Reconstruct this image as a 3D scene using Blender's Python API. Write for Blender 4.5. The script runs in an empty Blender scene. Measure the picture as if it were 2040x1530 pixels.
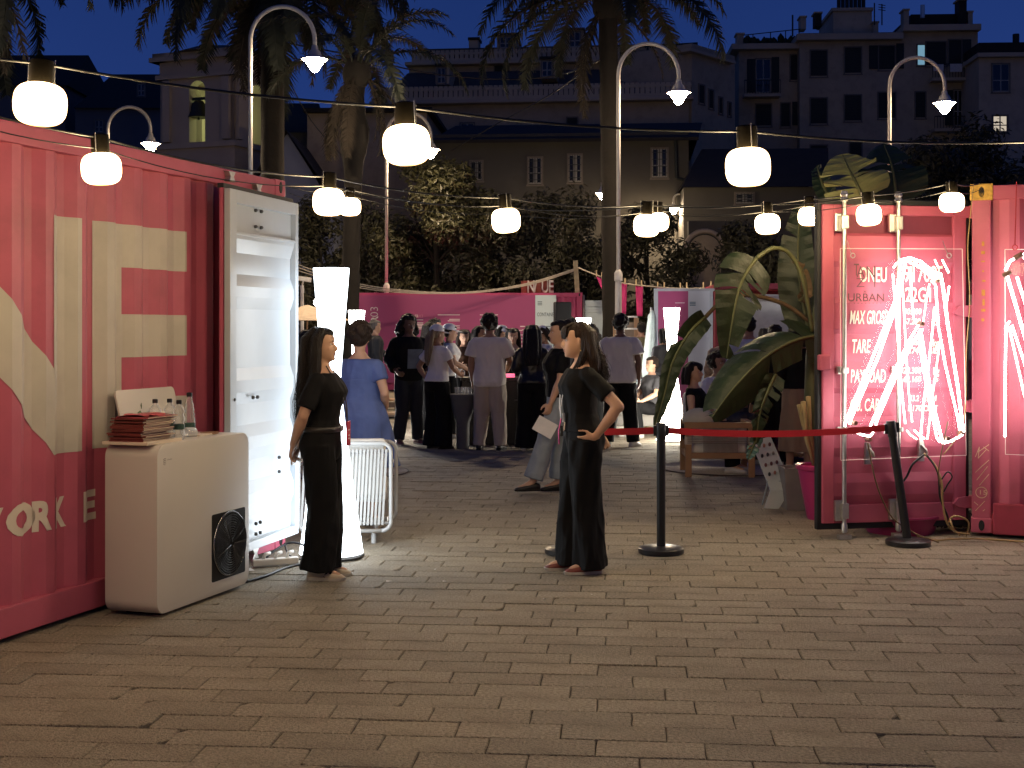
import bpy, bmesh, math, random
import numpy as np
from mathutils import Vector, Matrix, Euler

R = math.radians
PI = math.pi
sc = bpy.context.scene
col = sc.collection
rnd = random.Random(7)

# ------------------------------------------------------------------ camera, sky, exposure
F, HC, HY, CX = 2680.0, 1.62, 655.0, 1020.0      # survey constants of the photograph (focal length in pixels, eye height, horizon)
cam = bpy.data.cameras.new('camera')
camo = bpy.data.objects.new('camera', cam)
col.objects.link(camo)
camo.location = (0, 0, HC)
camo.rotation_euler = (R(90), 0, 0)
cam.sensor_width = 36
cam.lens = 36 * F / 2040
cam.shift_y = -110 / 2040
cam.clip_start = 0.05
cam.clip_end = 2000
sc.camera = camo

w = bpy.data.worlds.new('World')
sc.world = w
w.use_nodes = True
nt = w.node_tree
nt.nodes.clear()
tc = nt.nodes.new('ShaderNodeTexCoord')
sep = nt.nodes.new('ShaderNodeSeparateXYZ')
ramp = nt.nodes.new('ShaderNodeValToRGB')
bg = nt.nodes.new('ShaderNodeBackground')
wo = nt.nodes.new('ShaderNodeOutputWorld')
nt.links.new(tc.outputs['Generated'], sep.inputs[0])
nt.links.new(sep.outputs['Z'], ramp.inputs[0])
nz = nt.nodes.new('ShaderNodeTexNoise')
nz.inputs['Scale'].default_value = 2.2
nz.inputs['Detail'].default_value = 5
mxs = nt.nodes.new('ShaderNodeMix')
mxs.data_type = 'RGBA'
mxs.blend_type = 'MULTIPLY'
mxs.inputs['Factor'].default_value = 0.45
nt.links.new(tc.outputs['Generated'], nz.inputs['Vector'])
nt.links.new(ramp.outputs[0], mxs.inputs['A'])
nt.links.new(nz.outputs[0], mxs.inputs['B'])
nt.links.new(mxs.outputs['Result'], bg.inputs['Color'])
nt.links.new(bg.outputs[0], wo.inputs[0])
cr = ramp.color_ramp
cr.elements[0].position = 0.0
cr.elements[0].color = (0.026, 0.027, 0.045, 1)
cr.elements[1].position = 1.0
cr.elements[1].color = (0.004, 0.010, 0.042, 1)
e = cr.elements.new(0.14)
e.color = (0.010, 0.026, 0.115, 1)
e = cr.elements.new(0.30)
e.color = (0.006, 0.018, 0.085, 1)
bg.inputs['Strength'].default_value = 1.45
sc.view_settings.view_transform = 'Standard'
sc.view_settings.look = 'None'
sc.view_settings.exposure = 0.45
sc.view_settings.gamma = 1.0
sc.view_settings.use_curve_mapping = False
try:
    sc.cycles.use_denoising = True
    sc.cycles.denoiser = 'OPENIMAGEDENOISE'
    sc.cycles.max_bounces = 6
    sc.cycles.diffuse_bounces = 3
    sc.cycles.glossy_bounces = 3
    sc.cycles.transmission_bounces = 6
    sc.cycles.transparent_max_bounces = 8
    sc.cycles.sample_clamp_indirect = 4.0
    sc.cycles.caustics_reflective = False
    sc.cycles.caustics_refractive = False
except Exception:
    pass

WARM = (1.0, 0.66, 0.34)
COOL = (0.84, 0.93, 1.0)


def px(x, y, Y):
    """world point at depth Y behind photograph position x, y"""
    return Vector(((x - CX) / F * Y, Y, HC - (y - HY) / F * Y))


def gd(x, y):
    Y = F * HC / (y - HY)
    return Vector(((x - CX) / F * Y, Y, 0))


# ------------------------------------------------------------------ materials
MATS = {}


def M(name, c=(.5, .5, .5), rough=.6, metal=0.0, var=.15, scale=9.0, bump=0.0, bscale=60.0, spec=.4, stretch=None, dirt=0.0, rand=0.0, island=0.0, sheen=0.0):
    if name in MATS:
        return MATS[name]
    m = bpy.data.materials.new(name)
    m.use_nodes = True
    n = m.node_tree.nodes
    L = m.node_tree.links.new
    b = n['Principled BSDF']
    b.inputs['Roughness'].default_value = rough
    b.inputs['Metallic'].default_value = metal
    b.inputs['Specular IOR Level'].default_value = spec
    if sheen:
        b.inputs['Sheen Weight'].default_value = sheen
    tc = n.new('ShaderNodeTexCoord')
    mp = n.new('ShaderNodeMapping')
    L(tc.outputs['Object'], mp.inputs['Vector'])
    if stretch:
        mp.inputs['Scale'].default_value = stretch
    nz = n.new('ShaderNodeTexNoise')
    nz.inputs['Scale'].default_value = scale
    nz.inputs['Detail'].default_value = 4
    L(mp.outputs[0], nz.inputs['Vector'])
    mx = n.new('ShaderNodeMix')
    mx.data_type = 'RGBA'
    mx.inputs['A'].default_value = (*[max(0, v * (1 - 1.6 * var)) for v in c], 1)
    mx.inputs['B'].default_value = (*[min(1, v * (1 + 1.6 * var)) for v in c], 1)
    L(nz.outputs[0], mx.inputs['Factor'])
    out = mx.outputs['Result']
    if rand or island:
        if island:
            g = n.new('ShaderNodeNewGeometry')
            src = g.outputs['Random Per Island']
        else:
            g = n.new('ShaderNodeObjectInfo')
            src = g.outputs['Random']
        hs = n.new('ShaderNodeHueSaturation')
        ma = n.new('ShaderNodeMapRange')
        a = rand or island
        ma.inputs['To Min'].default_value = 1 - a
        ma.inputs['To Max'].default_value = 1 + a
        L(src, ma.inputs['Value'])
        L(ma.outputs[0], hs.inputs['Value'])
        L(out, hs.inputs['Color'])
        out = hs.outputs['Color']
    if dirt:
        nd = n.new('ShaderNodeTexNoise')
        nd.inputs['Scale'].default_value = 1.7
        nd.inputs['Detail'].default_value = 8
        nd.inputs['Roughness'].default_value = .7
        L(tc.outputs['Object'], nd.inputs['Vector'])
        rp = n.new('ShaderNodeMapRange')
        rp.inputs['From Min'].default_value = .48
        rp.inputs['From Max'].default_value = .72
        rp.inputs['To Max'].default_value = dirt
        L(nd.outputs[0], rp.inputs['Value'])
        m2 = n.new('ShaderNodeMix')
        m2.data_type = 'RGBA'
        m2.inputs['B'].default_value = (.045, .035, .025, 1)
        L(rp.outputs[0], m2.inputs['Factor'])
        L(out, m2.inputs['A'])
        out = m2.outputs['Result']
    L(out, b.inputs['Base Color'])
    if bump:
        nb = n.new('ShaderNodeTexNoise')
        nb.inputs['Scale'].default_value = bscale
        nb.inputs['Detail'].default_value = 5
        L(mp.outputs[0], nb.inputs['Vector'])
        bp = n.new('ShaderNodeBump')
        bp.inputs['Strength'].default_value = bump
        bp.inputs['Distance'].default_value = .02
        L(nb.outputs[0], bp.inputs['Height'])
        L(bp.outputs[0], b.inputs['Normal'])
    MATS[name] = m
    return m


def EM(name, c, s):
    if name in MATS:
        return MATS[name]
    m = bpy.data.materials.new(name)
    m.use_nodes = True
    n = m.node_tree.nodes
    b = n['Principled BSDF']
    b.inputs['Base Color'].default_value = (.8, .8, .8, 1)
    b.inputs['Emission Color'].default_value = (*c, 1)
    b.inputs['Emission Strength'].default_value = s
    MATS[name] = m
    return m


def GL(name, c=(1, 1, 1), rough=.02, ior=1.3, thin=False):
    if name in MATS:
        return MATS[name]
    m = bpy.data.materials.new(name)
    m.use_nodes = True
    n = m.node_tree.nodes
    L = m.node_tree.links.new
    if thin:
        n.clear()
        o = n.new('ShaderNodeOutputMaterial')
        t = n.new('ShaderNodeBsdfTransparent')
        g = n.new('ShaderNodeBsdfGlossy')
        g.inputs['Roughness'].default_value = rough
        t.inputs['Color'].default_value = (*c, 1)
        fr = n.new('ShaderNodeFresnel')
        fr.inputs['IOR'].default_value = ior
        mx = n.new('ShaderNodeMixShader')
        L(fr.outputs[0], mx.inputs[0])
        L(t.outputs[0], mx.inputs[1])
        L(g.outputs[0], mx.inputs[2])
        L(mx.outputs[0], o.inputs[0])
    else:
        b = n['Principled BSDF']
        b.inputs['Base Color'].default_value = (*c, 1)
        b.inputs['Roughness'].default_value = rough
        b.inputs['IOR'].default_value = ior
        b.inputs['Transmission Weight'].default_value = 1
    MATS[name] = m
    return m


# ------------------------------------------------------------------ mesh builder
class MB:
    def __init__(s):
        s.v = []
        s.f = []
        s.m = []
        s.mi = 0

    def add(s, vs, fs, X=None):
        o = len(s.v)
        if X is not None:
            vs = [X @ Vector(p) for p in vs]
        s.v.extend([tuple(p) for p in vs])
        for f in fs:
            s.f.append([i + o for i in f])
            s.m.append(s.mi)
        return s

    def box(s, c, d, rz=0.0, X=None, rx=0.0, ry=0.0):
        x, y, z = d[0] / 2, d[1] / 2, d[2] / 2
        vs = [(-x, -y, -z), (x, -y, -z), (x, y, -z), (-x, y, -z), (-x, -y, z), (x, -y, z), (x, y, z), (-x, y, z)]
        T = Matrix.Translation(c) @ Euler((rx, ry, rz)).to_matrix().to_4x4()
        if X is not None:
            T = X @ T
        return s.add(vs, [(3, 2, 1, 0), (4, 5, 6, 7), (0, 1, 5, 4), (1, 2, 6, 5), (2, 3, 7, 6), (3, 0, 4, 7)], T)

    def bx(s, x0, x1, y0, y1, z0, z1, X=None):
        return s.box(((x0 + x1) / 2, (y0 + y1) / 2, (z0 + z1) / 2), (x1 - x0, y1 - y0, z1 - z0), X=X)

    def rings(s, rs, caps=True, closed=True, X=None):
        n = len(rs[0])
        vs = [p for r in rs for p in r]
        fs = []
        for i in range(len(rs) - 1):
            for j in range(n if closed else n - 1):
                k = (j + 1) % n
                fs.append((i * n + j, i * n + k, (i + 1) * n + k, (i + 1) * n + j))
        if caps and closed:
            fs.append(tuple(range(n - 1, -1, -1)))
            fs.append(tuple(range((len(rs) - 1) * n, len(rs) * n)))
        return s.add(vs, fs, X)

    def tube(s, pts, r, n=8, caps=True, flat=1.0, mod=None, up=None, X=None):
        pts = [Vector(p) for p in pts]
        m = len(pts)
        if not hasattr(r, '__len__'):
            r = [r] * m
        t0 = (pts[1] - pts[0]).normalized()
        a = Vector(up) if up else (Vector((1, 0, 0)) if abs(t0.x) < .8 else Vector((0, 1, 0)))
        u = (a - t0 * a.dot(t0)).normalized()
        rs = []
        for i, p in enumerate(pts):
            t = ((pts[min(i + 1, m - 1)] - pts[max(i - 1, 0)])).normalized()
            u = (u - t * u.dot(t))
            u = u.normalized() if u.length > 1e-6 else t.orthogonal().normalized()
            v = t.cross(u)
            ring = []
            for j in range(n):
                A = 2 * PI * j / n
                k = r[i] * (mod(A, i / (m - 1)) if mod else 1)
                ring.append(p + u * math.cos(A) * k + v * math.sin(A) * k * flat)
            rs.append(ring)
        return s.rings(rs, caps, X=X)

    def lathe(s, prof, n=16, X=None, caps=True):
        rs = [[(r * math.cos(2 * PI * j / n), r * math.sin(2 * PI * j / n), z) for j in range(n)] for r, z in prof]
        return s.rings(rs, caps, X=X)

    def ell(s, c, r, nu=12, nv=8, X=None):
        rs = []
        for i in range(nv + 1):
            t = -PI / 2 + PI * (i + .02) / (nv + .04)
            rs.append([(c[0] + r[0] * math.cos(t) * math.cos(2 * PI * j / nu), c[1] + r[1] * math.cos(t) * math.sin(2 * PI * j / nu), c[2] + r[2] * math.sin(t)) for j in range(nu)])
        return s.rings(rs, True, X=X)

    def prism(s, poly, z0, z1, X=None):
        n = len(poly)
        a = sum(poly[i][0] * poly[(i + 1) % n][1] - poly[(i + 1) % n][0] * poly[i][1] for i in range(n))
        if a < 0:
            poly = poly[::-1]
        vs = [(x, y, z0) for x, y in poly] + [(x, y, z1) for x, y in poly]
        fs = [tuple(range(n - 1, -1, -1)), tuple(range(n, 2 * n))] + [(i, (i + 1) % n, n + (i + 1) % n, n + i) for i in range(n)]
        return s.add(vs, fs, X)

    def mesh(s, name, smooth=False, bevel=0, seg=2):
        me = bpy.data.meshes.new(name)
        me.from_pydata(s.v, [], s.f)
        if len(set(s.m)) > 1:
            me.polygons.foreach_set('material_index', s.m)
        if bevel:
            bm = bmesh.new()
            bm.from_mesh(me)
            es = [e for e in bm.edges if len(e.link_faces) == 2 and e.calc_face_angle(0) > .6]
            bmesh.ops.bevel(bm, geom=es, offset=bevel, segments=seg, affect='EDGES', profile=.6)
            bm.to_mesh(me)
            bm.free()
        if smooth:
            me.polygons.foreach_set('use_smooth', [True] * len(me.polygons))
            if smooth is not True:
                me.set_sharp_from_angle(angle=R(smooth))
        me.update()
        return me

    def build(s, name, mat, parent=None, smooth=False, bevel=0, seg=2, kind=None):
        me = s.mesh(name, smooth, bevel, seg)
        return put(name, me, mat, parent, kind)


def put(name, me, mat, parent=None, kind=None, loc=None):
    o = bpy.data.objects.new(name, me)
    col.objects.link(o)
    if mat is not None and len(me.materials) == 0:
        for q in (mat if isinstance(mat, (list, tuple)) else [mat]):
            me.materials.append(q)
    if parent is not None:
        o.parent = parent
    if kind:
        o['kind'] = kind
    if loc is not None:
        o.location = loc
    return o


def tag(o, label, cat, group=None, kind=None):
    o['label'] = label
    o['category'] = cat
    if group:
        o['group'] = group
    if kind:
        o['kind'] = kind
    return o


def thing(name, label, cat, loc=(0, 0, 0), rz=0.0, group=None):
    o = bpy.data.objects.new(name, None)
    col.objects.link(o)
    o.empty_display_size = .1
    o.location = loc
    o.rotation_euler = (0, 0, rz)
    return tag(o, label, cat, group)


def copy_tree(o, parent=None):
    c = o.copy()
    col.objects.link(c)
    if parent is not None:
        c.parent = parent
    for ch in o.children:
        copy_tree(ch, c)
    return c


def frame(loc, rz):
    return Matrix.Translation(loc) @ Matrix.Rotation(rz, 4, 'Z')


def onplane(loc, rz, x, y, off=0.0):
    """local (x, z) on the vertical front plane (local y = off) of a frame at loc / rz seen at photograph position x, y"""
    d = Vector(((x - CX) / F, 1, -(y - HY) / F))
    ux = Vector((math.cos(rz), math.sin(rz), 0))
    n = Vector((-math.sin(rz), math.cos(rz), 0))
    c = Vector((0, 0, HC))
    P = Vector(loc) + n * off
    t = (P - c).dot(n) / d.dot(n)
    q = c + d * t - Vector(loc)
    return q.dot(ux), q.z


def textmesh(txt, size, bold=0.0, shear=0.0, align='LEFT', space=1.0, depth=0.0, res=3):
    cu = bpy.data.curves.new('lettering', 'FONT')
    cu.body = txt
    cu.size = size
    cu.offset = bold * size
    cu.shear = shear
    cu.align_x = align
    cu.space_character = space
    cu.extrude = depth
    cu.resolution_u = res
    o = bpy.data.objects.new('lettering', cu)
    col.objects.link(o)
    dg = bpy.context.evaluated_depsgraph_get()
    me = bpy.data.meshes.new_from_object(o.evaluated_get(dg))
    bpy.data.objects.remove(o)
    bpy.data.curves.remove(cu)
    me.materials.clear()
    return me


def letter(txt, h, loc, mat, parent, wid=None, name='lettering', rz=0.0, bold=0.0, shear=0.0, align='LEFT', flip=False, roll=0.0, depth=0.001):
    """flat lettering standing upright in the parent's local xz plane, facing local -y; h = cap height, wid = width to squeeze it to"""
    me = textmesh(txt, h / .72, bold, shear, align, depth=depth)
    xs = [v.co.x for v in me.vertices] or [0, 1]
    sx = 1.0 if wid is None else wid / max(1e-6, max(xs) - min(xs))
    o = put(name, me, mat, parent)
    o.location = loc
    o.rotation_euler = (R(90), roll, rz)
    o.scale = (sx, 1, 1)
    return o


GARM = {'shirt', 'trousers', 'jacket', 'hoodie', 'track_trousers', 'jeans', 'dress', 'dress_top', 'skirt'}
PENDING = []      # meshes waiting to be fused into one continuous surface


def fuse(o, vox, smooth=3):
    m = o.modifiers.new('r', 'REMESH')
    m.mode = 'VOXEL'
    m.voxel_size = vox
    m.use_smooth_shade = True
    if smooth:
        k = o.modifiers.new('s', 'SMOOTH')
        k.factor = .5
        k.iterations = smooth
    PENDING.append(o)
    return o


def wrinkle(me, amp, f):
    from mathutils import noise
    n = len(me.vertices)
    nv = [v.normal.copy() for v in me.vertices]
    out = np.empty(n * 3, dtype=np.float32)
    me.vertices.foreach_get('co', out)
    co = out.reshape(-1, 3)
    for i in range(n):
        x, y, z = float(co[i, 0]), float(co[i, 1]), float(co[i, 2])
        a = noise.noise((x * f, y * f, z * f * .55 + x * 2))
        c = 1 - 2 * abs(noise.noise((x * f * 2.1 + 7, y * f * 2.1, z * f * .9 - x * 4)))
        d = amp * (a * 1.1 + (c - .5) * .8)
        q = nv[i]
        co[i, 0] += q.x * d
        co[i, 1] += q.y * d
        co[i, 2] += q.z * d * .4
    me.vertices.foreach_set('co', co.ravel())
    me.update()


def flush():
    dg = bpy.context.evaluated_depsgraph_get()
    new = []
    for o in PENDING:
        new.append((o, bpy.data.meshes.new_from_object(o.evaluated_get(dg))))
    for o, me in new:
        mats = [s for s in o.data.materials]
        o.modifiers.clear()
        o.data = me
        if o.name.split('.')[0] in GARM:
            wrinkle(me, .0075, 7.0)
        if len(me.materials) == 0:
            for q in mats:
                me.materials.append(q)
    PENDING.clear()
# ------------------------------------------------------------------ palette
PINK = M('container_paint', (.46, .096, .150), .48, var=.10, scale=4, dirt=.24, bump=.16, bscale=4)
PINKD = M('container_steel_dark', (.36, .045, .075), .5, var=.1, dirt=.35)
CREAM = M('painted_lettering', (.50, .46, .395), .5, var=.10, scale=4, dirt=.15)
LETC = M('small_cream_lettering', (.68, .60, .50), .5, var=.06)
LETW = M('white_lettering', (.8, .74, .62), .5, var=.03)
WHITE = M('white_steel', (.42, .45, .48), .35, var=.03, dirt=.03)
BLACK = M('black_rubber', (.015, .015, .016), .55)
STEEL = M('galvanised_steel', (.55, .54, .5), .35, metal=.9, var=.15, scale=20)
DSTEEL = M('dark_fitting', (.10, .10, .10), .4, metal=.6)
STONE = M('paving_stone', (.315, .272, .205), .82, var=.46, scale=60, bump=1.1, bscale=120, rand=.115, dirt=.42)
STONEF = M('paving_stone_field', (.315, .272, .205), .82, var=.46, scale=60, bump=1.0, bscale=120, island=.115, dirt=.42)

# ------------------------------------------------------------------ ground
PRZ = R(-5.2)
gm = bpy.data.materials.new('ground_joint')
gm.use_nodes = True
n = gm.node_tree.nodes
L = gm.node_tree.links.new
tcg = n.new('ShaderNodeTexCoord')
mpg = n.new('ShaderNodeMapping')
mpg.inputs['Rotation'].default_value = (0, 0, -PRZ)
brk = n.new('ShaderNodeTexBrick')
brk.offset = .35
brk.inputs['Scale'].default_value = 1
brk.inputs['Brick Width'].default_value = .42
brk.inputs['Row Height'].default_value = .2
brk.inputs['Mortar Size'].default_value = .006
brk.inputs['Color1'].default_value = (.22, .195, .145, 1)
brk.inputs['Color2'].default_value = (.30, .26, .20, 1)
brk.inputs['Mortar'].default_value = (.04, .034, .028, 1)
L(tcg.outputs['Object'], mpg.inputs['Vector'])
L(mpg.outputs[0], brk.inputs['Vector'])
L(brk.outputs[0], n['Principled BSDF'].inputs['Base Color'])
n['Principled BSDF'].inputs['Roughness'].default_value = .85
b = MB()
b.add([(-200, -60, -.012), (200, -60, -.012), (200, 290, -.012), (-200, 290, -.012)], [(0, 1, 2, 3)])
ground = b.build('ground', gm, kind='structure')
JOINT = M('joint_soil', (.045, .038, .03), .95, bump=.3)
b = MB()
b.add([(-9, 2, -.008), (9, 2, -.008), (13, 26, -.008), (-13, 26, -.008)], [(0, 1, 2, 3)])
b.build('joint_bed', JOINT, ground)


def paver_poly(l, w_, chip, r):
    hl, hw = l / 2 - .0024, w_ / 2 - .0021
    base = []
    cs = [(-hl, -hw), (hl, -hw), (hl, hw), (-hl, hw)]
    for i in range(4):
        (ax, ay), (bx_, by) = cs[i], cs[(i + 1) % 4]
        seg = 5 if i % 2 == 0 else 3
        for k in range(seg):
            t = k / seg
            jx, jy = r.uniform(-.0018, .0018), r.uniform(-.0018, .0018)
            if k == 0 and i == chip:
                c1, c2 = r.uniform(.02, .08), r.uniform(.012, .035)
                (pxx, pyy) = cs[i - 1]
                dprev = Vector((pxx - ax, pyy - ay)).normalized()
                dnext = Vector((bx_ - ax, by - ay)).normalized()
                q1 = Vector((ax, ay)) + dprev * c2
                q2 = Vector((ax, ay)) + dnext * c1
                base.append((q1.x, q1.y))
                base.append(((q1.x + q2.x) / 2 + (ax - (q1.x + q2.x) / 2) * r.uniform(-.2, .3), (q1.y + q2.y) / 2))
                base.append((q2.x, q2.y))
            else:
                base.append((ax + (bx_ - ax) * t + jx, ay + (by - ay) * t + jy))
    return base


def add_paver(b, l, w_, chip, r, X=None):
    p = paver_poly(l, w_, chip, r)
    ins = [(x * (1 - .004 / (l / 2)), y * (1 - .0035 / (w_ / 2))) for x, y in p]
    b.rings([[(x, y, -.03) for x, y in p], [(x, y, -.0045) for x, y in p], [(x, y, 0) for x, y in ins]], X=X)


r5 = random.Random(5)
variants = []
for k in range(14):
    b = MB()
    add_paver(b, .42, .20, (k - 10) if k >= 10 else -1, r5)
    me = b.mesh('paver')
    me.materials.append(STONE)
    variants.append(me)
PX = Vector((math.cos(PRZ), math.sin(PRZ), 0))
PY = Vector((-math.sin(PRZ), math.cos(PRZ), 0))
cells = []
for row in range(4, 130):
    o = (-.34 * row + r5.uniform(-.05, .05)) * .42
    for k in range(-32, 33):
        c = PX * (o % .42 + k * .42) + PY * (row * .2)
        if c.y < 4.3 or c.y > 24 or abs(c.x) > .40 * c.y + .9:
            continue
        seen = c.y > 4.95 and abs(c.x) < .388 * c.y + .12
        wall = c.x < -2.615 + .321 * (c.y - 6.87) - .1 and c.y < 10
        cells.append(((0 if seen and not wall else 1), c.y, c))
cells.sort(key=lambda t: (t[0], t[1]))
field = MB()
for i, (s_, y_, c) in enumerate(cells):
    dz = r5.gauss(0, .0016)
    if i < 300:
        v = r5.randrange(10) if r5.random() < .78 else 10 + r5.randrange(4)
        o = put('paver', variants[v], None, ground)
        o.location = (c.x, c.y, dz)
        o.rotation_euler = (r5.gauss(0, .0035), r5.gauss(0, .002), PRZ + r5.gauss(0, .004) + (PI if r5.random() < .5 and v < 10 else 0))
    else:
        X = Matrix.Translation((c.x, c.y, dz)) @ Euler((r5.gauss(0, .0035), r5.gauss(0, .002), PRZ + r5.gauss(0, .004))).to_matrix().to_4x4()
        if y_ < 13:
            add_paver(field, .42, .2, r5.randrange(4) if r5.random() < .1 else -1, r5, X)
        else:
            field.bx(-.2065, .2065, -.097, .097, -.02, 0, X=X)
field.build('paver_field', STONEF, ground, kind='stuff')
# a few scraps on the paving
PAPER = M('paper', (.75, .72, .68), .8)
for i, (x, y, sz) in enumerate([(886, 1160, .014), (866, 1136, .012), (1085, 1195, .012), (1180, 1186, .012), (497, 1137, .05), (775, 1160, .02)]):
    p = gd(x, y)
    b = MB()
    b.add([(-sz, -sz * .5, .003), (sz, -sz * .6, .008), (sz * .8, sz * .5, .004), (-sz * .9, sz * .4, .010)], [(0, 1, 2, 3)])
    o = b.build('paper_scrap', PAPER)
    o.location = (p.x, p.y, .002)
    o.rotation_euler = (0, 0, i * 1.3)
    tag(o, ['small white paper scrap on the paving midway between the two women', 'tiny pale scrap on the lit paving near the tall white lamp foot', 'white flake on the brown paving in front of the woman with the lanyard', 'white crumb on the paving just below the red shoe', 'white paper scrap beside the white machine and black cable', 'tiny pale flake right of the cream sneaker'][i], 'paper scrap')

# ------------------------------------------------------------------ shipping containers
PER = .278
BRK = [0, .075, .142, .205]


def prof(s):
    t = (s % PER)
    if t < BRK[1]:
        return 0.0
    if t < BRK[2]:
        return .036 * (t - BRK[1]) / (BRK[2] - BRK[1])
    if t < BRK[3]:
        return .036
    return .036 * (1 - (t - BRK[3]) / (PER - BRK[3]))


def container(label, loc, rz, Lc=6.06, W=2.44, H=2.62, paint=None, front=True, group='pink shipping containers', zb=.03, dark=None):
    paint = paint or PINK
    t = thing('shipping_container', label, 'shipping container', loc, rz, group)
    if front:
        xs = [.12]
        k = 0
        while True:
            done = False
            for q in BRK:
                s = k * PER + q
                if s >= Lc - .12:
                    done = True
                    break
                if s > .125:
                    xs.append(s)
            if done:
                break
            k += 1
        xs.append(Lc - .12)
        b = MB()
        z0, z1 = zb + .15, H - .11
        vs, fs = [], []
        for x in xs:
            y = .022 + prof(x)
            vs += [(x, y, z0), (x, y, z1)]
        for i in range(len(xs) - 1):
            fs.append((2 * i, 2 * i + 2, 2 * i + 3, 2 * i + 1))
        b.add(vs, fs)
        b.build('side_wall', paint, t)
    b = MB()
    b.bx(.05, Lc - .05, W - .09, W - .05, zb + .12, H - .08)
    b.build('rear_wall', paint, t)
    for x in (.06, Lc - .06):
        if front or x > 1:
            b = MB()
            b.bx(x - .02, x + .02, .12, W - .12, zb + .14, H - .1)
            b.build('end_wall', paint, t)
    b = MB()
    b.bx(.08, Lc - .08, .08, W - .08, H - .06, H - .035)
    k = 0
    while .3 + k * .21 < Lc - .3:
        x = .3 + k * .21
        b.prism([(x - .07, H - .036), (x - .04, H - .012), (x + .04, H - .012), (x + .07, H - .036)], -(W - .2), -.16, X=Matrix.Rotation(R(90), 4, 'X'))
        k += 1
    b.build('roof', paint, t)
    b = MB()
    b.bx(.08, Lc - .08, .06, W - .06, zb + .08, zb + .12)
    b.build('floor', PINKD, t)
    for y in (.0, W - .07):
        b = MB()
        b.bx(.15, Lc - .15, y + .002, y + .068, H - .115, H - .005)
        b.build('top_rail', paint, t, bevel=.008)
        b = MB()
        b.bx(.15, Lc - .15, y + .003, y + .067, zb + .0, zb + .155)
        b.build('bottom_rail', dark or paint, t, bevel=.006)
    for x in (.0, Lc - .15):
        for z in (zb, H - .115):
            b = MB()
            b.bx(x + .02, x + .13, .15, W - .15, z + .003, z + .11)
            b.build('end_beam', paint, t, bevel=.006)
        for y in (0, W - .13):
            b = MB()
            b.bx(x + .004, x + .146, y + .004, y + .126, zb + .11, H - .11)
            post = b.build('corner_post', paint, t, bevel=.012)
            for z in (zb, H - .115):
                b = MB()
                b.bx(x - .004, x + .154, y - .004, y + .134, z, z + .118)
                cst = b.build('corner_casting', paint, post, bevel=.012)
                b = MB()
                for sgn, ry in ((-1, 0),):
                    b.prism([(.022 * math.cos(a), .042 * math.sin(a)) for a in np.linspace(0, 2 * PI, 14)[:-1]], -.001, .004, X=Matrix.Translation((x + .075, y - .005, z + .06)) @ Matrix.Rotation(R(90), 4, 'X'))
                b.prism([(.042 * math.cos(a), .022 * math.sin(a)) for a in np.linspace(0, 2 * PI, 14)[:-1]], -.001, .004, X=Matrix.Translation((x + (.154 if x > 1 else -.004), y + .065, z + .06)) @ Matrix.Rotation(R(90) if x > 1 else R(-90), 4, 'Y'))
                b.build('casting_hole_disc', BLACK, post, kind='stuff')  # raised black discs stand in for the shaded holes
    return t


def conform(bm_mesh, name, s0, s1, mat, parent, flatoff=.0):
    """cut a flat lettering mesh at the corrugation folds and lay it on the ribs"""
    bm = bmesh.new()
    bm.from_mesh(bm_mesh)
    k = int(s0 / PER) - 1
    while k * PER < s1 + PER:
        for q in BRK:
            g = bm.verts[:] + bm.edges[:] + bm.faces[:]
            bmesh.ops.bisect_plane(bm, geom=g, plane_co=(k * PER + q, 0, 0), plane_no=(1, 0, 0), dist=1e-5)
        k += 1
    for v in bm.verts:
        v.co.y = .022 + prof(v.co.x) - .0035
    bmesh.ops.triangulate(bm, faces=bm.faces[:])
    for f in bm.faces:
        f.normal_update()
        if f.normal.y > 0:
            f.normal_flip()
    me = bpy.data.meshes.new(name)
    bm.to_mesh(me)
    bm.free()
    return put(name, me, mat, parent)


# left container with the big lettering
LD = Vector((.3056, .9522, 0))
LRZ = math.atan2(LD.y, LD.x)
LEND = Vector((-1.661, 9.843, 0))
LLOC = LEND - LD * 6.06
left = container('large pink container on the left with huge cream letters and a white open door', LLOC, LRZ, H=2.70)


def wl(x, y):
    return onplane(LLOC, LRZ, x, y, .03)


def flatpoly(polys):
    b = MB()
    for p in polys:
        b.add([(x, 0, z) for x, z in p], [tuple(range(len(p)))])
    return b.mesh('letter')


# letter N : stems and diagonal given by their places on the wall
sA, zT = wl(104, 428)
sB, _ = wl(160, 433)
_, zB = wl(163, 898)
sw = sB - sA
wN = sw * 5.1
sL = sB - wN
conform(flatpoly([[(sA, zB), (sB, zB), (sB, zT), (sA, zT)],
                  [(sL, zB), (sL + sw, zB), (sL + sw, zT), (sL, zT)],
                  [(sL + sw, zT), (sL + sw, zT - (zT - zB) * .36), (sA, zB), (sA, zB + (zT - zB) * .36)]]), 'letter', sL, sB, CREAM, left)['label'] = 'huge cream letter N'
eA, _ = wl(191, 440)
eS, _ = wl(249, 452)
eB, _ = wl(369, 464)
hN = zT - zB
conform(flatpoly([[(eA, zB), (eS, zB), (eS, zT), (eA, zT)],
                  [(eS, wl(310, 537)[1]), (eB, wl(310, 537)[1]), (eB, zT), (eS, zT)],
                  [(eS, wl(310, 710)[1]), (eB, wl(310, 710)[1]), (eB, wl(310, 627)[1]), (eS, wl(310, 627)[1])],
                  [(eS, zB), (eB, zB), (eB, zB + hN * .2), (eS, zB + hN * .2)]]), 'letter', eA, eB, CREAM, left)['label'] = 'huge cream letter E'
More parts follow.
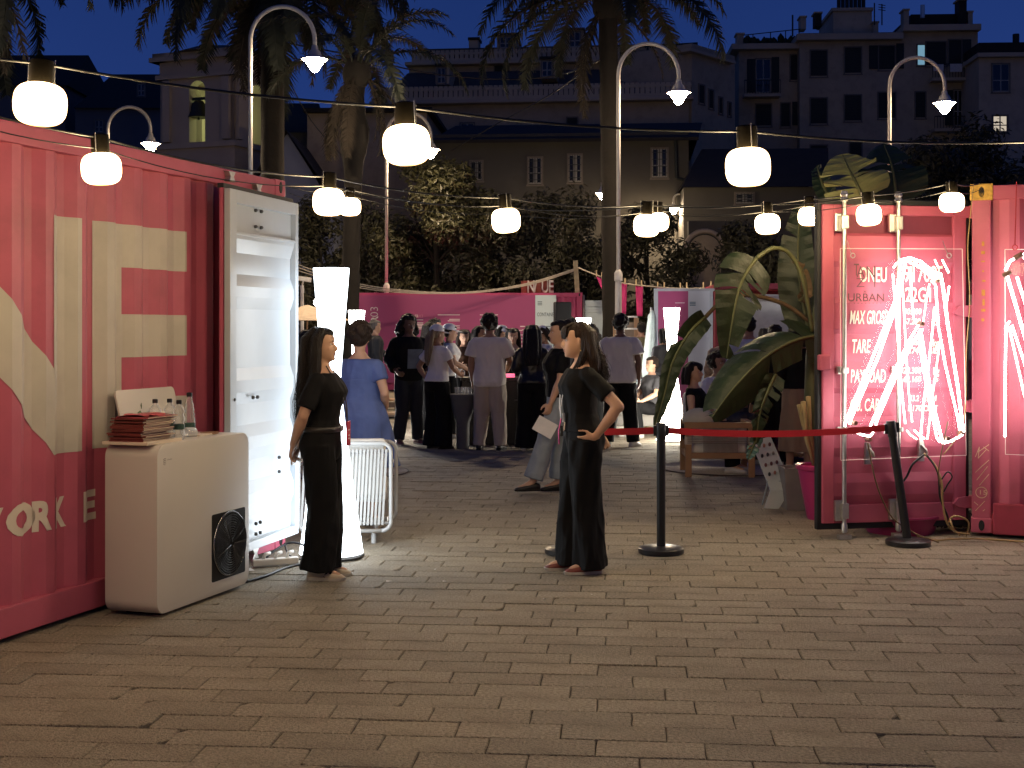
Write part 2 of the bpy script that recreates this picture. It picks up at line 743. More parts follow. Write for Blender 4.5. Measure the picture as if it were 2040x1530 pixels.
for ch, x0, x1, yt, yb in (('W', -62, 10, 1018, 1085), ('O', 13, 76, 1001, 1068), ('R', 71, 100, 997, 1058), ('K', 112, 138, 990, 1051), ('E', 163, 197, 977, 1037)):
    s0, _ = wl(x0, (yt + yb) / 2)
    s1, _ = wl(x1, (yt + yb) / 2)
    _, zt = wl((x0 + x1) / 2, yt)
    _, zb_ = wl((x0 + x1) / 2, yb)
    me = textmesh(ch, 1, .048, res=4)
    vx = [v.co.x for v in me.vertices]
    vy = [v.co.y for v in me.vertices]
    for v in me.vertices:
        x = (v.co.x - min(vx)) / (max(vx) - min(vx))
        y = (v.co.y - min(vy)) / (max(vy) - min(vy))
        v.co = (s0 + x * (s1 - s0), 0, zb_ + y * (zt - zb_))
    conform(me, 'letter', s0, s1, LETC, left)['label'] = 'cream letter ' + ch

# white open door folded back along the left container
DA = Vector((-1.824, 8.65, 0))
DB = Vector((-1.557, 9.75, 0))
DRZ = math.atan2(DB.y - DA.y, DB.x - DA.x)
DL = (DB - DA).length
ld = MB()
ld.bx(0, DL, .036, .062, .135, 2.53)
lw = frame(DA, DRZ)
inv = (frame(LLOC, LRZ)).inverted()


def child_at(o, world):
    o.matrix_local = inv @ world


door = ld.build('door', [PINK], left)
door['label'] = 'white inner face of the open container door'
child_at(door, lw)
b = MB()
b.bx(0.002, .10, -.012, .03, .14, 2.525)
b.bx(DL - .055, DL - .002, -.012, .03, .14, 2.525)
b.bx(.10, DL - .055, -.012, .03, 2.44, 2.525)
b.bx(.10, DL - .055, -.012, .03, .14, .20)
b.bx(.10, DL - .055, -.010, .03, 2.235, 2.255)
b.build('door_frame', WHITE, door, bevel=.004)
# horizontally ribbed inner panel
zz = [(2.44, .026), (2.25, .026)]
pts = [(2.235, .0), (2.21, .002), (2.12, .03), (1.98, .03), (1.90, .004), (1.83, .004), (1.75, .03), (1.36, .03), (1.28, .004), (1.20, .004), (1.12, .03), (.98, .03), (.90, .004), (.82, .004), (.74, .03), (.60, .03), (.52, .004), (.44, .004), (.36, .028), (.20, .028)]
b = MB()
vs = [(.10, y, z) for z, y in zz] + [(DL - .055, y, z) for z, y in zz]
b.add(vs, [(0, 1, 3, 2)])
vs = [(.10, y, z) for z, y in pts] + [(DL - .055, y, z) for z, y in pts]
k = len(pts)
b.add(vs, [(i, i + 1, k + i + 1, k + i) for i in range(k - 1)])
b.build('door_panel', WHITE, door)
b = MB()
b.bx(-.004, DL, .032, .075, 2.53, 2.56)
b.build('gasket', BLACK, door)
b = MB()
for fx, z in [(.40, 2.42), (.40, 2.31), (.48, 2.42), (.48, 2.31), (.32, 1.16), (.38, 1.16), (.06, 1.16), (.36, .31), (.42, .31), (.36, .24), (.42, .24), (.70, .72), (.70, .62), (.13, .70), (.13, .60)]:
    y = .022 if z > 2.2 else .0
    b.lathe([(.012, 0), (.012, .014), (.006, .02)], 8, X=Matrix.Translation((fx * DL, y, z)) @ Matrix.Rotation(R(90), 4, 'X'))
b.build('bolt', DSTEEL, door, kind='stuff')
# keeper brackets on the header above the door and below it
for x, y in ((458, 352), (512, 377), (505, 1103)):
    s, z = onplane(LLOC, LRZ, x, y, -.02)
    b = MB()
    b.prism([(-.045, .035), (.045, .035), (.02, .0), (.045, -.035), (-.045, -.035), (-.02, 0)], 0, .05, X=Matrix.Translation((s, .01, z)) @ Matrix.Rotation(R(90), 4, 'X'))
    b.build('lock_keeper', STEEL, left, bevel=.004)

# right container
RRZ = math.atan2(-.34, .94)
RLOC = Vector((3.585, 10.5, 0))
right = container('pink container at the right edge with a rust stained corner post', RLOC, RRZ, H=2.74, dark=PINKD)
RUST = M('rust_stain', (.42, .19, .03), .8, var=.3, scale=30)
YEL = M('flaked_ochre_paint', (.55, .33, .06), .7, var=.4, scale=40)
b = MB()
b.bx(-.010, .160, -.009, .06, 2.62, 2.75)
b.build('painted_casting', YEL, right, bevel=.01)
b = MB()
for k in range(9):
    z = 2.30 - k * .075
    b.bx(.082 + rnd.uniform(-.01, .006), .094 + rnd.uniform(0, .012), -.003, .004, z - rnd.uniform(.01, .05), z)
b.build('rust_streak', RUST, right, kind='stuff')
b = MB()
CHALK = M('chalk', (.72, .52, .34), .9)
for k, (x0, z0, x1, z1) in enumerate([(.03, .62, .06, .70), (.06, .70, .05, .61), (.05, .61, .11, .68), (.03, .50, .13, .60), (.04, .44, .12, .55), (.06, .40, .13, .49), (.03, .20, .10, .28), (.02, .27, .05, .245), (.085, .20, .10, .215), (.05, .66, .13, .72), (.09, .70, .13, .67)]):
    b.tube([(x0, .002, z0), (x1, .002, z1)], .0025, 4)
b.tube([(.075 + .042 * math.cos(a), .002, .345 + .042 * math.sin(a)) for a in np.linspace(0, 2 * PI, 20)], .003, 4)
b.build('chalk_scrawl', CHALK, right)
letter('15', .035, (.05, -.001, .33), CHALK, right, wid=.05, name='chalk_number')
b = MB()
b.bx(.16, 6, -.055, .0, .03, .27)
b.build('lower_beam', PINKD, right, bevel=.01)

# open door of the right container with the stencilled data
EA = Vector((2.353, 10.37, 0))
ERZ = math.atan2(.23, 1.247)
EL = 1.268
eb = MB()
eb.bx(.03, EL - .03, .012, .05, .115, 2.585)
rdoor = eb.build('door', PINK, right)
rdoor.matrix_local = frame(RLOC, RRZ).inverted() @ frame(EA, ERZ)
rdoor['label'] = 'open pink container door with cream stencilled data'
b = MB()
b.bx(0, .034, .0, .06, .075, 2.62)
b.bx(EL - .034, EL, .0, .06, .075, 2.62)
b.bx(0, EL, .0, .06, .07, .118)
b.bx(0, EL, .0, .06, 2.582, 2.625)
b.build('gasket', BLACK, rdoor, bevel=.006)
b = MB()
b.bx(.034, .13, -.022, .014, .119, 2.58)
b.bx(EL - .14, EL - .034, -.022, .014, .119, 2.58)
b.bx(.13, EL - .14, -.022, .014, 2.50, 2.58)
b.bx(.13, EL - .14, -.022, .014, .119, .26)
b.build('door_frame', PINK, rdoor, bevel=.008)
pts = [(2.50, .012), (2.36, .012), (2.34, -.012), (2.14, -.012), (2.10, .010), (1.86, .010), (1.82, -.012), (1.62, -.012), (1.58, .010), (1.36, .010), (1.32, -.012), (1.16, -.012), (1.12, .010), (.94, .010), (.90, -.012), (.70, -.012), (.63, .011), (.50, .011), (.43, -.012), (.33, -.012), (.26, .012)]
b = MB()
k = len(pts)
b.add([(.13, y, z) for z, y in pts] + [(EL - .14, y, z) for z, y in pts], [(i, k + i, k + i + 1, i + 1)[::-1] for i in range(k - 1)])
b.build('door_panel', PINK, rdoor)


def dp(x, y, off=-.016):
    lx, lz = onplane(EA, ERZ, x, y, off)
    return Vector((lx, off, lz))


def dtext(txt, x0, x1, yt, yb, shear=0, bold=.012, mat=LETW, off=-.0165):
    p = dp(x0, yb, off)
    q = dp(x1, yt, off)
    letter(txt, q.z - p.z, p, mat, rdoor, wid=q.x - p.x, shear=shear, bold=bold, depth=.0008)


dtext('ONEU', 1712, 1766, 532, 561)
dtext('917085', 1800, 1878, 529, 561)
dtext('7', 1905, 1914, 533, 557)
dtext('22G1', 1803, 1854, 572, 601)
dtext('MAX GROSS', 1692, 1768, 618, 645, .25)
dtext('TARE', 1696, 1733, 675, 703, .2)
dtext('PAYLOAD', 1694, 1764, 735, 762, .1)
dtext('CU. CAP.', 1692, 1752, 793, 819, .15)
for t_, x0, x1, yt, yb in (('30.480', 1800, 1835, 614, 626), ('kg', 1857, 1868, 614, 629), ('67.200', 1800, 1833, 634, 646), ('lb', 1854, 1868, 634, 647), ('2.350', 1806, 1836, 675, 687), ('kg', 1858, 1870, 675, 690), ('4.740', 1806, 1836, 692, 704), ('lb', 1857, 1868, 692, 704), ('28.300', 1799, 1835, 731, 744), ('kg', 1858, 1871, 731, 746), ('62.160', 1799, 1834, 749, 761), ('lb', 1860, 1868, 749, 761), ('33.2', 1811, 1830, 787, 799), ('CU.M', 1837, 1865, 787, 799), ('1.170', 1806, 1834, 807, 819), ('CU.FT', 1840, 1868, 807, 819)):
    dtext(t_, x0, x1, yt, yb, .12)
b = MB()
p, q = dp(1902, 561), dp(1917, 528)
for x0, x1, z0, z1 in ((p.x, q.x, p.z, p.z + .008), (p.x, q.x, q.z - .008, q.z), (p.x, p.x + .008, p.z, q.z), (q.x - .008, q.x, p.z, q.z)):
    b.bx(x0, x1, -.018, -.0165, z0, z1)
b.build('number_box', LETW, rdoor)
# locking rods with their brackets and handles
for xr in (1682, 1790):
    a = dp(xr, 1042, -.06)
    z0, z1 = .05, 2.68
    b = MB()
    b.tube([(a.x, -.06, z0), (a.x, -.06, z1)], .017, 12)
    b.lathe([(.024, 0), (.024, .05), (.017, .07)], 12, X=Matrix.Translation((a.x, -.06, .06)))
    b.lathe([(.028, 0), (.03, .02), (.02, .035), (.03, .05), (.022, .08)], 12, X=Matrix.Translation((a.x, -.06, 2.60)))
    b.box((a.x, -.06, .02), (.10, .05, .035))
    rod = b.build('locking_rod', STEEL, rdoor, smooth=40)
    for z, h in ((2.44, .14), (.22, .16), (1.30, .06), (.84, .05)):
        b = MB()
        b.box((a.x - .025, -.035, z), (.09 if h > .1 else .05, .035, h))
        b.box((a.x, -.062, z), (.055, .05, h * .75))
        b.build('rod_bracket', STEEL, rdoor, bevel=.006)
for x, y in ((1726, 904), (1832, 898)):
    a = dp(x, y, -.03)
    b = MB()
    b.prism([(-.025, -.08), (.025, -.08), (.03, .05), (.012, .09), (-.018, .09)], 0, .03, X=Matrix.Translation(a) @ Matrix.Rotation(R(90), 4, 'X'))
    b.tube([a + Vector((0, -.03, .05)), a + Vector((.03, -.05, .01)), a + Vector((.04, -.045, -.02))], .012, 8)
    b.build('handle_catch', STEEL, rdoor, bevel=.004)
for y in (423, 620, 809, 1000):
    a = dp(1917, y, -.02)
    b = MB()
    b.prism([(-.09, -.012), (-.05, .035), (.02, .045), (.14, .04), (.14, -.04), (.02, -.045), (-.05, -.035), (-.09, -.0121)], 0, .03, X=Matrix.Translation(a) @ Matrix.Rotation(R(90), 4, 'X'))
    b.lathe([(.026, -.05), (.026, .05)], 12, X=Matrix.Translation(a + Vector((.075, -.01, 0))))
    b.build('hinge', PINK, rdoor, bevel=.004)
a = dp(1640, 722, -.02)
b = MB()
b.box(a + Vector((0, -.02, 0)), (.095, .06, .12))
b.build('hinge_block', PINK, rdoor, bevel=.012)

# neon sculpture on a clear panel hanging in front of the door
NRZ = ERZ
NOFF = -.17
neon = thing('neon_sign', 'glowing white neon letter A sculpture on a clear panel before the stencilled door', 'neon sign', EA, ERZ, 'white neon signs')
NEON = EM('neon_glow', (1, .90, .84), 16)
NEON_REFL = EM('neon_reflection_glow', (1, .82, .66), 5)  # weaker glow for the modelled reflections of the tubes
CAPM = M('brown_rubber_cap', (.16, .085, .065), .5)
ACR = GL('clear_acrylic', (.97, .985, .98), .0, 1.09, thin=True)


def npx(x, y, off):
    lx, lz = onplane(EA, ERZ, x, y, off)
    return Vector((lx, off, lz))


def nz(x, y, off):
    return npx(1680 + x / 3.643, 480 + y / 3.643, off)


def panel(parent, corners, y0):
    b = MB()
    vs = [(c.x, y0, c.z) for c in corners] + [(c.x, y0 + .006, c.z) for c in corners]
    b.add(vs, [(0, 1, 2, 3), (7, 6, 5, 4), (0, 4, 5, 1), (1, 5, 6, 2), (2, 6, 7, 3), (3, 7, 4, 0)])
    o = b.build('clear_panel', ACR, parent)
    b = MB()
    for i in range(4):
        p, q = corners[i], corners[(i + 1) % 4]
        b.tube([(p.x, y0, p.z), (q.x, y0, q.z)], .0022, 4)
    b.build('panel_edge', M('acrylic_edge', (.85, .70, .66), .3), parent)
    return o


panel(neon, [npx(1675, 917, NOFF), npx(1925, 907, NOFF), npx(1917, 496, NOFF), npx(1674, 495, NOFF)], NOFF)
TH = [([(490, 120), (420, 135), (380, 420), (200, 880), (20, 1300), (10, 1345)], .0145), ([(500, 135), (450, 150), (410, 400), (250, 850), (60, 1280), (45, 1330)], .015),
      ([(545, 610), (470, 740), (340, 1010), (215, 1300), (195, 1345)], .0125), ([(575, 640), (500, 740), (370, 1010), (245, 1300), (235, 1335)], .015),
      ([(650, 230), (705, 240), (722, 320), (760, 620), (830, 1050), (872, 1385)], .017), ([(640, 290), (670, 320), (690, 620), (740, 900), (830, 1280), (845, 1375)], .012),
      ([(560, 640), (600, 900), (650, 1180), (715, 1440), (735, 1465)], .016), ([(545, 660), (570, 860), (620, 1150), (680, 1430), (700, 1460)], .011),
      ([(495, 130), (560, 150), (640, 215), (690, 270)], .017), ([(480, 150), (560, 190), (620, 240), (665, 285)], .016),
      ([(720, 1468), (790, 1450), (865, 1405)], .014), ([(75, 1380), (130, 1405), (180, 1415)], .013), ([(190, 1420), (210, 1400), (220, 1375)], .013), ([(365, 195), (385, 165), (430, 140)], .011), ([(430, 140), (500, 128)], .016)]
for i, (pl, r_) in enumerate(TH):
    b = MB()
    ps = [nz(x, y, NOFF - .05 - .012 * (i % 3)) for x, y in pl]
    b.tube(ps, r_ * .60, 10)
    b.build('neon_tube_or_reflection', NEON, neon, smooth=True)
TN = [[(360, 240), (400, 760), (425, 1100), (450, 1325)], [(430, 300), (455, 800), (475, 1100), (500, 1315)], [(488, 190), (495, 400), (510, 570)], [(625, 310), (600, 450), (580, 590)], [(665, 480), (620, 900), (580, 1200), (560, 1440)],
      [(700, 740), (650, 1100), (610, 1440)], [(768, 328), (755, 420), (738, 510)], [(663, 135), (690, 195)], [(718, 138), (765, 230)], [(460, 1375), (490, 1410), (535, 1440)], [(515, 1375), (550, 1410), (590, 1435)], [(380, 330), (372, 420)]]
for i, pl in enumerate(TN):  # thin glowing strokes imitating the tubes' reflections in the clear panel
    b = MB()
    b.tube([nz(x, y, NOFF + .05) for x, y in pl], .006, 8)
    b.build('neon_tube_or_reflection', NEON_REFL if i % 2 else NEON, neon, smooth=True)
for x, y in ((490, 142), (672, 285), (560, 602), (76, 1320), (180, 1438), (745, 1435), (852, 1390)):
    p = nz(x, y, NOFF - .03)
    b = MB()
    b.lathe([(.016, -.06), (.020, -.05), (.020, .0), (.016, .01)], 12, X=Matrix.Translation(p + Vector((0, -.03, 0))) @ Matrix.Rotation(R(90), 4, 'X'))
    b.build('rubber_cap', CAPM, neon, smooth=40)
DARKP = M('grey_print', (.13, .055, .06), .6)
for txt, x0, x1, yt, yb, bo in (('T', 1701, 1711, 524, 549, 0), ('A', 1706, 1722, 529, 553, -.01), ('N', 1724, 1741, 529, 553, -.01), ('Z', 1705, 1721, 553, 572, -.012), ('I', 1740, 1742, 527, 572, 0), ('x', 1720, 1726, 576, 583, 0), ('URBAN', 1688, 1760, 584, 600, .005)):
    p, q = npx(x0, yb, NOFF - .004), npx(x1, yt, NOFF - .004)
    letter(txt, q.z - p.z, p, DARKP, neon, wid=q.x - p.x, bold=bo)
b = MB()
for k in range(8):
    c = npx(1702 + k * 7.5, 604, NOFF - .004)
    b.box(c, (.008, .001, .006))
b.build('small_print', DARKP, neon, kind='stuff')
for x in (1699, 1891):
    p = npx(x, 509, NOFF - .004)
    b = MB()
    b.tube([p + Vector((.018 * math.cos(a), 0, .018 * math.sin(a))) for a in np.linspace(0, 2 * PI, 17)], .004, 6)
    b.tube([p + Vector((0, .03, .02)), p + Vector((0, .10, .12))], .003, 5)
    b.build('hanging_ring', STEEL, neon)

# second panel at the picture's right edge
neon2 = thing('neon_sign', 'second white neon sign on clear panel hanging before the ribbed container side', 'neon sign', RLOC, RRZ, 'white neon signs')


def n2(x, y, off=-.2):
    lx, lz = onplane(RLOC, RRZ, x, y, off)
    return Vector((lx, off, lz))


panel(neon2, [n2(2003, 905), n2(2240, 915), n2(2240, 495), n2(2002, 497)], -.2)
for pl, r_ in (([(2003, 538), (2012, 520), (2040, 506), (2090, 545)], .015), ([(2006, 548), (2040, 665), (2100, 860)], .017), ([(2026, 552), (2060, 660), (2120, 860)], .014), ([(2012, 640), (2004, 650), (2003, 720), (2002, 870)], .012), ([(2016, 648), (2040, 720), (2080, 870)], .011), ([(2040, 512), (2080, 560), (2095, 640), (2160, 880)], .016)):
    b = MB()
    b.tube([n2(x, y, -.25) for x, y in pl], r_ * .62, 10)
    b.build('neon_tube_or_reflection', NEON, neon2, smooth=True)
b = MB()
b.tube([n2(2010, 650, -.19), n2(2040, 785, -.19), n2(2075, 880, -.19)], .008, 8)
b.build('neon_tube_or_reflection', NEON_REFL, neon2, smooth=True)  # thin stroke imitating a tube's reflection in this panel
for x, y in ((2035, 507), (2012, 542)):
    b = MB()
    b.lathe([(.016, -.06), (.020, -.05), (.020, .0), (.016, .01)], 12, X=Matrix.Translation(n2(x, y, -.26)) @ Matrix.Rotation(R(60), 4, 'Y'))
    b.build('rubber_cap', CAPM, neon2, smooth=40)
b = MB()
p = n2(2022, 493, -.2)
b.tube([p + Vector((.018 * math.cos(a), 0, .018 * math.sin(a))) for a in np.linspace(0, 2 * PI, 17)], .004, 6)
b.tube([p + Vector((.0, 0, .02)), n2(2025, 362, -.02)], .004, 6)
b.build('hanging_cord', M('red_cord', (.45, .04, .05), .6), neon2)


# ------------------------------------------------------------------ cables and the tangle under the door
def cable(label, pts, r, mat, cat='cable', sub=6):
    P = [Vector(p) for p in pts]
    out = []
    for i in range(len(P) - 1):
        p0, p1, p2, p3 = P[max(i - 1, 0)], P[i], P[i + 1], P[min(i + 2, len(P) - 1)]
        for k in range(sub):
            t = k / sub
            out.append(.5 * ((2 * p1) + (p2 - p0) * t + (2 * p0 - 5 * p1 + 4 * p2 - p3) * t * t + (3 * p1 - p0 - 3 * p2 + p3) * t ** 3))
    out.append(P[-1])
    b = MB()
    b.tube(out, r, 6)
    o = b.build('cable', mat, smooth=True)
    return tag(o, label, cat)


CAB = M('brown_cable', (.16, .10, .05), .5)
CABB = M('black_cable', (.012, .012, .013), .5)
CABY = M('yellow_cable', (.35, .24, .10), .5)
cable('brown cable falling from the left neon cap down behind the leaning post', [px(1729, 882, 10.2), px(1745, 960, 10.25), px(1770, 1020, 10.3), px(1795, 1046, 10.3), px(1830, 1066, 10.4), px(1870, 1080, 10.15)], .006, CAB)
cable('brown cable arching from the right handle catch down to the left', [px(1842, 905, 10.2), px(1818, 925, 10.15), px(1806, 950, 10.2), px(1790, 968, 10.2)], .009, CABB)
cable('tan cable falling from the right handle catch into the tangle', [px(1840, 903, 10.2), px(1862, 925, 10.15), px(1876, 960, 10.1), px(1878, 1000, 10.1), px(1886, 1040, 10.1), px(1905, 1060, 10.2), px(1932, 1064, 10.2)], .008, CABY)
cable('dark cable hanging straight from the arch down to the tangle', [px(1845, 905, 10.19), px(1868, 940, 10.13), px(1873, 990, 10.12), px(1888, 1030, 10.12), px(1890, 1050, 10.15)], .009, CABB)
cable('thin cable from the neon base rising to the right edge of the panel', [px(1968 - 1, 840, 10.2) + Vector((-.3, 0, 0)), px(1875, 905, 10.1), px(1870, 950, 10.1), px(1880, 985, 10.1)], .005, CAB)
cable('looped dark cable beside the tangle under the hinge', [px(1876, 955, 10.1), px(1888, 940, 10.1), px(1897, 950, 10.1), px(1888, 965, 10.1), px(1880, 980, 10.1)], .006, CABB)
cable('tan cable curling on the ground by the container corner', [px(1888, 1045, 10.1), px(1897, 1030, 10.1), px(1915, 1030, 10.1), px(1930, 1042, 10.2), gd(1925, 1070) + Vector((0, 0, .01))], .007, CABY)
cable('long thin yellow cable lying along the paving at far right', [gd(1815, 1064) + Vector((0, 0, .008)), gd(1860, 1078) + Vector((0, 0, .008)), gd(1900, 1076) + Vector((0, 0, .008)), gd(1960, 1076) + Vector((0, 0, .008)), gd(2060, 1083) + Vector((0, 0, .008))], .008, CABY)
cable('tan cable end curling out of the tangle onto the paving', [px(1893, 1035, 10.1), px(1898, 1050, 10.1), gd(1905, 1062) + Vector((0, 0, .006)), gd(1912, 1068) + Vector((0, 0, .006))], .007, CABY)
b = MB()
r6 = random.Random(3)
for k in range(26):
    c = gd(1885 + r6.uniform(-20, 42), 1052 + r6.uniform(-6, 6))
    ps = [c + Vector((.10 * math.cos(a + k) * r6.uniform(.6, 1.2), .06 * math.sin(a + k), .03 + .12 * r6.random() * abs(math.sin(a * 1.3 + k)))) for a in np.linspace(0, 5, 12)]
    b.tube(ps, r6.choice([.006, .009, .011]), 5)
tag(b.build('cable_tangle', CABB, smooth=True), 'black heap of tangled cables beneath the hinge of the stencilled door', 'cables')
b = MB()
b.lathe([(.02, 0), (.26, 0), (.31, .13), (.33, .135), (.33, .15), (.30, .15), (.25, .03), (.02, .03)], 28)
o = b.build('basin', M('dark_pink_plastic', (.30, .03, .10), .4), smooth=40)
o.location = (3.10, 10.75, 0)
tag(o, 'low dark pink plastic basin on the ground under the stencilled door', 'basin')
cable('thin wire trailing down the gap between the stencilled door and corner post', [px(1940, 366, 10.4), px(1932, 440, 10.35), px(1928, 500, 10.35), px(1932, 600, 10.4), px(1925, 700, 10.4), px(1920, 840, 10.3), px(1880, 905, 10.2)], .004, CABY)
# ------------------------------------------------------------------ white machine by the left container
def hz(x, y, z):
    Y = F * (HC - z) / (y - HY)
    return px(x, y, Y)


ALOC = Vector((-1.975, 7.49, 0))
AM = frame(ALOC, LRZ)
CASE = M('cream_casing', (.58, .545, .49), .38, var=.03, scale=3)
unit = thing('heat_pump', 'white rounded heat pump cabinet with round black fan standing by the left container', 'machine', ALOC, LRZ)


def rrect(x0, x1, y0, y1, r, n=7):
    out = []
    for cx, cy, a0 in ((x1 - r, y0 + r, -90), (x1 - r, y1 - r, 0), (x0 + r, y1 - r, 90), (x0 + r, y0 + r, 180)):
        for k in range(n):
            a = R(a0 + 90 * k / (n - 1))
            out.append((cx + r * math.cos(a), cy + r * math.sin(a)))
    return out


XF = Matrix.Rotation(R(90), 4, 'X')
b = MB()
b.prism(rrect(0, 1.04, .02, .97, .075, 9), -.34, 0, X=XF)
b.build('casing', CASE, unit, smooth=35, bevel=.006)
b = MB()
for x in (.12, .9):
    b.bx(x, x + .05, .06, .28, 0.0, .025)
b.build('foot', BLACK, unit)
fx0, fx1, fz0, fz1 = .585, .985, .10, .505
b = MB()
b.prism(rrect(fx0, fx1, fz0, fz1, .012, 4), 0, .003, X=XF)
b.build('fan_recess_sheet', M('black_recess', (.006, .006, .007), .7), unit)  # flat black sheet standing in for the dark inside of the fan recess
fc = Vector(((fx0 + fx1) / 2 + .005, -.014, (fz0 + fz1) / 2 + .005))
WIREM = M('black_wire', (.05, .05, .052), .28, metal=.5)
b = MB()
for r_ in np.linspace(.03, .19, 12):
    b.tube([fc + Vector((r_ * math.cos(a), -.008 * (1 - r_ / .19), r_ * math.sin(a))) for a in np.linspace(0, 2 * PI, 37)], .0022, 5)
for k in range(4):
    a = k * PI / 2 + .4
    b.tube([fc + Vector((.02 * math.cos(a), -.01, .02 * math.sin(a))), fc + Vector((.2 * math.cos(a), .004, .2 * math.sin(a)))], .003, 5)
b.build('fan_grille', WIREM, unit, smooth=True)
b = MB()
b.tube([fc + Vector((.195 * math.cos(a), .006, .195 * math.sin(a))) for a in np.linspace(0, 2 * PI, 49)], .0035, 6)
b.build('fan_ring', M('bright_wire', (.45, .45, .45), .25, metal=.8), unit, smooth=True)
b = MB()
for k in range(5):
    a0 = k * 2 * PI / 5
    b.add([fc + Vector((r_ * math.cos(a0 + d * .9), .010 - .006 * d, r_ * math.sin(a0 + d * .9))) for r_, d in ((.03, 0), (.03, 1), (.17, .9), (.18, .2))], [(0, 1, 2, 3)])
b.build('fan_blade', M('fan_blade', (.02, .02, .022), .35), unit)
b = MB()
for k in range(3):
    b.tube([Vector((.075 + .012 * math.cos(a), -.001, .885 - k * .012 + .006 * math.sin(a))) for a in np.linspace(.3, 5.2, 9)], .0016, 4)
b.build('logo', M('grey_print2', (.25, .22, .20), .6), unit)
b = MB()
for k in range(5):
    b.tube([(.100 + k * .010, -.001, .880), (.107 + k * .010, -.001, .882 + .003 * (k % 2))], .0014, 4)
b.build('logo_strokes', MATS['grey_print2'], unit, kind='stuff')
ainv = AM.inverted()


def top(o, x, y, z=.97, rz=0.0):
    """stand a thing on the machine's top where the photograph shows it"""
    o.location = hz(x, y, z)
    o.location.z = z
    o.rotation_euler = (0, 0, LRZ + rz)
    return o


b = MB()
b.bx(-.035, .32, .04, .335, .97, .988)
o = b.build('board', M('pale_wood_board', (.66, .56, .44), .5, var=.1, scale=4), bevel=.003)
o.location = ALOC
o.rotation_euler = (0, 0, LRZ)
tag(o, 'pale wooden board on the white machine under the stack of magazines', 'board')
PAGES = M('page_edges', (.62, .52, .40), .85, var=.25, scale=3, stretch=(1, 1, 220))
COVER = M('dark_red_cover', (.16, .03, .025), .4, var=.3, scale=14)
COVERP = M('pink_cover', (.55, .10, .12), .35, var=.35, scale=9)
r7 = random.Random(11)
mz = .988


def magmesh(th):
    b = MB()
    b.bx(0, .285, 0, .21, .0006, th - .0006)
    pg = b.mesh('magazine', bevel=.0006, seg=1)
    pg.materials.append(PAGES)
    b = MB()
    b.bx(-.001, .287, -.001, .212, 0, .0008)
    b.bx(-.001, .287, -.001, .212, th - .0008, th)
    b.bx(-.002, .0, -.001, .212, 0, th)
    b.bx(-.001, .287, .155, .2125, 0.001, th - .001)
    cv = b.mesh('cover')
    return pg, cv


for i in range(17):
    th = .0074
    pg, cv = magmesh(th)
    o = put('magazine', pg, PAGES)
    cv.materials.append(COVERP if i == 16 else COVER)
    put('cover', cv, None, o)
    loc = AM @ Vector((-.02 + r7.uniform(-.012, .012), .075 + r7.uniform(-.012, .012), mz))
    if i > 11:
        loc = AM @ Vector((.01 + r7.uniform(-.02, .02), .085 + r7.uniform(-.02, .01), mz))
    o.location = loc
    o.rotation_euler = (0, 0, LRZ + r7.uniform(-.06, .06))
    mz += th + .0006
    if i == 16:
        tag(o, 'pink covered magazine lying on top of the stack on the white machine', 'magazine')
    else:
        tag(o, 'dark red magazine in the stack under the pink one on the white machine', 'magazine', 'magazines stacked on the white machine')
# loose wavy pink sheet on the stack
b = MB()
g = []
for i in range(9):
    for j in range(6):
        g.append((i * .034 + .005 * math.sin(j), j * .04, .006 + .007 * math.sin(i * 1.1 + j * .7) + .004 * math.sin(i * 2.3)))
b.add(g, [(i * 6 + j, (i + 1) * 6 + j, (i + 1) * 6 + j + 1, i * 6 + j + 1) for i in range(8) for j in range(5)])
o = b.build('brochure', COVERP, smooth=True)
o.location = AM @ Vector((.01, .07, mz))
o.rotation_euler = (0, 0, LRZ + .05)
tag(o, 'wavy open pink brochure spread over the top of the magazine stack', 'brochure')

# leaning white sign with leaf logo
cnr = [(240, 784), (371, 772), (396, 868), (262, 876)]
base = AM @ Vector((.16, .31, .972))
sgn = thing('sign_board', 'white rounded sign with green leaf logo leaning on the container behind the bottles', 'sign', base, LRZ)
Xs = Matrix.Rotation(R(-14), 4, 'X') @ XF
b = MB()
b.prism(rrect(0, .62, 0, .30, .03, 6), -.012, 0, X=Xs)
b.build('board', CASE, sgn, smooth=35)
b = MB()
LEAF = M('green_print', (.10, .14, .06), .6)
for pts_, r_ in (([(.19, .06), (.165, .11), (.18, .155), (.205, .165), (.225, .14)], .007), ([(.20, .05), (.215, .09), (.235, .12)], .005), ([(.222, .18), (.228, .20), (.235, .215)], .007)):
    b.tube([Xs @ Vector((x, z, .0015)) for x, z in pts_], [r_ * .4] + [r_] * (len(pts_) - 2) + [r_ * .3], 6, flat=.3)
b.build('leaf_logo', LEAF, sgn, smooth=True)
o = letter('nno', .05, (0, 0, 0), M('brown_print', (.13, .08, .06), .6), sgn, wid=.20, bold=.01)
o.matrix_local = Xs @ Matrix.Translation((.26, .055, .002)) @ Matrix.Scale(1, 4)
ox = .20 / max(1e-6, max(v.co.x for v in o.data.vertices))
o.scale = (ox, 1, 1)

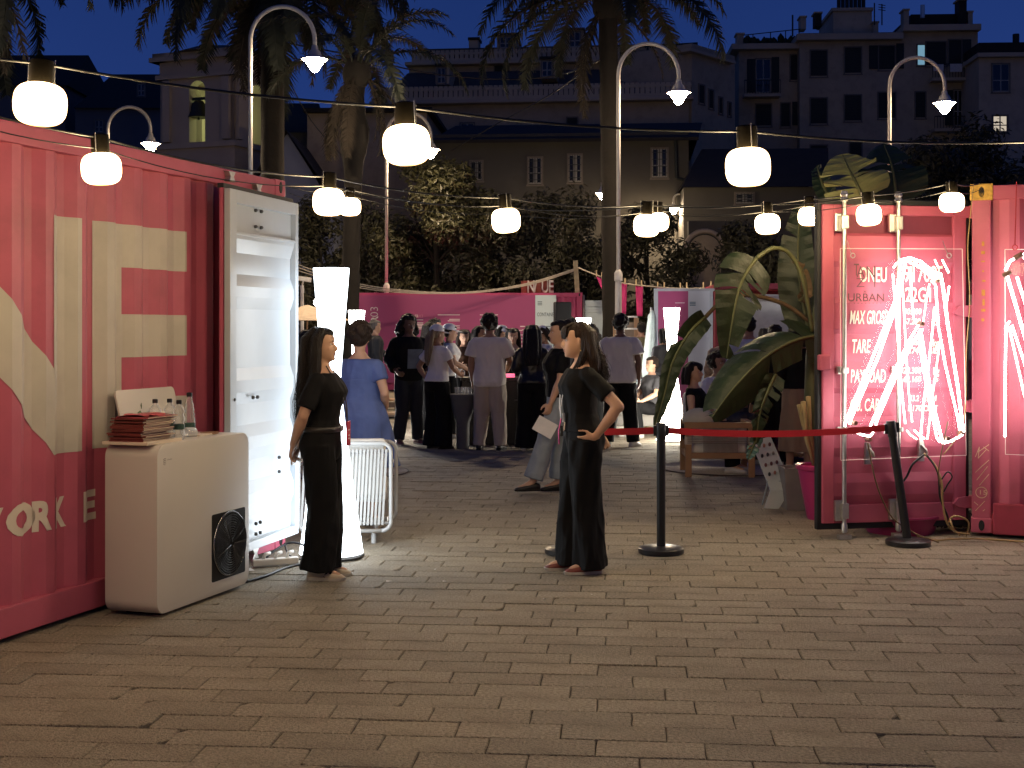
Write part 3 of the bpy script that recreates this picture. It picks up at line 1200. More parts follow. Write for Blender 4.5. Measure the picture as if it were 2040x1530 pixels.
PET = bpy.data.materials.new('clear_plastic')
PET.use_nodes = True
_n = PET.node_tree.nodes
_l = PET.node_tree.links.new
_t = _n.new('ShaderNodeBsdfTransparent')
_m = _n.new('ShaderNodeMixShader')
_w = _n.new('ShaderNodeLayerWeight')
_w.inputs['Blend'].default_value = .35
_q = _n.new('ShaderNodeMapRange')
_q.inputs['To Min'].default_value = .16
_q.inputs['To Max'].default_value = .75
_l(_w.outputs['Facing'], _q.inputs['Value'])
_l(_q.outputs[0], _m.inputs[0])
_l(_t.outputs[0], _m.inputs[1])
_n['Principled BSDF'].inputs['Base Color'].default_value = (.75, .78, .80, 1)
_n['Principled BSDF'].inputs['Roughness'].default_value = .12
_l(_n['Principled BSDF'].outputs[0], _m.inputs[2])
_l(_m.outputs[0], _n['Material Output'].inputs[0])
CAPB = M('black_cap', (.012, .012, .014), .4)
LABG = M('dark_green_label', (.03, .07, .06), .5, var=.5, scale=60)
WAT = GL('water', (.96, .98, 1), .0, 1.33)


def bottle(label, x, y, z=.97, wavy=False, off=None, scale=1.0):
    t = thing('water_bottle', label, 'bottle', (0, 0, 0), 0, 'plastic water bottles on the white machine')
    pr = [(.001, 0), (.026, 0), (.031, .008), (.031, .05), (.029, .056), (.031, .062), (.031, .085), (.027, .095), (.033, .112), (.031, .13), (.025, .14), (.033, .155), (.03, .17), (.02, .185), (.013, .192), (.013, .205)]
    if wavy:
        pr = [(.001, 0), (.027, 0), (.031, .008), (.031, .075)] + [(.031 - .004 * (k % 2) - .0012 * k, .08 + .013 * k) for k in range(8)] + [(.014, .192), (.013, .205)]
    b = MB()
    b.lathe([(r_, z_) for r_, z_ in pr], 18, caps=False)
    b.build('bottle_body', PET, t, smooth=True)
    b = MB()
    b.lathe([(.0145, .20), (.0152, .203), (.0152, .219), (.012, .222), (.001, .222)], 14)
    b.build('cap', CAPB, t, smooth=40)
    b = MB()
    b.lathe([(.0316, .058 if not wavy else .02), (.0316, .088 if not wavy else .06)], 18, caps=False)
    b.build('bottle_label', LABG, t, smooth=True)
    if off is not None:
        t.location = AM @ Vector(off)
        t.rotation_euler = (0, 0, 1)
    else:
        top(t, x, y, z)
    t.scale = (1.05 * scale,) * 3
    return t


bottle('clear water bottle with dark green label standing right of the magazine stack', 352, 883, off=(.385, .10, .97))
bottle('clear bottle standing behind the magazine stack before the leaf logo', 300, 876, off=(.345, .235, .97), scale=1.02)
bottle('clear bottle half hidden behind the labelled bottle before the leaning sign', 349, 866, off=(.50, .235, .97), scale=1.0)
bottle('wavy tinted bottle standing farthest back near the open white door', 402, 855, off=(.78, .27, .97), wavy=True, scale=1.1)
b = MB()
b.lathe([(.022, 0), (.026, .004), (.034, .10), (.0345, .105), (.032, .105), (.024, .008), (.002, .008)], 16)
o = b.build('plastic_cup', PET, smooth=40)
o.matrix_world = AM @ Matrix.Translation((.52, .15, 1.005)) @ Matrix.Rotation(R(98), 4, 'Y')
tag(o, 'clear plastic cup lying on its side beside the labelled bottle', 'cup')
b = MB()
b.prism(rrect(0, .16, 0, .08, .012, 4), 0, .009)
o = b.build('phone', M('cream_phone', (.75, .66, .55), .3), bevel=.002)
o.matrix_world = AM @ Matrix.Translation((.62, .10, .971))
tag(o, 'cream phone lying flat on the machine top right of the cup', 'phone')
b = MB()
b.lathe([(.04, 0), (.055, .004), (.058, .012), (.05, .012), (.04, .006), (.001, .006)], 18)
o = b.build('saucer', M('brown_dish', (.35, .2, .12), .4), smooth=40)
o.location = AM @ Vector((.80, .14, .971))
tag(o, 'small brown dish at the far end of the machine top', 'dish')

# power strip and leads near the open door
b = MB()
b.bx(-.16, .16, -.03, .03, .01, .055)
strip = b.build('power_strip', M('white_plastic', (.78, .76, .72), .4), bevel=.01)
p = gd(548, 1128)
strip.location = (p.x, p.y, 0)
strip.rotation_euler = (0, 0, .42)
tag(strip, 'white power strip lying on the paving below the open white door', 'power strip')
b = MB()
for k in range(3):
    b.tube([(-.08 + .08 * k, 0, .05), (-.07 + .08 * k, .0, .085), (-.03 + .08 * k, .02, .09)], .012, 8)
b.build('plug', MATS['white_plastic'], strip, smooth=True)
cable('thick black lead on the paving running from the machine past the cream sneaker', [gd(490, 1162) + Vector((0, 0, .01)), gd(530, 1150) + Vector((0, 0, .01)), gd(570, 1134) + Vector((0, 0, .01)), gd(610, 1126) + Vector((0, 0, .01)), gd(700, 1118) + Vector((0, 0, .01)), gd(724, 1108) + Vector((0, 0, .01))], .009, CABB)
cable('black lead arching out from under the white door above the power strip', [px(520, 1122, 9.3), px(545, 1098, 9.4), px(575, 1082, 9.5), px(600, 1084, 9.4), px(625, 1100, 9.3), gd(640, 1118) + Vector((0, 0, .01))], .008, CABB)
cable('thin dark lead drooping from the door bottom to the paving', [px(567, 1082, 9.5), px(572, 1100, 9.45), px(585, 1112, 9.4), gd(600, 1116) + Vector((0, 0, .008))], .006, CABB)


# ------------------------------------------------------------------ tall hourglass lamps
def hourglass(label, loc, H, rt, rw, rb, wf):
    t = thing('floor_lamp', label, 'lamp', loc, 0, 'glowing white hourglass floor lamps')
    b = MB()
    pr = []
    for k in range(25):
        f = k / 24
        if f < wf:
            u = f / wf
            r_ = rb + (rw - rb) * (1 - (1 - u) ** 1.12)
        else:
            u = (f - wf) / (1 - wf)
            r_ = rw + (rt - rw) * u ** 1.08
        pr.append((r_, .03 + (H - .03) * f))
    pr.append((rt * .93, H - .004))
    pr.append((.01, H - .006))
    b.lathe([(rb * .96, .03)] + pr, 32)
    b.build('lamp_shade', GLOW, t, smooth=50)
    b = MB()
    b.lathe([(.01, 0), (rb * .97, 0), (rb * .98, .028), (.01, .028)], 32)
    b.build('lamp_base', M('grey_base', (.45, .45, .46), .4), t, smooth=40)
    return t


GLOW = EM('lamp_glow', COOL, 6.2)
GLOWN = EM('lamp_glow_warm', (1, .92, .78), 20)
p = gd(660, 1109)
GLOW0 = GLOW
hourglass('tallest glowing hourglass lamp beside the woman with long hair', p, 2.05, .128, .066, .226, .60)
GLOW = EM('lamp_glow_far', (1, .96, .92), 36)
hourglass('glowing hourglass lamp behind the head of the woman in the blue dress', Vector((-2.38, 20.6, 0)), 1.90, .125, .062, .2, .60)
hourglass('glowing hourglass lamp behind the woman with the lanyard before a grey door', Vector((1.20, 22.6, 0)), 1.80, .125, .062, .2, .60)
GLOW = GLOWN
hourglass('glowing hourglass lamp standing between seated people and drooping banana leaf', Vector((2.29, 19.3, 0)), 1.92, .118, .052, .225, .62)

# ------------------------------------------------------------------ festoon bulbs
BULB = EM('bulb_glow', (1, .73, .42), 60)
_n = BULB.node_tree.nodes
_l = BULB.node_tree.links.new
_lw = _n.new('ShaderNodeLayerWeight')          # amber rim painted into the glow by viewing angle, imitating the bulb's halo
_lw.inputs['Blend'].default_value = .5
_rp = _n.new('ShaderNodeValToRGB')
_rp.color_ramp.elements[0].color = (1, .74, .40, 1)
_rp.color_ramp.elements[0].position = .30
_rp.color_ramp.elements[1].color = (.028, .014, .004, 1)
_rp.color_ramp.elements[1].position = .86
_l(_lw.outputs['Facing'], _rp.inputs[0])
_l(_rp.outputs[0], _n['Principled BSDF'].inputs['Emission Color'])
SOCK = M('bronze_socket', (.0045, .0035, .002), .5, var=.2, spec=.06)
WIRE = M('black_wire_sheath', (.02, .02, .02), .45)
gp = []
for k in range(19):
    a = -PI / 2 + PI * k / 18
    c_, s_ = math.cos(a), math.sin(a)
    gp.append((max(.0015, .09 * abs(c_) ** .62), .078 * math.copysign(abs(s_) ** .72, s_) * (1.0 if s_ < 0 else .96)))
b = MB()
b.lathe(gp, 28)
bulbme = b.mesh('globe', True)
bulbme.materials.append(BULB)
b = MB()
b.lathe([(.001, .072), (.040, .072), (.041, .080), (.041, .155), (.036, .160), (.001, .160)], 20)
sockme = b.mesh('festoon_bulb', 40)
sockme.materials.append(SOCK)
b = MB()
b.tube([(-.043, 0, .075), (-.043, 0, .165)], .0022, 5)
b.tube([(.043, 0, .075), (.043, 0, .165)], .0022, 5)
hangme = b.mesh('hanger_wire')
hangme.materials.append(STEEL)


def bulb(pos, label, tilt=0.0, group='warm white festoon bulbs'):
    o = put('festoon_bulb', sockme, None)
    put('globe', bulbme, None, o)
    put('hanger_wire', hangme, None, o)
    o.location = pos
    o.rotation_euler = (rnd.gauss(0, .05), rnd.gauss(0, .05), rnd.uniform(0, 6))
    o.scale = (1, 1, rnd.uniform(.95, 1.04))
    tag(o, label, 'light bulb', group)
    return o


def festoon(label, pts, bulbs, sag=.06, twin=False):
    line = []
    P = [Vector(p) + Vector((0, 0, .14)) for p in pts]
    for i in range(len(P) - 1):
        for k in range(10):
            t = k / 10
            q = P[i].lerp(P[i + 1], t)
            q.z -= sag * 4 * t * (1 - t) * min(1, (P[i + 1] - P[i]).length / 2)
            line.append(q)
    line.append(P[-1])
    b = MB()
    b.tube(line, .0055, 6)
    o = b.build('festoon_cable', WIRE, smooth=True)
    tag(o, label, 'cable')
    if twin:
        b = MB()
        l2 = []
        for i in range(len(P) - 1):
            for k in range(10):
                t = k / 10
                q = P[i].lerp(P[i + 1], t)
                q.z -= sag * 5.5 * t * (1 - t) * min(1, (P[i + 1] - P[i]).length / 2) + .05
                l2.append(q)
        l2.append(P[-1] - Vector((0, 0, .05)))
        b.tube(l2, .003, 5)
        b.build('support_wire', WIRE, o, smooth=True)


A = [px(80, 207, 4.64), px(810, 288, 5.03), px(1490, 332, 5.36)]
dA = A[0] - A[1]
A0 = A[0] + dA + Vector((0, 0, .05))
A3 = A[2] + (A[2] - A[1]) + Vector((0, 0, .05))
A4 = A3 + (A[2] - A[1]) + Vector((0, 0, .15))
festoon('nearest festoon cable carrying the three biggest bulbs', [A0 + dA, A0] + A + [A3, A4], 3, .035)
for p, l in zip([A0, A[0], A[1], A[2], A3], ['festoon bulb of the nearest cable beyond the left picture edge', 'big festoon bulb at top left over the pink container', 'big festoon bulb at the middle of the nearest cable', 'big festoon bulb at right of the nearest cable before the dark apartment house', 'festoon bulb of the nearest cable beyond the right picture edge']):
    bulb(p, l)
B = [px(202, 336, 6.1), px(655, 402, 7.5), px(1008, 439, 8.3), px(1288, 449, 9.2), px(1529, 446, 9.55), px(1731, 428, 9.7), px(1896, 403, 9.75)]
B0 = B[0] + (B[0] - B[1]) * .75 + Vector((0, 0, .10))
festoon('second festoon cable running from the left container to the right container', [B0 + Vector((-.5, -1, .15)), B0] + B + [px(1950, 366, 10.4) - Vector((0, 0, .14))], 7, .05, True)
for p, l in zip([B0] + B, ['festoon bulb of the second cable left of the picture edge', 'festoon bulb hanging before the rim of the left pink container', 'festoon bulb just above the white door and tallest lamp', 'festoon bulb in front of the lit leafy tree', 'festoon bulb right of the pale palm trunk and lamp post', 'festoon bulb left of the upright banana leaf', 'festoon bulb between the two locking rods over the stencilled door', 'festoon bulb at the top hinge by the ochre casting']):
    bulb(p, l)
C = [px(697, 412, 10.9), px(1004, 448, 10.9), px(1310, 442, 10.6), px(1612, 431, 10.9)]
festoon('farther festoon cable starting at the left container corner', [px(578, 372, 9.85) - Vector((0, 0, .14))] + C + [px(1700, 420, 10.6)], 4, .06, True)
for p, l in zip([C[0], C[2], C[3]], ['small festoon bulb partly behind the one above the tallest lamp', 'small festoon bulb partly behind the one near the palm trunk', 'small festoon bulb at the top left corner of the stencilled door']):
    bulb(p, l)

# ------------------------------------------------------------------ street lamps
LPAINT = M('grey_lamp_paint', (.46, .44, .42), .45, var=.08)
SLENS = EM('street_lamp_glow', (1, .74, .46), 620)
_n = SLENS.node_tree.nodes
_l = SLENS.node_tree.links.new
_lw = _n.new('ShaderNodeLayerWeight')  # dim amber rim put into the emission, imitating glare round the lamp glass
_lw.inputs['Blend'].default_value = .5
_rp = _n.new('ShaderNodeValToRGB')
_rp.color_ramp.elements[0].color = (1, .74, .46, 1)
_rp.color_ramp.elements[0].position = .35
_rp.color_ramp.elements[1].color = (.004, .0019, .0006, 1)
_rp.color_ramp.elements[1].position = .9
_l(_lw.outputs['Facing'], _rp.inputs[0])
_l(_rp.outputs[0], _n['Principled BSDF'].inputs['Emission Color'])


def street_lamp(label, xp, xl, yl, Y, pole_z0=0.0, collar=None):
    base = px(xp, HY, Y)
    head = px(xl, yl, Y)
    sp = head.x - base.x
    zl = head.z
    t = thing('street_lamp', label, 'street lamp', (base.x, base.y, 0), 0, 'hooked street lamps')
    rr = abs(sp) / 2
    zs = zl + .42
    b = MB()
    pts = [(0, 0, 2.6), (0, 0, zs)]
    pts += [(sp / 2 - sp / 2 * math.cos(a), 0, zs + rr * 1.05 * math.sin(a)) for a in np.linspace(.12, PI - .02, 22)]
    pts.append((sp, 0, zl + .30))
    b.tube(pts, .042, 12)
    b.build('arm', LPAINT, t, smooth=True)
    b = MB()
    b.tube([(0, 0, 0), (0, 0, 2.4), (0, 0, 2.75)], [.075, .07, .06], 12)
    b.lathe([(.06, 2.6), (.085, 2.62), (.085, 2.78), (.06, 2.82), (.045, 2.85)], 16)
    b.lathe([(.12, 0), (.12, .05), (.09, .1), (.075, .3)], 16)
    b.build('pole', LPAINT, t, smooth=40)
    b = MB()
    b.lathe([(.02, .34), (.055, .32), (.07, .24), (.11, .20), (.14, .12), (.25, .06), (.255, .05), (.20, .05), (.01, .07)], 24, X=Matrix.Translation((sp, 0, zl)))
    b.build('lamp_hood', LPAINT, t, smooth=40)
    b = MB()
    b.lathe([(.235, .048), (.19, .02), (.13, -.06), (.08, -.15), (.035, -.19), (.002, -.195)], 24, X=Matrix.Translation((sp, 0, zl)))
    b.build('lamp_glass', SLENS, t, smooth=True)
    return t


street_lamp('hooked street lamp right above the far end of the left container', 499, 627, 124, 25.8)
street_lamp('hooked street lamp beside the tall palm trunk at the centre', 1232, 1352, 190, 28)
street_lamp('hooked street lamp in front of the dark apartment house', 1772, 1882, 210, 30)
street_lamp('hooked street lamp over the left container near the bell tower', 215, 300, 290, 35)
street_lamp('street lamp half hidden behind the big middle bulb by the lit tree', 770, 858, 302, 36)
street_lamp('distant street lamp peeking left of the tall palm trunk', 1221, 1199, 388, 52)
street_lamp('small distant hooked street lamp near the arched garden wall', 1363, 1342, 418, 56)

# ------------------------------------------------------------------ belt barrier
POSTM = M('black_post', (.02, .02, .022), .35, var=.2)
BELT = M('red_belt', (.50, .02, .03), .55, var=.08, bump=.1, bscale=300)


def stanchion(label, base, tx=0.0, ty=0.0, belt_dir=0):
    t = thing('stanchion', label, 'barrier post', base, 0, 'black belt barrier posts')
    b = MB()
    b.lathe([(.001, 0), (.155, 0), (.165, .008), (.165, .036), (.155, .044), (.06, .055), (.001, .055)], 40)
    b.build('base', POSTM, t, smooth=40)
    X = Matrix.Rotation(tx, 4, 'Y') @ Matrix.Rotation(ty, 4, 'X')
    b = MB()
    b.tube([X @ Vector((0, 0, .05)), X @ Vector((0, 0, .84))], .032, 20)
    b.build('post', POSTM, t, smooth=40)
    b = MB()
    b.lathe([(.034, .82), (.037, .83), (.037, .93), (.033, .94), (.001, .94)], 20, X=X)
    b.box(X @ Vector((.042, 0, .885)), (.026, .03, .075))
    b.box(X @ Vector((-.042, 0, .885)), (.026, .03, .075))
    b.build('belt_head', POSTM, t, smooth=40)
    return t


S1, S2, S3 = gd(1131, 1103), gd(1317, 1102), gd(1809, 1086)
stanchion('black barrier post hidden behind the woman with the lanyard, only its base showing', S1)
stanchion('upright black barrier post with red belt at the centre right', S2)
stanchion('leaning black barrier post before the stencilled pink door', S3, tx=R(-8))
S3t = Vector((S3.x - .125, S3.y, .88))


def belt(label, p, q, sag):
    b = MB()
    vs = []
    nn = 24
    for i in range(nn + 1):
        t = i / nn
        c = Vector(p).lerp(Vector(q), t)
        c.z -= sag * 4 * t * (1 - t)
        for dy, dz in ((-.0012, -.024), (-.0012, .024), (.0012, .024), (.0012, -.024)):
            vs.append((c.x, c.y + dy, c.z + dz))
    b.rings([vs[i * 4:i * 4 + 4] for i in range(nn + 1)])
    tag(b.build('barrier_belt', BELT), label, 'belt')


belt('red belt stretched from the woman with the lanyard to the upright post', S1 + Vector((.055, 0, .885)), S2 + Vector((-.055, 0, .885)), .008)
belt('long red belt stretched from the upright post to the leaning post', S2 + Vector((.055, 0, .885)), S3t + Vector((-.03, 0, .0)), .035)

# ------------------------------------------------------------------ white strapped lounge chair
WMET = M('white_tube', (.45, .45, .44), .35, var=.03)
STRAP = M('white_strap', (.42, .42, .41), .55, var=.05)
CUSH = M('cream_cushion', (.72, .70, .66), .85, var=.05, bump=.2, bscale=90)
wc = thing('lounge_chair', 'white strapped lounge chair seen from behind beside the tallest lamp', 'chair', (-1.60, 10.08, 0), R(4))


def loop(x0, x1, z0, z1, y, r, n=6):
    out = []
    for cx, cz, a0 in ((x1 - r, z0 + r, -90), (x1 - r, z1 - r, 0), (x0 + r, z1 - r, 90), (x0 + r, z0 + r, 180)):
        for k in range(n):
            a = R(a0 + 90 * k / (n - 1))
            out.append((cx + r * math.cos(a), y, cz + r * math.sin(a)))
    return out + [out[0]]


for y, x1 in ((0, .69), (.62, .72)):
    b = MB()
    b.tube(loop(.0, x1, .10, .76 if y == 0 else .72, y, .07), .0155, 10)
    b.build('frame_tube', WMET, wc, smooth=True)
b = MB()
for x, z in ((.03, .11), (.66, .11), (.69, .60), (.0, .60), (.64, .755), (.05, .755)):
    b.tube([(x, 0, z), (x, .62, z - (.03 if z > .5 else 0))], .013, 8)
for z in (.70, .16):
    b.tube([(.02, .012, z), (.68, .012, z)], .011, 8)
b.build('cross_bar', WMET, wc, smooth=True)
b = MB()
b.tube([(.0, 0, .0)] * 1 + [(.0, 0, .01)], .001, 3)
for x, y in ((.13, .04), (.56, .04), (.13, .56), (.56, .56)):
    b = MB()
    b.tube([(x, y, 0), (x, y, .10)], .019, 12)
    b.build('leg', WMET, wc, smooth=40)
for i in range(23):
    x = .035 + i * .0275
    b = MB()
    b.rings([[(x - .009 + dx, y_, z_) for dx, y_, z_ in ((0, -.012, 0), (.017, -.012, 0), (.017, -.003, 0), (0, -.003, 0))] for z_ in (.1,)] * 0 + [[(x + s_ * .0085 + sl, yy, zz_) for s_, yy in ((-1, -.014), (1, -.014), (1, -.004), (-1, -.004))] for zz_, sl in ((.145, -.014), (.40, .0), (.715, .016))])
    b.build('strap', STRAP, wc)
b = MB()
b.box((.35, .10, .735), (.60, .13, .10))
b.build('back_cushion', CUSH, wc, smooth=True, bevel=.035, seg=4)
b = MB()
b.box((.35, .36, .38), (.60, .50, .16))
b.box((.35, .10, .52), (.58, .12, .34))
b.build('seat_cushion', CUSH, wc, smooth=True, bevel=.035, seg=4)


def rug(label, c, r_, mat1, mat2):
    t = thing('rug', label, 'rug', (c[0], c[1], 0), 0)
    b = MB()
    pr = []
    for k in range(26):
        rr = r_ * (k + .5) / 26
        pr += [(rr - r_ * .016, .008), (rr, .016), (rr + r_ * .016, .008)]
    pr += [(r_, .004)]
    b.lathe([(.004, .008)] + pr, 48, caps=False)
    b.build('woven_top', mat1, t, smooth=False)
    b = MB()
    b.lathe([(r_ * 1.0, .002), (r_ * 1.012, .008), (r_ * 1.0, .014), (r_ * .985, .012)], 60, caps=False)
    b.build('rug_border', mat2, t)


JUTE = M('pale_jute', (.46, .41, .33), .9, var=.3, scale=60)
JUTED = M('jute_border', (.12, .10, .08), .9)
rug('round pale rug edge showing right of the white lounge chair', (-1.95, 15.2), .78, JUTE, JUTED)
rug('round jute rug under the wooden armchair', (2.55, 15.6), .83, JUTE, JUTED)

# ------------------------------------------------------------------ wooden armchair from behind
TEAK = M('teak', (.34, .19, .09), .5, var=.18, scale=6, stretch=(1, 1, .2))
ROPE = M('rope', (.26, .22, .18), .9, var=.2)
wa = thing('wooden_armchair', 'wooden armchair with woven rope back on the jute rug', 'chair', px(1365, 655, 14.7) - Vector((0, 0, HC)), R(-2))
wx = .757
for x, y in ((.035, .0), (wx - .035, .0), (.035, .62), (wx - .035, .62)):
    b = MB()
    b.box((x, y, .30), (.07, .045, .60))
    b.build('leg', TEAK, wa, bevel=.005)
b = MB()
b.box((wx / 2, .0, .567), (wx + .02, .05, .066))
b.build('top_rail', TEAK, wa, bevel=.005)
b = MB()
b.box((wx / 2, 0, .235), (wx - .14, .04, .065))
b.box((.035, .31, .235), (.045, .58, .06))
b.box((wx - .035, .31, .235), (.045, .58, .06))
b.build('seat_rail', TEAK, wa, bevel=.004)
for x in (.035, wx - .035):
    b = MB()
    b.box((x, .31, .585), (.075, .62, .03))
    b.build('armrest', TEAK, wa, bevel=.005)
b = MB()
for i in range(30):
    x = .20 + i * .0125
    b.tube([(x, -.028, .27), (x, -.032, .40), (x, -.028, .535)], .0042, 5)
for i in range(5):
    b.tube([(.02, -.036, .375 + i * .018), (wx - .02, -.036, .375 + i * .018)], .005, 5)
b.build('rope_weave', ROPE, wa)
b = MB()
for x in (.035, wx - .035):
    b.box((x, 0, .40), (.078, .054, .085))
b.build('leg_binding', M('pale_binding', (.5, .45, .38), .9, bump=.3, bscale=40), wa)
b = MB()
b.box((wx / 2, .12, .42), (.60, .14, .34))
b.box((wx / 2, .36, .32), (.62, .48, .14))
b.build('cushion', CUSH, wa, smooth=True, bevel=.04, seg=4)
b = MB()
b.ell((.16, .10, .63), (.18, .10, .12), 16, 10)
o = b.build('pillow', M('sage_cushion', (.50, .48, .40), .9, var=.1), smooth=True)
o.location = wa.location
o.rotation_euler = wa.rotation_euler
tag(o, 'pale sage pillow on the wooden armchair behind the smiling seated woman', 'pillow')


def sofa(label, loc, rz, W_=.85, mat=None):
    t = thing('armchair', label, 'chair', loc, rz, 'cream lounge armchairs')
    m = mat or CUSH
    b = MB()
    b.box((0, 0, .22), (W_, .72, .20))
    b.build('seat', m, t, smooth=True, bevel=.05, seg=3)
    b = MB()
    b.box((0, .30, .52), (W_, .18, .50))
    b.build('backrest', m, t, smooth=True, bevel=.06, seg=3)
    for s_ in (-1, 1):
        b = MB()
        b.box((s_ * (W_ / 2 - .07), 0, .38), (.13, .70, .32))
        b.build('armrest', m, t, smooth=True, bevel=.05, seg=3)
        for y in (-.3, .3):
            b = MB()
            b.box((s_ * (W_ / 2 - .08), y, .06), (.05, .05, .12))
            b.build('leg', TEAK, t)
    return t


sofa('cream armchair right of the fourth hourglass lamp behind the smiling woman', px(1418, 655, 18.3) - Vector((0, 0, HC)), R(175), .80)
sofa('cream low seat seen between the legs of the man in the grey shirt', px(1243, 655, 21) - Vector((0, 0, HC)), R(180), .9)
sofa('pale blue lounge seat behind the crouching woman', px(1262, 655, 23) - Vector((0, 0, HC)), R(170), .9, M('pale_teal_cushion', (.55, .68, .66), .85))

# ------------------------------------------------------------------ banana plant, pots and leaflet stand
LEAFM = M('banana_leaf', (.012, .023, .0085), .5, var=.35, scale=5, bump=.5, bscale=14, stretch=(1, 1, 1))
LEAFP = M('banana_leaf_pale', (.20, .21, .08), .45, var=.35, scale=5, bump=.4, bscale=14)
LEAFD = M('dry_banana_leaf', (.09, .06, .03), .8, var=.4, scale=12)
STEMM = M('banana_stem', (.085, .095, .04), .55, var=.35, scale=7)
ban = thing('banana_plant', 'tall banana plant with torn drooping leaves in a pink pot', 'plant', (2.60, 11.45, 0))
bo = Vector((2.60, 11.45, 0))


def spline(P, sub=6):
    P = [Vector(p) for p in P]
    out = []
    for i in range(len(P) - 1):
        p0, p1, p2, p3 = P[max(i - 1, 0)], P[i], P[i + 1], P[min(i + 2, len(P) - 1)]
        for k in range(sub):
            t = k / sub
            out.append(.5 * ((2 * p1) + (p2 - p0) * t + (2 * p0 - 5 * p1 + 4 * p2 - p3) * t * t + (3 * p1 - p0 - 3 * p2 + p3) * t ** 3))
    out.append(P[-1])
    return out


def banana_leaf(pts, hw, nrm, mat, fold=.35, tears=5, seed=0, asym=1.0, petiole=None, pr=.018, tipf=.55, dry=None):
    r_ = random.Random(seed)
    S = [p - bo for p in spline(pts, 8)]
    m = len(S) - 1
    N = Vector(nrm).normalized()
    b = MB()
    tl = sorted(r_.sample(range(3, m - 1), min(tears, m - 5)))
    ribs = {}
    nj = 5
    for side in (-1, 1):
        droop = r_.uniform(-.1, .25)
        ln = r_.uniform(.85, 1.05)
        prev = None
        for i in range(m + 1):
            t = i / m
            T = (S[min(i + 1, m)] - S[max(i - 1, 0)]).normalized()
            sd = T.cross(N).normalized() * side
            wdt = hw * (math.sin(PI * min(1, (t * .93 + .07)) ** tipf) ** .6 if t < 1 else 0) * (asym if side > 0 else 1)

            def ring(droop_, ln_):
                out = []
                for j in range(nj + 1):
                    u = j / nj
                    q = S[i] + sd * wdt * u * math.cos(fold) * ln_ + N * (wdt * u * math.sin(fold) - droop_ * wdt * u * u * 1.1) + N * .007 * math.sin(i * 2.1 + u * 2) * u + T * wdt * .28 * u
                    q.z -= abs(droop_) * wdt * u * u * .5
                    out.append(q)
                return out
            cur = ring(droop, ln)
            if prev is not None:
                b.rings([prev, cur], caps=False, closed=False)
            if i in tl and r_.random() < .75:
                droop = r_.uniform(-.15, .6)
                ln = r_.uniform(.75, 1.05)
                cur = ring(droop, ln)
                cur = [cur[0]] + [c + T * .012 * (k_ + 1) for k_, c in enumerate(cur[1:])]
            prev = cur
    lf = b.build('leaf', mat, ban, smooth=True)
    b = MB()
    b.tube(S, [pr * (1 - .8 * i / m) for i in range(m + 1)], 6)
    b.build('midrib', STEMM, lf, smooth=True)
    if petiole:
        b = MB()
        b.tube([p - bo for p in spline(petiole, 6)], pr * 1.05, 8)
        b.build('leaf_stalk', STEMM if not dry else LEAFD, lf, smooth=True)


banana_leaf([px(1506, 515, 11.2), px(1478, 560, 11.1), px(1462, 620, 11.05), px(1447, 716, 11.1)], .245, (.25, -1, .25), LEAFM, .25, 6, 1, petiole=[px(1618, 660, 11.5), px(1600, 560, 11.45), px(1575, 508, 11.4), px(1541, 494, 11.3), px(1506, 515, 11.2)])
banana_leaf([px(1632, 668, 11.5), px(1580, 680, 11.3), px(1520, 715, 11.15), px(1460, 775, 11.05), px(1418, 832, 11.0)], .225, (.35, -1, .55), LEAFM, -.25, 5, 2, asym=1.25, petiole=[px(1636, 690, 11.6), px(1632, 668, 11.5)])
banana_leaf([px(1405, 632, 11.4), px(1372, 664, 11.3), px(1340, 720, 11.3), px(1322, 790, 11.3), px(1303, 855, 11.3)], .125, (.6, -1, .35), LEAFM, .5, 1, 3, petiole=[px(1612, 640, 11.6), px(1560, 605, 11.6), px(1490, 588, 11.5), px(1440, 600, 11.45), px(1405, 632, 11.4)], dry=True)
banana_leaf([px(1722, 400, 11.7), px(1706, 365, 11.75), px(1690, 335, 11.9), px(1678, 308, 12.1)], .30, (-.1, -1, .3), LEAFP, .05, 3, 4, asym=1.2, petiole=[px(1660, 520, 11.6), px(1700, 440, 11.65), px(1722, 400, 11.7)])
banana_leaf([px(1786, 408, 12.2), px(1782, 360, 12.2), px(1774, 320, 12.3), px(1760, 286, 12.5)], .32, (.1, -1, .2), LEAFM, .08, 3, 5, petiole=[px(1680, 540, 11.8), px(1770, 450, 12.1), px(1786, 408, 12.2)])
banana_leaf([px(1612, 660, 11.7), px(1597, 590, 11.75), px(1590, 520, 11.8), px(1592, 450, 11.85), px(1600, 400, 11.9)], .19, (-.4, -1, .0), LEAFM, .2, 3, 6)
banana_leaf([px(1545, 745, 11.2), px(1525, 790, 11.15), px(1512, 830, 11.15), px(1506, 885, 11.2)], .11, (.4, -1, .2), LEAFM, .4, 4, 7)
banana_leaf([px(1512, 860, 11.2), px(1500, 890, 11.2), px(1490, 915, 11.2)], .07, (.3, -1, .1), M('bluish_leaf', (.05, .11, .10), .4, var=.3), .4, 2, 8)
banana_leaf([px(1655, 395, 11.9), px(1640, 370, 12), px(1632, 345, 12.1), px(1628, 330, 12.2)], .1, (-.7, -1, .2), LEAFM, .3, 2, 9)
banana_leaf([px(1592, 600, 11.6), px(1606, 580, 11.6), px(1600, 540, 11.6), px(1580, 520, 11.55)], .07, (0, -1, .2), LEAFD, .5, 3, 10)
b = MB()
b.tube([Vector((.06, .06, .5)), px(1618, 800, 11.55) - bo, px(1620, 700, 11.6) - bo, px(1630, 600, 11.65) - bo], [.075, .07, .06, .03], 12, mod=lambda A_, t: 1 + .06 * math.sin(A_ * 3))
b.build('trunk', STEMM, ban, smooth=True)
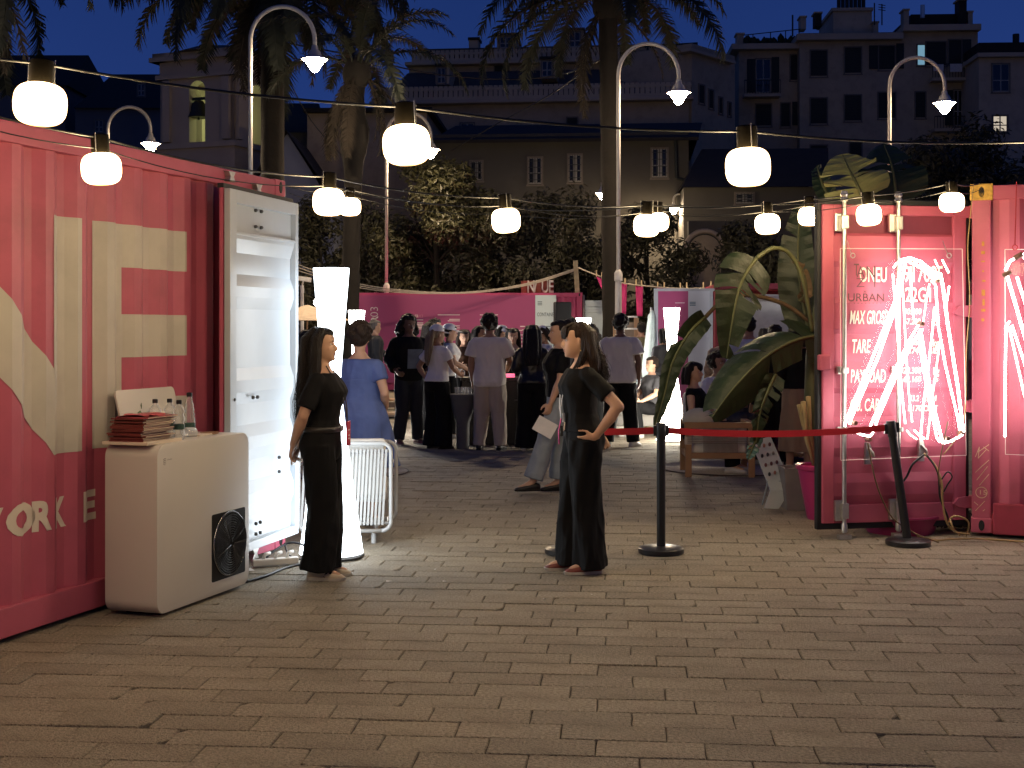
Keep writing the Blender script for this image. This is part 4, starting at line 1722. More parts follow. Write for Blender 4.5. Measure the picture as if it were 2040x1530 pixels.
for pts_ in ([(1600, 800, 11.3), (1606, 860, 11.35), (1622, 930, 11.4)], [(1610, 790, 11.35), (1614, 860, 11.4), (1626, 930, 11.45)], [(1592, 806, 11.35), (1608, 880, 11.35), (1624, 930, 11.4)]):
    b = MB()
    b.tube([px(*q) - bo for q in pts_], [.022, .018, .016], 7)
    b.build('dry_stalk', M('dry_stalk', (.34, .27, .14), .8, var=.3), ban, smooth=True)
POTP = M('pink_pot', (.42, .035, .15), .3, var=.06)
b = MB()
b.lathe([(.01, 0), (.10, 0), (.11, .02), (.185, .42), (.20, .43), (.205, .46), (.195, .47), (.17, .46), (.165, .40), (.01, .40)], 36)
o = b.build('plant_pot', POTP, smooth=40)
o.location = (2.62, 11.45, 0)
tag(o, 'tapered glossy pink pot holding the banana plant behind the open door', 'pot')
GREYP = M('grey_planter', (.20, .18, .17), .5)
b = MB()
p = gd(1598, 1018)
b.rings([[(-.15, -.13, 0), (.15, -.13, 0), (.15, .13, 0), (-.15, .13, 0)], [(-.18, -.15, .38), (.18, -.15, .38), (.18, .15, .38), (-.18, .15, .38)], [(-.16, -.13, .38), (.16, -.13, .38), (.16, .13, .38), (-.16, .13, .38)], [(-.14, -.12, .33), (.14, -.12, .33), (.14, .12, .33), (-.14, .12, .33)]])
o = b.build('planter', GREYP, bevel=.006)
o.location = p + Vector((.02, .15, 0))
tag(o, 'grey square planter on the paving left of the pink pot', 'planter')
st = thing('leaflet_stand', 'bent grey cardboard stand with small printed portraits before the planter', 'display stand', gd(1540, 1014), R(6))
CARD = M('grey_card', (.42, .45, .45), .7, var=.05)
s0 = gd(1540, 1014)
q = lambda x, y, dy=0: px(x, y, s0.y + dy) - s0
b = MB()
poly = [q(1503, 877, .32), q(1543, 870, .32), q(1574, 955, .05), q(1576, 977, 0), q(1535, 977, 0)]
low = [q(1535, 977, 0), q(1576, 977, 0), q(1551, 1014, -.02), q(1522, 1012, -.02)]
for pl in (poly, low):
    k = len(pl)
    b.add([v for v in pl] + [v + Vector((0, .02, -.004)) for v in pl], [tuple(range(k))[::-1], tuple(range(k, 2 * k))] + [(i, (i + 1) % k, k + (i + 1) % k, k + i) for i in range(k)])
for x in (-.03, .08):
    b.tube([Vector((x, .05, .25)), Vector((x + .02, .30, .0))], .008, 5)
b.build('card_board', CARD, st)
r8 = random.Random(4)
for i in range(4):
    for j in range(3):
        b = MB()
        t = .14 + i * .185
        c = q(1503 + 32 * t * 1.0, 877 + 100 * t, .32 - .32 * t).lerp(q(1543 + 33 * t, 870 + 95 * t, .32 - .32 * t), .22 + j * .28)
        b.ell(c + Vector((0, -.012, 0)), (.013, .004, .019), 10, 6)
        b.build('portrait', [DARKP, GREYP, M('portrait_pink', (.35, .16, .12), .7), M('portrait_dark', (.04, .04, .05), .7)][r8.randrange(4)] if True else None, st, smooth=True)
# wooden stools behind
for k, (x, y, lab) in enumerate(((1590, 930, 'wooden log stool behind the leaflet stand'), (1545, 905, 'low wooden stool behind the red belt and banana leaf'))):
    t = thing('stool', lab, 'stool', gd(x, y), .3 * k, 'wooden stools')
    b = MB()
    b.lathe([(.01, .38), (.19, .38), (.20, .40), (.20, .43), (.19, .445), (.01, .445)], 24)
    b.build('seat', TEAK, t, smooth=40)
    for a in range(4):
        b = MB()
        an = a * PI / 2 + .5
        b.tube([(.15 * math.cos(an), .15 * math.sin(an), 0), (.13 * math.cos(an), .13 * math.sin(an), .385)], .032, 10)
        b.build('leg', TEAK, t, smooth=40)
    b = MB()
    b.tube([(.14, 0, .14), (-.14, 0, .14)], .02, 8)
    b.tube([(0, .14, .14), (0, -.14, .14)], .02, 8)
    b.build('stretcher', TEAK, t, smooth=40)
t = thing('glass_cup', 'clear cup standing on the wooden stool right of the banana leaf', 'cup', gd(1590, 930) + Vector((0, 0, .446)))
b = MB()
b.lathe([(.028, 0), (.036, .12), (.033, .12), (.026, .006), (.001, .006)], 14)
b.build('cup_body', PET, t, smooth=40)
b = MB()
g0 = gd(1555, 900)
b.box((0, 0, .36), (.62, .40, .12))
o = b.build('bench_cushion', M('striped_cushion', (.55, .50, .38), .9, var=.6, scale=1.2, stretch=(12, .01, .01)), smooth=True, bevel=.03)
o.location = g0 + Vector((.05, 1.2, 0))
tag(o, 'striped cream bench cushion among the people behind the banana leaf', 'cushion')
b = MB()
b.box((0, 0, .15), (.60, .38, .30))
o = b.build('bench_block', TEAK, bevel=.01)
o.location = g0 + Vector((.05, 1.2, 0))
tag(o, 'wooden block bench carrying the striped cushion', 'bench')
# ------------------------------------------------------------------ back containers and their panels
BLOC = px(693, 655, 35) - Vector((0, 0, HC))
BPAINT = M('container_paint_mauve', (.46, .06, .17), .45, var=.06, dirt=.1)
backc = container('mauve pink container at the back carrying the purple information panel', BLOC, 0.0, Lc=6.1, H=2.56, paint=BPAINT)
pan = thing('info_panel', 'long purple information panel with white column on the back container', 'sign', BLOC, 0)
PURP = M('purple_print', (.36, .065, .20), .5, var=.04, scale=1)
PALE = M('pale_blue_print', (.58, .72, .80), .5, var=.02)


def bp(x, y, off=-.05):
    lx, lz = onplane(BLOC, 0, x, y, off)
    return Vector((lx, off, lz))


p0, p1, p2 = bp(690, 588), bp(1066, 588), bp(1108, 588)
b = MB()
b.bx(p0.x, p1.x, -.045, .0, .22, p0.z)
b.build('purple_board', PURP, pan, bevel=.004)
b = MB()
b.bx(p1.x + .004, p2.x, -.045, .0, .22, p0.z)
b.build('white_board', PALE, pan, bevel=.004)
PW = M('white_print', (.78, .72, .74), .6)
PDK = M('slate_print', (.10, .16, .22), .6)
o = letter('CONTAINER', .19, bp(753, 746), PW, pan, wid=None, roll=R(-90), bold=.02)
o = letter('03', .21, bp(753, 632), PW, pan, wid=None, roll=R(-90), bold=-.014)
letter('CONTAINER', .085, bp(801, 633), PW, pan, wid=.42, bold=-.006)
letter('03', .085, bp(835, 633), M('mauve_print', (.55, .20, .32), .6), pan, wid=.09, bold=-.006)
b = MB()
for x0, x1, y in ((804, 843, 638), (797, 843, 644), (788, 843, 647), (800, 843, 650), (803, 843, 653), (812, 843, 656), (872, 916, 628), (895, 916, 637), (892, 916, 640), (872, 916, 650), (878, 916, 654), (904, 916, 659), (900, 916, 662), (956, 992, 628), (956, 976, 637), (956, 974, 640), (956, 985, 650), (956, 976, 654), (956, 973, 658), (1036, 1046, 651), (1040, 1048, 658), (1052, 1064, 651), (1028, 1040, 659), (1052, 1064, 659), (1032, 1064, 668), (1036, 1064, 675), (1034, 1064, 682), (1036, 1050, 690)):
    a, c = bp(x0, y), bp(x1, y - 1.6)
    b.bx(a.x, c.x, -.049, -.045, a.z, c.z)
for k in range(6):
    a = bp(1046 + k * 1.3, 657)
    b.tube([a + Vector((.025 * math.cos(t_), 0, .035 * math.sin(t_))) for t_ in np.linspace(0, 6, 9)], .004, 4)
b.build('text_lines', PW, pan, kind='stuff')
letter('CONTAINER', .10, bp(1070, 630), PDK, pan, wid=.48, bold=.004)
b = MB()
for x0, x1, y in ((1071, 1080, 602), (1071, 1080, 605), (1071, 1080, 608), (1071, 1077, 651), (1073, 1079, 653), (1087, 1097, 651), (1087, 1097, 656), (1087, 1097, 661), (1087, 1097, 666), (1087, 1095, 671)):
    a, c = bp(x0, y), bp(x1, y - 1.5)
    b.bx(a.x, c.x, -.049, -.045, a.z, c.z)
b.build('text_lines', PDK, pan, kind='stuff')
# its open door standing to the right
dL = px(1166, 655, 35.1) - Vector((0, 0, HC))
GRD = M('grey_blue_door', (.40, .50, .58), .5, var=.06)
bd = MB()
bd.bx(0, .80, 0, .05, .12, 2.36)
bdo = bd.build('door', GRD, backc)
bdo.matrix_local = frame(BLOC, 0).inverted() @ frame(dL, 0)
b = MB()
for z in (2.20, 2.05, 1.3, .7):
    b.bx(.03, .72, -.02, .0, z, z + .10)
b.bx(.70, .80, -.02, .0, .12, 2.36)
b.build('door_rib', GRD, bdo, bevel=.01)
for x in (-.05,):
    b = MB()
    b.tube([(x, -.03, .05), (x, -.03, 2.5)], .03, 8)
    b.build('locking_rod', STEEL, bdo, smooth=True)
# foil letters on top of the back container
fl = thing('roof_letters', 'shiny striped foil letters standing on the back container roof', 'letters', px(1048, 655, 35.5) - Vector((0, 0, HC)), 0)
FOIL = M('striped_foil', (.62, .50, .46), .3, metal=.4, var=.55, scale=2.5, stretch=(3, 1, 1))
for i, ch in enumerate('N/UE'):
    me = textmesh(ch, .46, .012, depth=.04)
    o = put('letter', me, FOIL, fl)
    o.location = (.02 + i * .19, 0, 2.58)
    o.rotation_euler = (R(90), 0, 0)
    o.scale = (.62, 1, 1)
b = MB()
b.box((.3, .1, 2.72), (.86, .03, .34))
b.build('backing_board', M('rust_red_board', (.22, .05, .04), .7, var=.3), fl)
# timber post and washing line
WOOD = M('weathered_wood', (.40, .35, .24), .8, var=.25, scale=12)
pp = px(1150, 655, 35.2) - Vector((0, 0, HC))
b = MB()
b.box((-.02, 0, 2.95), (.12, .08, .92), ry=-.06)
o = b.build('timber_post', WOOD, bevel=.006)
o.location = pp
tag(o, 'weathered timber post rising from the right end of the back container', 'post')
ROPEM = M('pale_rope', (.50, .45, .38), .9)


def rope(label, pts, r_=.014):
    return tag(cable(label, pts, r_, ROPEM, 'rope'), label, 'rope')


for k in range(3):
    rope('pale rope sagging from the timber post left over the back container, strand %s' % ['topmost', 'middle', 'lowest'][k], [px(1143, 536 + k * 2, 35), px(1060, 562 + k * 2, 34.7), px(980, 577 + k * 1.5, 34.4), px(900, 583 + k, 34), px(800, 578 + k * 2.5, 33.6), px(700, 562 + k * 4, 33.2), px(590, 526 + k * 6, 33)], .013)
cl = [px(1152, 533, 35), px(1186, 547, 34.5), px(1232, 562, 34), px(1290, 570, 33.5), px(1360, 575, 33), px(1425, 573, 32.5), px(1470, 568, 32)]
rope('pale washing line running right from the timber post', cl, .018)
CLOTH = M('pink_cloth', (.62, .05, .24), .8, var=.08, scale=4)
PINM = M('clothes_peg', (.6, .48, .3), .7)


def pegs(pts, parent):
    for p_ in pts:
        b = MB()
        b.box(p_ + Vector((0, -.02, .03)), (.03, .03, .16))
        b.build('peg', PINM, parent)


def cloth(label, quads, Y, pegx, curve=False):
    g0 = px(quads[0][0], quads[0][1], Y)
    b = MB()
    tl, tr, br, bl = [px(x, y, Y) - g0 for x, y in quads]
    vs = []
    n_ = 10
    for i in range(n_ + 1):
        for j in range(7):
            u, v = j / 6, i / n_
            p_ = tl.lerp(tr, u).lerp(bl.lerp(br, u), v)
            if curve:
                p_.z -= .16 * 4 * u * (1 - u) * (.35 + .65 * v)
            p_.y += .035 * math.sin(u * 7 + v * 1.5) + .02 * math.sin(v * 5)
            vs.append(p_)
    b.add(vs, [(i * 7 + j, i * 7 + j + 1, (i + 1) * 7 + j + 1, (i + 1) * 7 + j) for i in range(n_) for j in range(6)])
    o = b.build('pink_cloth', CLOTH, smooth=True)
    o.location = g0
    tag(o, label, 'cloth', 'pink cloths on the washing line')
    s_ = o.modifiers.new('t', 'SOLIDIFY')
    s_.thickness = .008
    pegs([px(x, y, Y) - g0 for x, y in pegx], o)


cloth('pink cloth sagging like a hammock nearest the timber post', [(1187, 549), (1221, 556), (1216, 579), (1200, 578)], 34.4, [(1188, 547), (1199, 551)], True)
cloth('longer pink strip hanging left on the washing line', [(1232, 562), (1249, 565), (1247, 626), (1233, 625)], 34.0, [(1234, 560), (1245, 563)])
cloth('narrower pink strip hanging right of the longer one', [(1266, 567), (1281, 569), (1280, 630), (1269, 630)], 33.7, [(1267, 565), (1278, 567)])
cloth('small pink cloth just left above the grey framed sign', [(1309, 573), (1326, 574), (1326, 581), (1309, 581)], 33.4, [(1310, 570), (1323, 571)])
cloth('small pink cloth pegged above the middle of the grey framed sign', [(1354, 575), (1370, 576), (1370, 582), (1354, 582)], 33, [(1355, 572), (1368, 572)])
cloth('small pink cloth at the right end of the washing line', [(1400, 574), (1418, 573), (1418, 581), (1401, 581)], 32.6, [(1401, 571), (1416, 570)])

# framed sign right of centre
SL = px(1303, 655, 25) - Vector((0, 0, HC))
sg = thing('info_panel', 'framed sign board with mauve and pale columns behind the fourth lamp', 'sign', SL, R(-3))


def sp(x, y, off=-.005):
    lx, lz = onplane(SL, R(-3), x, y, off)
    return Vector((lx, off, lz))


a, c, d, e_ = sp(1303, 580), sp(1311, 580), sp(1371, 580), sp(1417, 578)
GREYB = M('grey_panel_edge', (.40, .42, .46), .5)
MAUV = M('mauve_print_panel', (.38, .06, .17), .5, var=.05)
PALP = M('pale_grey_print', (.52, .54, .60), .5, var=.06, scale=1)
b = MB()
b.bx(a.x, c.x, 0, .05, .1, a.z)
b.bx(e_.x - .03, e_.x + .03, .0, .05, .1, a.z)
b.bx(a.x, e_.x + .06, -.002, .055, a.z, a.z + .05)
b.build('sign_frame', GREYB, sg)
b = MB()
b.bx(c.x, d.x, .0, .03, .1, a.z - .001)
b.build('mauve_board', MAUV, sg)
b = MB()
b.bx(d.x + .002, e_.x - .031, .0, .03, .1, a.z - .001)
b.build('pale_board', PALP, sg)
b = MB()
for x0, x1, y in ((1374, 1386, 603), (1374, 1386, 606), (1374, 1386, 609), (1376, 1382, 645), (1382, 1396, 649), (1376, 1382, 655), (1382, 1396, 658), (1377, 1384, 731), (1378, 1385, 744), (1390, 1398, 744), (1378, 1384, 755)):
    u, v = sp(x0, y), sp(x1, y - 1.8)
    b.bx(u.x, v.x, -.004, .0, u.z, v.z)
b.build('text_lines', PDK, sg, kind='stuff')
b = MB()
for x0, x1, y in ((1345, 1364, 604), (1330, 1362, 690), (1335, 1362, 700)):
    u, v = sp(x0, y), sp(x1, y - 1.2)
    b.bx(u.x, v.x, -.004, .0, u.z, v.z)
b.build('text_lines', PW, sg, kind='stuff')

# kitchen container with raised side and lit inside
KL = px(1424, 655, 26) - Vector((0, 0, HC))
kit = container('dark pink container with open lit serving side behind the banana leaves', KL, R(-4), Lc=6.06, H=2.50, paint=M('container_paint_dull', (.34, .05, .08), .5, dirt=.2), front=False)
b = MB()
b.bx(.3, 5.7, 1.2, 1.24, .2, 2.3)
b.build('inner_wall', M('inner_panel', (.62, .60, .54), .5), kit)
b = MB()
b.bx(.3, 1.50, .7, .74, .2, 2.3)
b.build('inner_screen', M('grey_screen', (.36, .38, .44), .5), kit)
b = MB()
b.bx(.75, 1.6, .05, .5, 2.16, 2.26)
b.build('hood', STEEL, kit, bevel=.01)
b = MB()
b.bx(.9, 1.5, .51, .55, 2.165, 2.18)
b.bx(1.52, 1.55, .72, .75, 1.2, 2.2)
b.build('light_strip', EM('led_strip', (1, .93, .82), 4), kit)
b = MB()
b.bx(.2, 5.8, -.1, .5, .95, 1.02)
b.bx(.2, 5.8, -.02, .02, .1, .95)
b.build('counter', PINKD, kit)

# timber rack and folded parasol right of the grey door
t = thing('timber_rack', 'brown timber rack with pale rails behind the man in the grey shirt', 'rack', px(1224, 655, 27) - Vector((0, 0, HC)), 0)
for x in (.02, .44):
    b = MB()
    b.box((x, 0, .92), (.09, .06, 1.84))
    b.build('rack_post', TEAK, t)
b = MB()
b.box((.23, .03, .9), (.44, .02, 1.7))
b.build('rack_board', M('brown_ply', (.22, .16, .11), .7, var=.15), t)
for z in (1.86, 1.62, 1.42, .8):
    b = MB()
    b.box((.23, -.04, z), (.46, .02, .035))
    b.build('rail', STEEL, t)
t = thing('folded_parasol', 'closed pale parasol standing left of the framed sign', 'parasol', px(1297, 655, 24) - Vector((0, 0, HC)), 0)
b = MB()
b.tube([(0, 0, 0), (0, 0, 2.0)], .02, 8)
b.build('pole', WMET, t)
b = MB()
b.tube([(-.03, 0, .55), (-.04, 0, .9), (.0, 0, 1.5), (.02, 0, 1.86), (.02, 0, 1.95)], [.10, .13, .10, .07, .02], 16, mod=lambda A_, q_: 1 + .18 * math.sin(A_ * 6))
b.build('canopy', M('pale_canvas', (.62, .72, .68), .8), t, smooth=True)
# loudspeaker on a stand
t = thing('loudspeaker', 'black loudspeaker on a tripod stand before the white panel', 'loudspeaker', px(1120, 655, 20.6) - Vector((0, 0, HC)), R(8))
b = MB()
b.prism([(-.14, -.02), (-.12, -.12), (.12, -.12), (.14, -.02), (.09, .15), (-.09, .15)], 1.22, 2.03)
b.build('cabinet', M('speaker_black', (.012, .012, .013), .6, bump=.2, bscale=300), t, bevel=.02)
b = MB()
b.bx(-.03, .03, -.125, -.122, 1.60, 1.612)
b.build('badge', STEEL, t)
b = MB()
b.tube([(0, 0, .4), (0, 0, 1.22)], .018, 8)
b.build('pole', POSTM, t)
for k in range(3):
    a_ = k * 2 * PI / 3 + .5
    b = MB()
    b.tube([(0, 0, .62), (.42 * math.cos(a_), .42 * math.sin(a_), 0.0)], .013, 6)
    b.build('leg', POSTM, t)
# bar counter, round planter and things on them
t = thing('bar_counter', 'black bar counter behind the man in the cream shirt', 'counter', px(925, 655, 18.7) - Vector((0, 0, HC)), 0)
DARKW = M('black_counter', (.016, .015, .015), .45, var=.2, scale=3)
b = MB()
b.box((.55, .3, .92), (1.2, .68, .045))
b.build('counter_top', DARKW, t, bevel=.006)
b = MB()
for k in range(11):
    b.box((.02 + k * .106, .0, .45), (.10, .03, .88))
b.box((.55, .3, .45), (1.08, .56, .88))
b.build('counter_front', DARKW, t)
b = MB()
b.box((.95, -.1, .62), (.5, .18, .03))
b.build('shelf', DARKW, t)
b = MB()
b.lathe([(.01, 0), (.085, 0), (.09, .1), (.095, .35), (.15, .55), (.17, .68), (.18, .70), (.18, .74), (.01, .74)], 28)
o = b.build('cone_table', M('slate_table', (.11, .115, .12), .45), smooth=35)
o.location = px(922, 655, 18.15) - Vector((0, 0, HC))
tag(o, 'slate grey conical stand between the capped woman and the man in cream', 'stand')
pl_ = o.location
r9 = random.Random(8)
for k, (dx, dy) in enumerate(((-.08, 0), (-.02, -.06), (.05, .02), (.10, -.04), (.01, .07))):
    b = MB()
    b.lathe([(.022, 0), (.030, .09), (.027, .09), (.020, .005), (.001, .005)], 12)
    g = b.build('drinking_glass', PET, smooth=40)
    g.location = pl_ + Vector((dx, dy, .742))
    tag(g, 'small clear glass on the slate conical stand', 'glass', 'glasses on the slate stand')
b = MB()
b.lathe([(.001, 0), (.045, 0), (.05, .01), (.05, .12), (.046, .12), (.045, .01), (.001, .01)], 16)
b.tube([(.05, 0, .10), (.08, 0, .09), (.08, 0, .04), (.05, 0, .03)], .008, 6)
o = b.build('mug', M('white_mug', (.7, .72, .76), .3), smooth=40)
o.location = px(914, 655, 18.6) - Vector((0, 0, HC - .945))
tag(o, 'white mug standing on the bar counter by the capped woman in bright white', 'mug')
b = MB()
b.box((0, 0, .03), (.16, .10, .05))
o = b.build('card_reader', EM('pink_screen', (1, .10, .25), 1.0), bevel=.006)
o.location = px(1014, 655, 18.6) - Vector((0, 0, HC - .944))
tag(o, 'small glowing pink device on the bar counter right of the cream shirt', 'device')
b = MB()
for k in range(3):
    b.ell((.0 + .02 * k, 0, .02 + .05 * k), (.011, .011, .011), 8, 6)
o = b.build('blue_light', EM('blue_led', (.35, .4, 1), 9), smooth=True)
o.location = px(1029, 655, 18.5) - Vector((0, 0, HC - 1.15))
tag(o, 'small blue light cluster held over the bar before the facing woman', 'light')
# wooden pallets bench at back left
for k, (x, y, Y, lab) in enumerate(((790, 795, 27, 'wooden plank bench behind the long haired man'), (805, 822, 24.5, 'lower wooden step in front of the plank bench'))):
    t = thing('plank_bench', lab, 'bench', px(x, 655, Y) - Vector((0, 0, HC)), 0)
    zt_ = HC - (y - 655) / F * Y
    for j in range(3):
        b = MB()
        b.box((0, .02 + j * .16, zt_ - .02), (1.5, .15, .035))
        b.build('plank', TEAK, t, bevel=.004)
    b = MB()
    for x_ in (-.6, 0, .6):
        b.box((x_, .18, (zt_ - .04) / 2), (.08, .4, zt_ - .04))
    b.box((0, -.02, zt_ * .45), (1.46, .02, zt_ * .5))
    b.build('bench_frame', M('dark_wood', (.14, .09, .06), .7, var=.2), t)
# far parasol and wall spotlight on the left
t = thing('parasol', 'open cream parasol glimpsed between the white door and tallest lamp', 'parasol', px(612, 655, 26) - Vector((0, 0, HC)), 0)
b = MB()
b.lathe([(.85, 1.78), (.45, 1.93), (.03, 2.08), (.001, 2.08)], 8, caps=False)
b.build('canopy', M('cream_canvas', (.62, .50, .38), .8), t)
b = MB()
b.tube([(0, 0, 0), (0, 0, 2.0)], .02, 8)
b.build('pole', TEAK, t)
b = MB()
b.ell((0, 0, 0), (.075, .075, .075), 14, 10)
o = b.build('spotlight', EM('spot_glow', (1, .95, .85), 14), smooth=True)
o.location = px(633, 602, 24)
b = MB()
b.tube([(0, .03, .0), (.1, .3, .02)], .015, 6)
b.build('bracket', POSTM, o)
b = MB()
b.tube([(.1, .3, .02), (.12, .32, -2.6)], .03, 6)
b.build('post', POSTM, o)
tag(o, 'small round spotlight just left of the tallest lamp', 'spotlight')
b = MB()
b.box((0, 0, 0), (.28, .1, .09), ry=.15)
b.tube([(-.02, .0, -.05), (-.06, .1, -.12)], .02, 6)
b.tube([(-.06, .1, -.12), (-.06, .14, -2.9)], .04, 6)
o = b.build('security_camera', M('white_plastic2', (.6, .58, .55), .4), bevel=.008)
o.location = px(606, 556, 27)
tag(o, 'white security camera on a pole right beside the white open door', 'camera')

# ------------------------------------------------------------------ buildings
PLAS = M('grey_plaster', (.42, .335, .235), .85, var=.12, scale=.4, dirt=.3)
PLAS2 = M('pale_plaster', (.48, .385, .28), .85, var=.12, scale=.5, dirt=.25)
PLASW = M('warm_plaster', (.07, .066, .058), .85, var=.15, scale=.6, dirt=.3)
ROOF = M('slate_roof', (.075, .068, .062), .8, var=.2, scale=2)
ROOFD = M('dark_tile_roof', (.022, .019, .017), .85, var=.25, scale=3)
SHUT = M('dark_shutter', (.02, .026, .026), .7)
FRM = M('white_window_frame', (.28, .27, .26), .6)
PANE = M('dark_pane', (.012, .013, .016), .12, spec=.6)
CURT = M('pale_curtain', (.32, .32, .33), .9)
STO = M('stone_trim', (.46, .37, .27), .85, var=.1, scale=1)


WSUR = M('window_surround', (.16, .14, .12), .85)


class Bld:
    def __init__(s, label, cat, anchor_x, Y, rz, name='building'):
        s.loc = px(anchor_x, HY, Y) - Vector((0, 0, HC))
        s.rz = rz
        s.o = thing(name, label, cat, s.loc, rz)

    def p(s, x, y, off=0.0):
        return onplane(s.loc, s.rz, x, y, off)

    def wall(s, x0, x1, ytop, depth, mat, off=0.0, z0=0.0, name='wall', ymid=None):
        a, z1 = s.p(x0, ymid or ytop, off)
        c, z2 = s.p(x1, ytop, off)
        b = MB()
        b.bx(min(a, c), max(a, c), off, off + depth, z0, z2)
        return b.build(name, mat, s.o)

    def window(s, x0, x1, y0, y1, kind='shut', off=0.0):
        ym = (y0 + y1) / 2
        a, _ = s.p(x0, ym, off)
        c, _ = s.p(x1, ym, off)
        xm = (x0 + x1) / 2
        _, zt = s.p(xm, y0, off)
        _, zb = s.p(xm, y1, off)
        W_, H_ = c - a, zt - zb
        b = MB()
        t = .07
        for q in ((a - t, a, zb - t, zt + t), (c, c + t, zb - t, zt + t), (a, c, zt, zt + t), (a - .1, c + .1, zb - t - .06, zb - t)):
            b.bx(q[0], q[1], off - .06, off + .02, q[2], q[3])
        wn = b.build('window', WSUR, s.o)
        b = MB()
        b.bx(a, c, off - .012, off - .004, zb, zt)
        b.build('pane', {'lit': EM('lit_room_cool', (.35, .75, .95), .28), 'litw': EM('lit_room', (1, .85, .6), .4)}.get(kind, SHUT if kind == 'shut' else PANE), wn)
        if kind in ('french', 'bars', 'litw', 'dormer'):
            b = MB()
            k = 3 if kind == 'french' else 3
            for i in range(k):
                x = a + W_ * i / (k - 1)
                b.bx(x - .035, x + .035, off - .03, off - .013, zb, zt)
            for z in (zb, zb + H_ * .4, zt):
                b.bx(a, c, off - .028, off - .014, z - .03, z + .03)
            b.build('sash', FRM, wn)
        if kind == 'bars':
            b = MB()
            for i in range(5):
                x = a + W_ * (i + .5) / 5
                b.bx(x - .012, x + .012, off - .10, off - .08, zb, zt)
            for i in range(4):
                z = zb + H_ * (i + .5) / 4
                b.bx(a, c, off - .10, off - .08, z - .012, z + .012)
            b.build('window_bars', SHUT, wn)
            b = MB()
            b.bx(a + W_ * .38, a + W_ * .66, off - .013, off - .0125, zb, zt)
            b.build('curtain', CURT, wn)
        if kind == 'shut':
            b = MB()
            nl = 9
            for i in range(nl):
                z = zb + H_ * (i + .5) / nl
                b.bx(a + .04, c - .04, off - .035, off - .013, z - H_ / nl * .30, z + H_ / nl * .30)
            b.build('shutter', SHUT, wn)
        return wn

    def shutters(s, x0, x1, y0, y1, off=0.0):
        ym = (y0 + y1) / 2
        a, _ = s.p(x0, ym, off)
        c, _ = s.p(x1, ym, off)
        _, zt = s.p((x0 + x1) / 2, y0, off)
        _, zb = s.p((x0 + x1) / 2, y1, off)
        b = MB()
        b.bx(a, c, off - .09, off - .05, zb, zt)
        b.build('shutter', SHUT, s.o)

    def lump(s, x0, x1, y0, y1, depth, mat, off, name, bev=0):
        ym = (y0 + y1) / 2
        a, _ = s.p(x0, ym, off)
        c, _ = s.p(x1, ym, off)
        xm = (x0 + x1) / 2
        _, zt = s.p(xm, y0, off)
        _, zb = s.p(xm, y1, off)
        b = MB()
        b.bx(min(a, c), max(a, c), off, off + depth, zb, zt)
        return b.build(name, mat, s.o, bevel=bev)

    def pipe(s, x0, y0, x1, y1, r_, mat, off, name):
        a, za = s.p(x0, y0, off)
        c, zc = s.p(x1, y1, off)
        b = MB()
        b.tube([(a, off, za), (c, off, zc)], r_, 6)
        return b.build(name, mat, s.o)


# apartment house at the right
ap = Bld('dark apartment house at the right with three rows of shuttered windows', 'apartment house', 1593, 80, R(-3))
ap.wall(1593, 1948, 62, 14, PLAS)
ap.wall(1472, 1594, 96, 13, PLAS, .9)
ap.lump(1458, 1593, 86, 97, 14, STO, .2, 'cornice')
ap.lump(1588, 1800, 66, 78, 15, STO, -.6, 'cornice')
ap.lump(1800, 1955, 48, 60, 15, STO, -.6, 'cornice')
ap.wall(1800, 1948, 50, 13, PLAS, .03)
for q in ((1615, 1647, 101, 151), (1683, 1715, 95, 145), (1751, 1782, 92, 138), (1845, 1884, 84, 130), (1890, 1915, 80, 127), (1615, 1647, 196, 246), (1683, 1715, 190, 240), (1750, 1783, 185, 235), (1824, 1843, 184, 234), (1693, 1716, 284, 312), (1825, 1843, 279, 318), (1615, 1647, 290, 330)):
    ap.window(*q)
ap.window(1828, 1842, 90, 129, 'lit')
ap.window(1900, 1916, 180, 250, 'french')
for q in ((1731, 1748, 91, 138), (1785, 1800, 87, 137), (1917, 1934, 79, 126), (1882, 1898, 180, 250), (1918, 1934, 176, 248)):
    ap.shutters(*q)
ap.window(1506, 1535, 118, 184, 'french', .9)
for q in ((1488, 1504, 118, 184), (1537, 1552, 114, 184)):
    ap.shutters(*q, off=.9)
ap.window(1575, 1592, 110, 159, 'shut', .9)
ap.window(1506, 1536, 208, 250, 'shut', .9)
ap.window(1556, 1573, 206, 252, 'shut', .9)
ap.shutters(1578, 1591, 203, 250, .9)
ap.window(1510, 1536, 300, 345, 'shut', .9)


def balcony(B_, x0, x1, y0, y1, off):
    sl = B_.lump(x0, x1, y1 - 1, y1 + 5, .9, STO, off - .9, 'balcony')
    a, zt = B_.p(x0, y0, off - .85)
    c, _ = B_.p(x1, y0, off - .85)
    _, zb = B_.p(x0, y1, off - .85)
    b = MB()
    k = max(4, int((c - a) / .16))
    for i in range(k + 1):
        x = a + (c - a) * i / k
        b.bx(x - .014, x + .014, off - .86, off - .84, zb, zt)
    b.bx(a, c, off - .875, off - .825, zt - .02, zt + .03)
    b.build('railing', SHUT, sl)


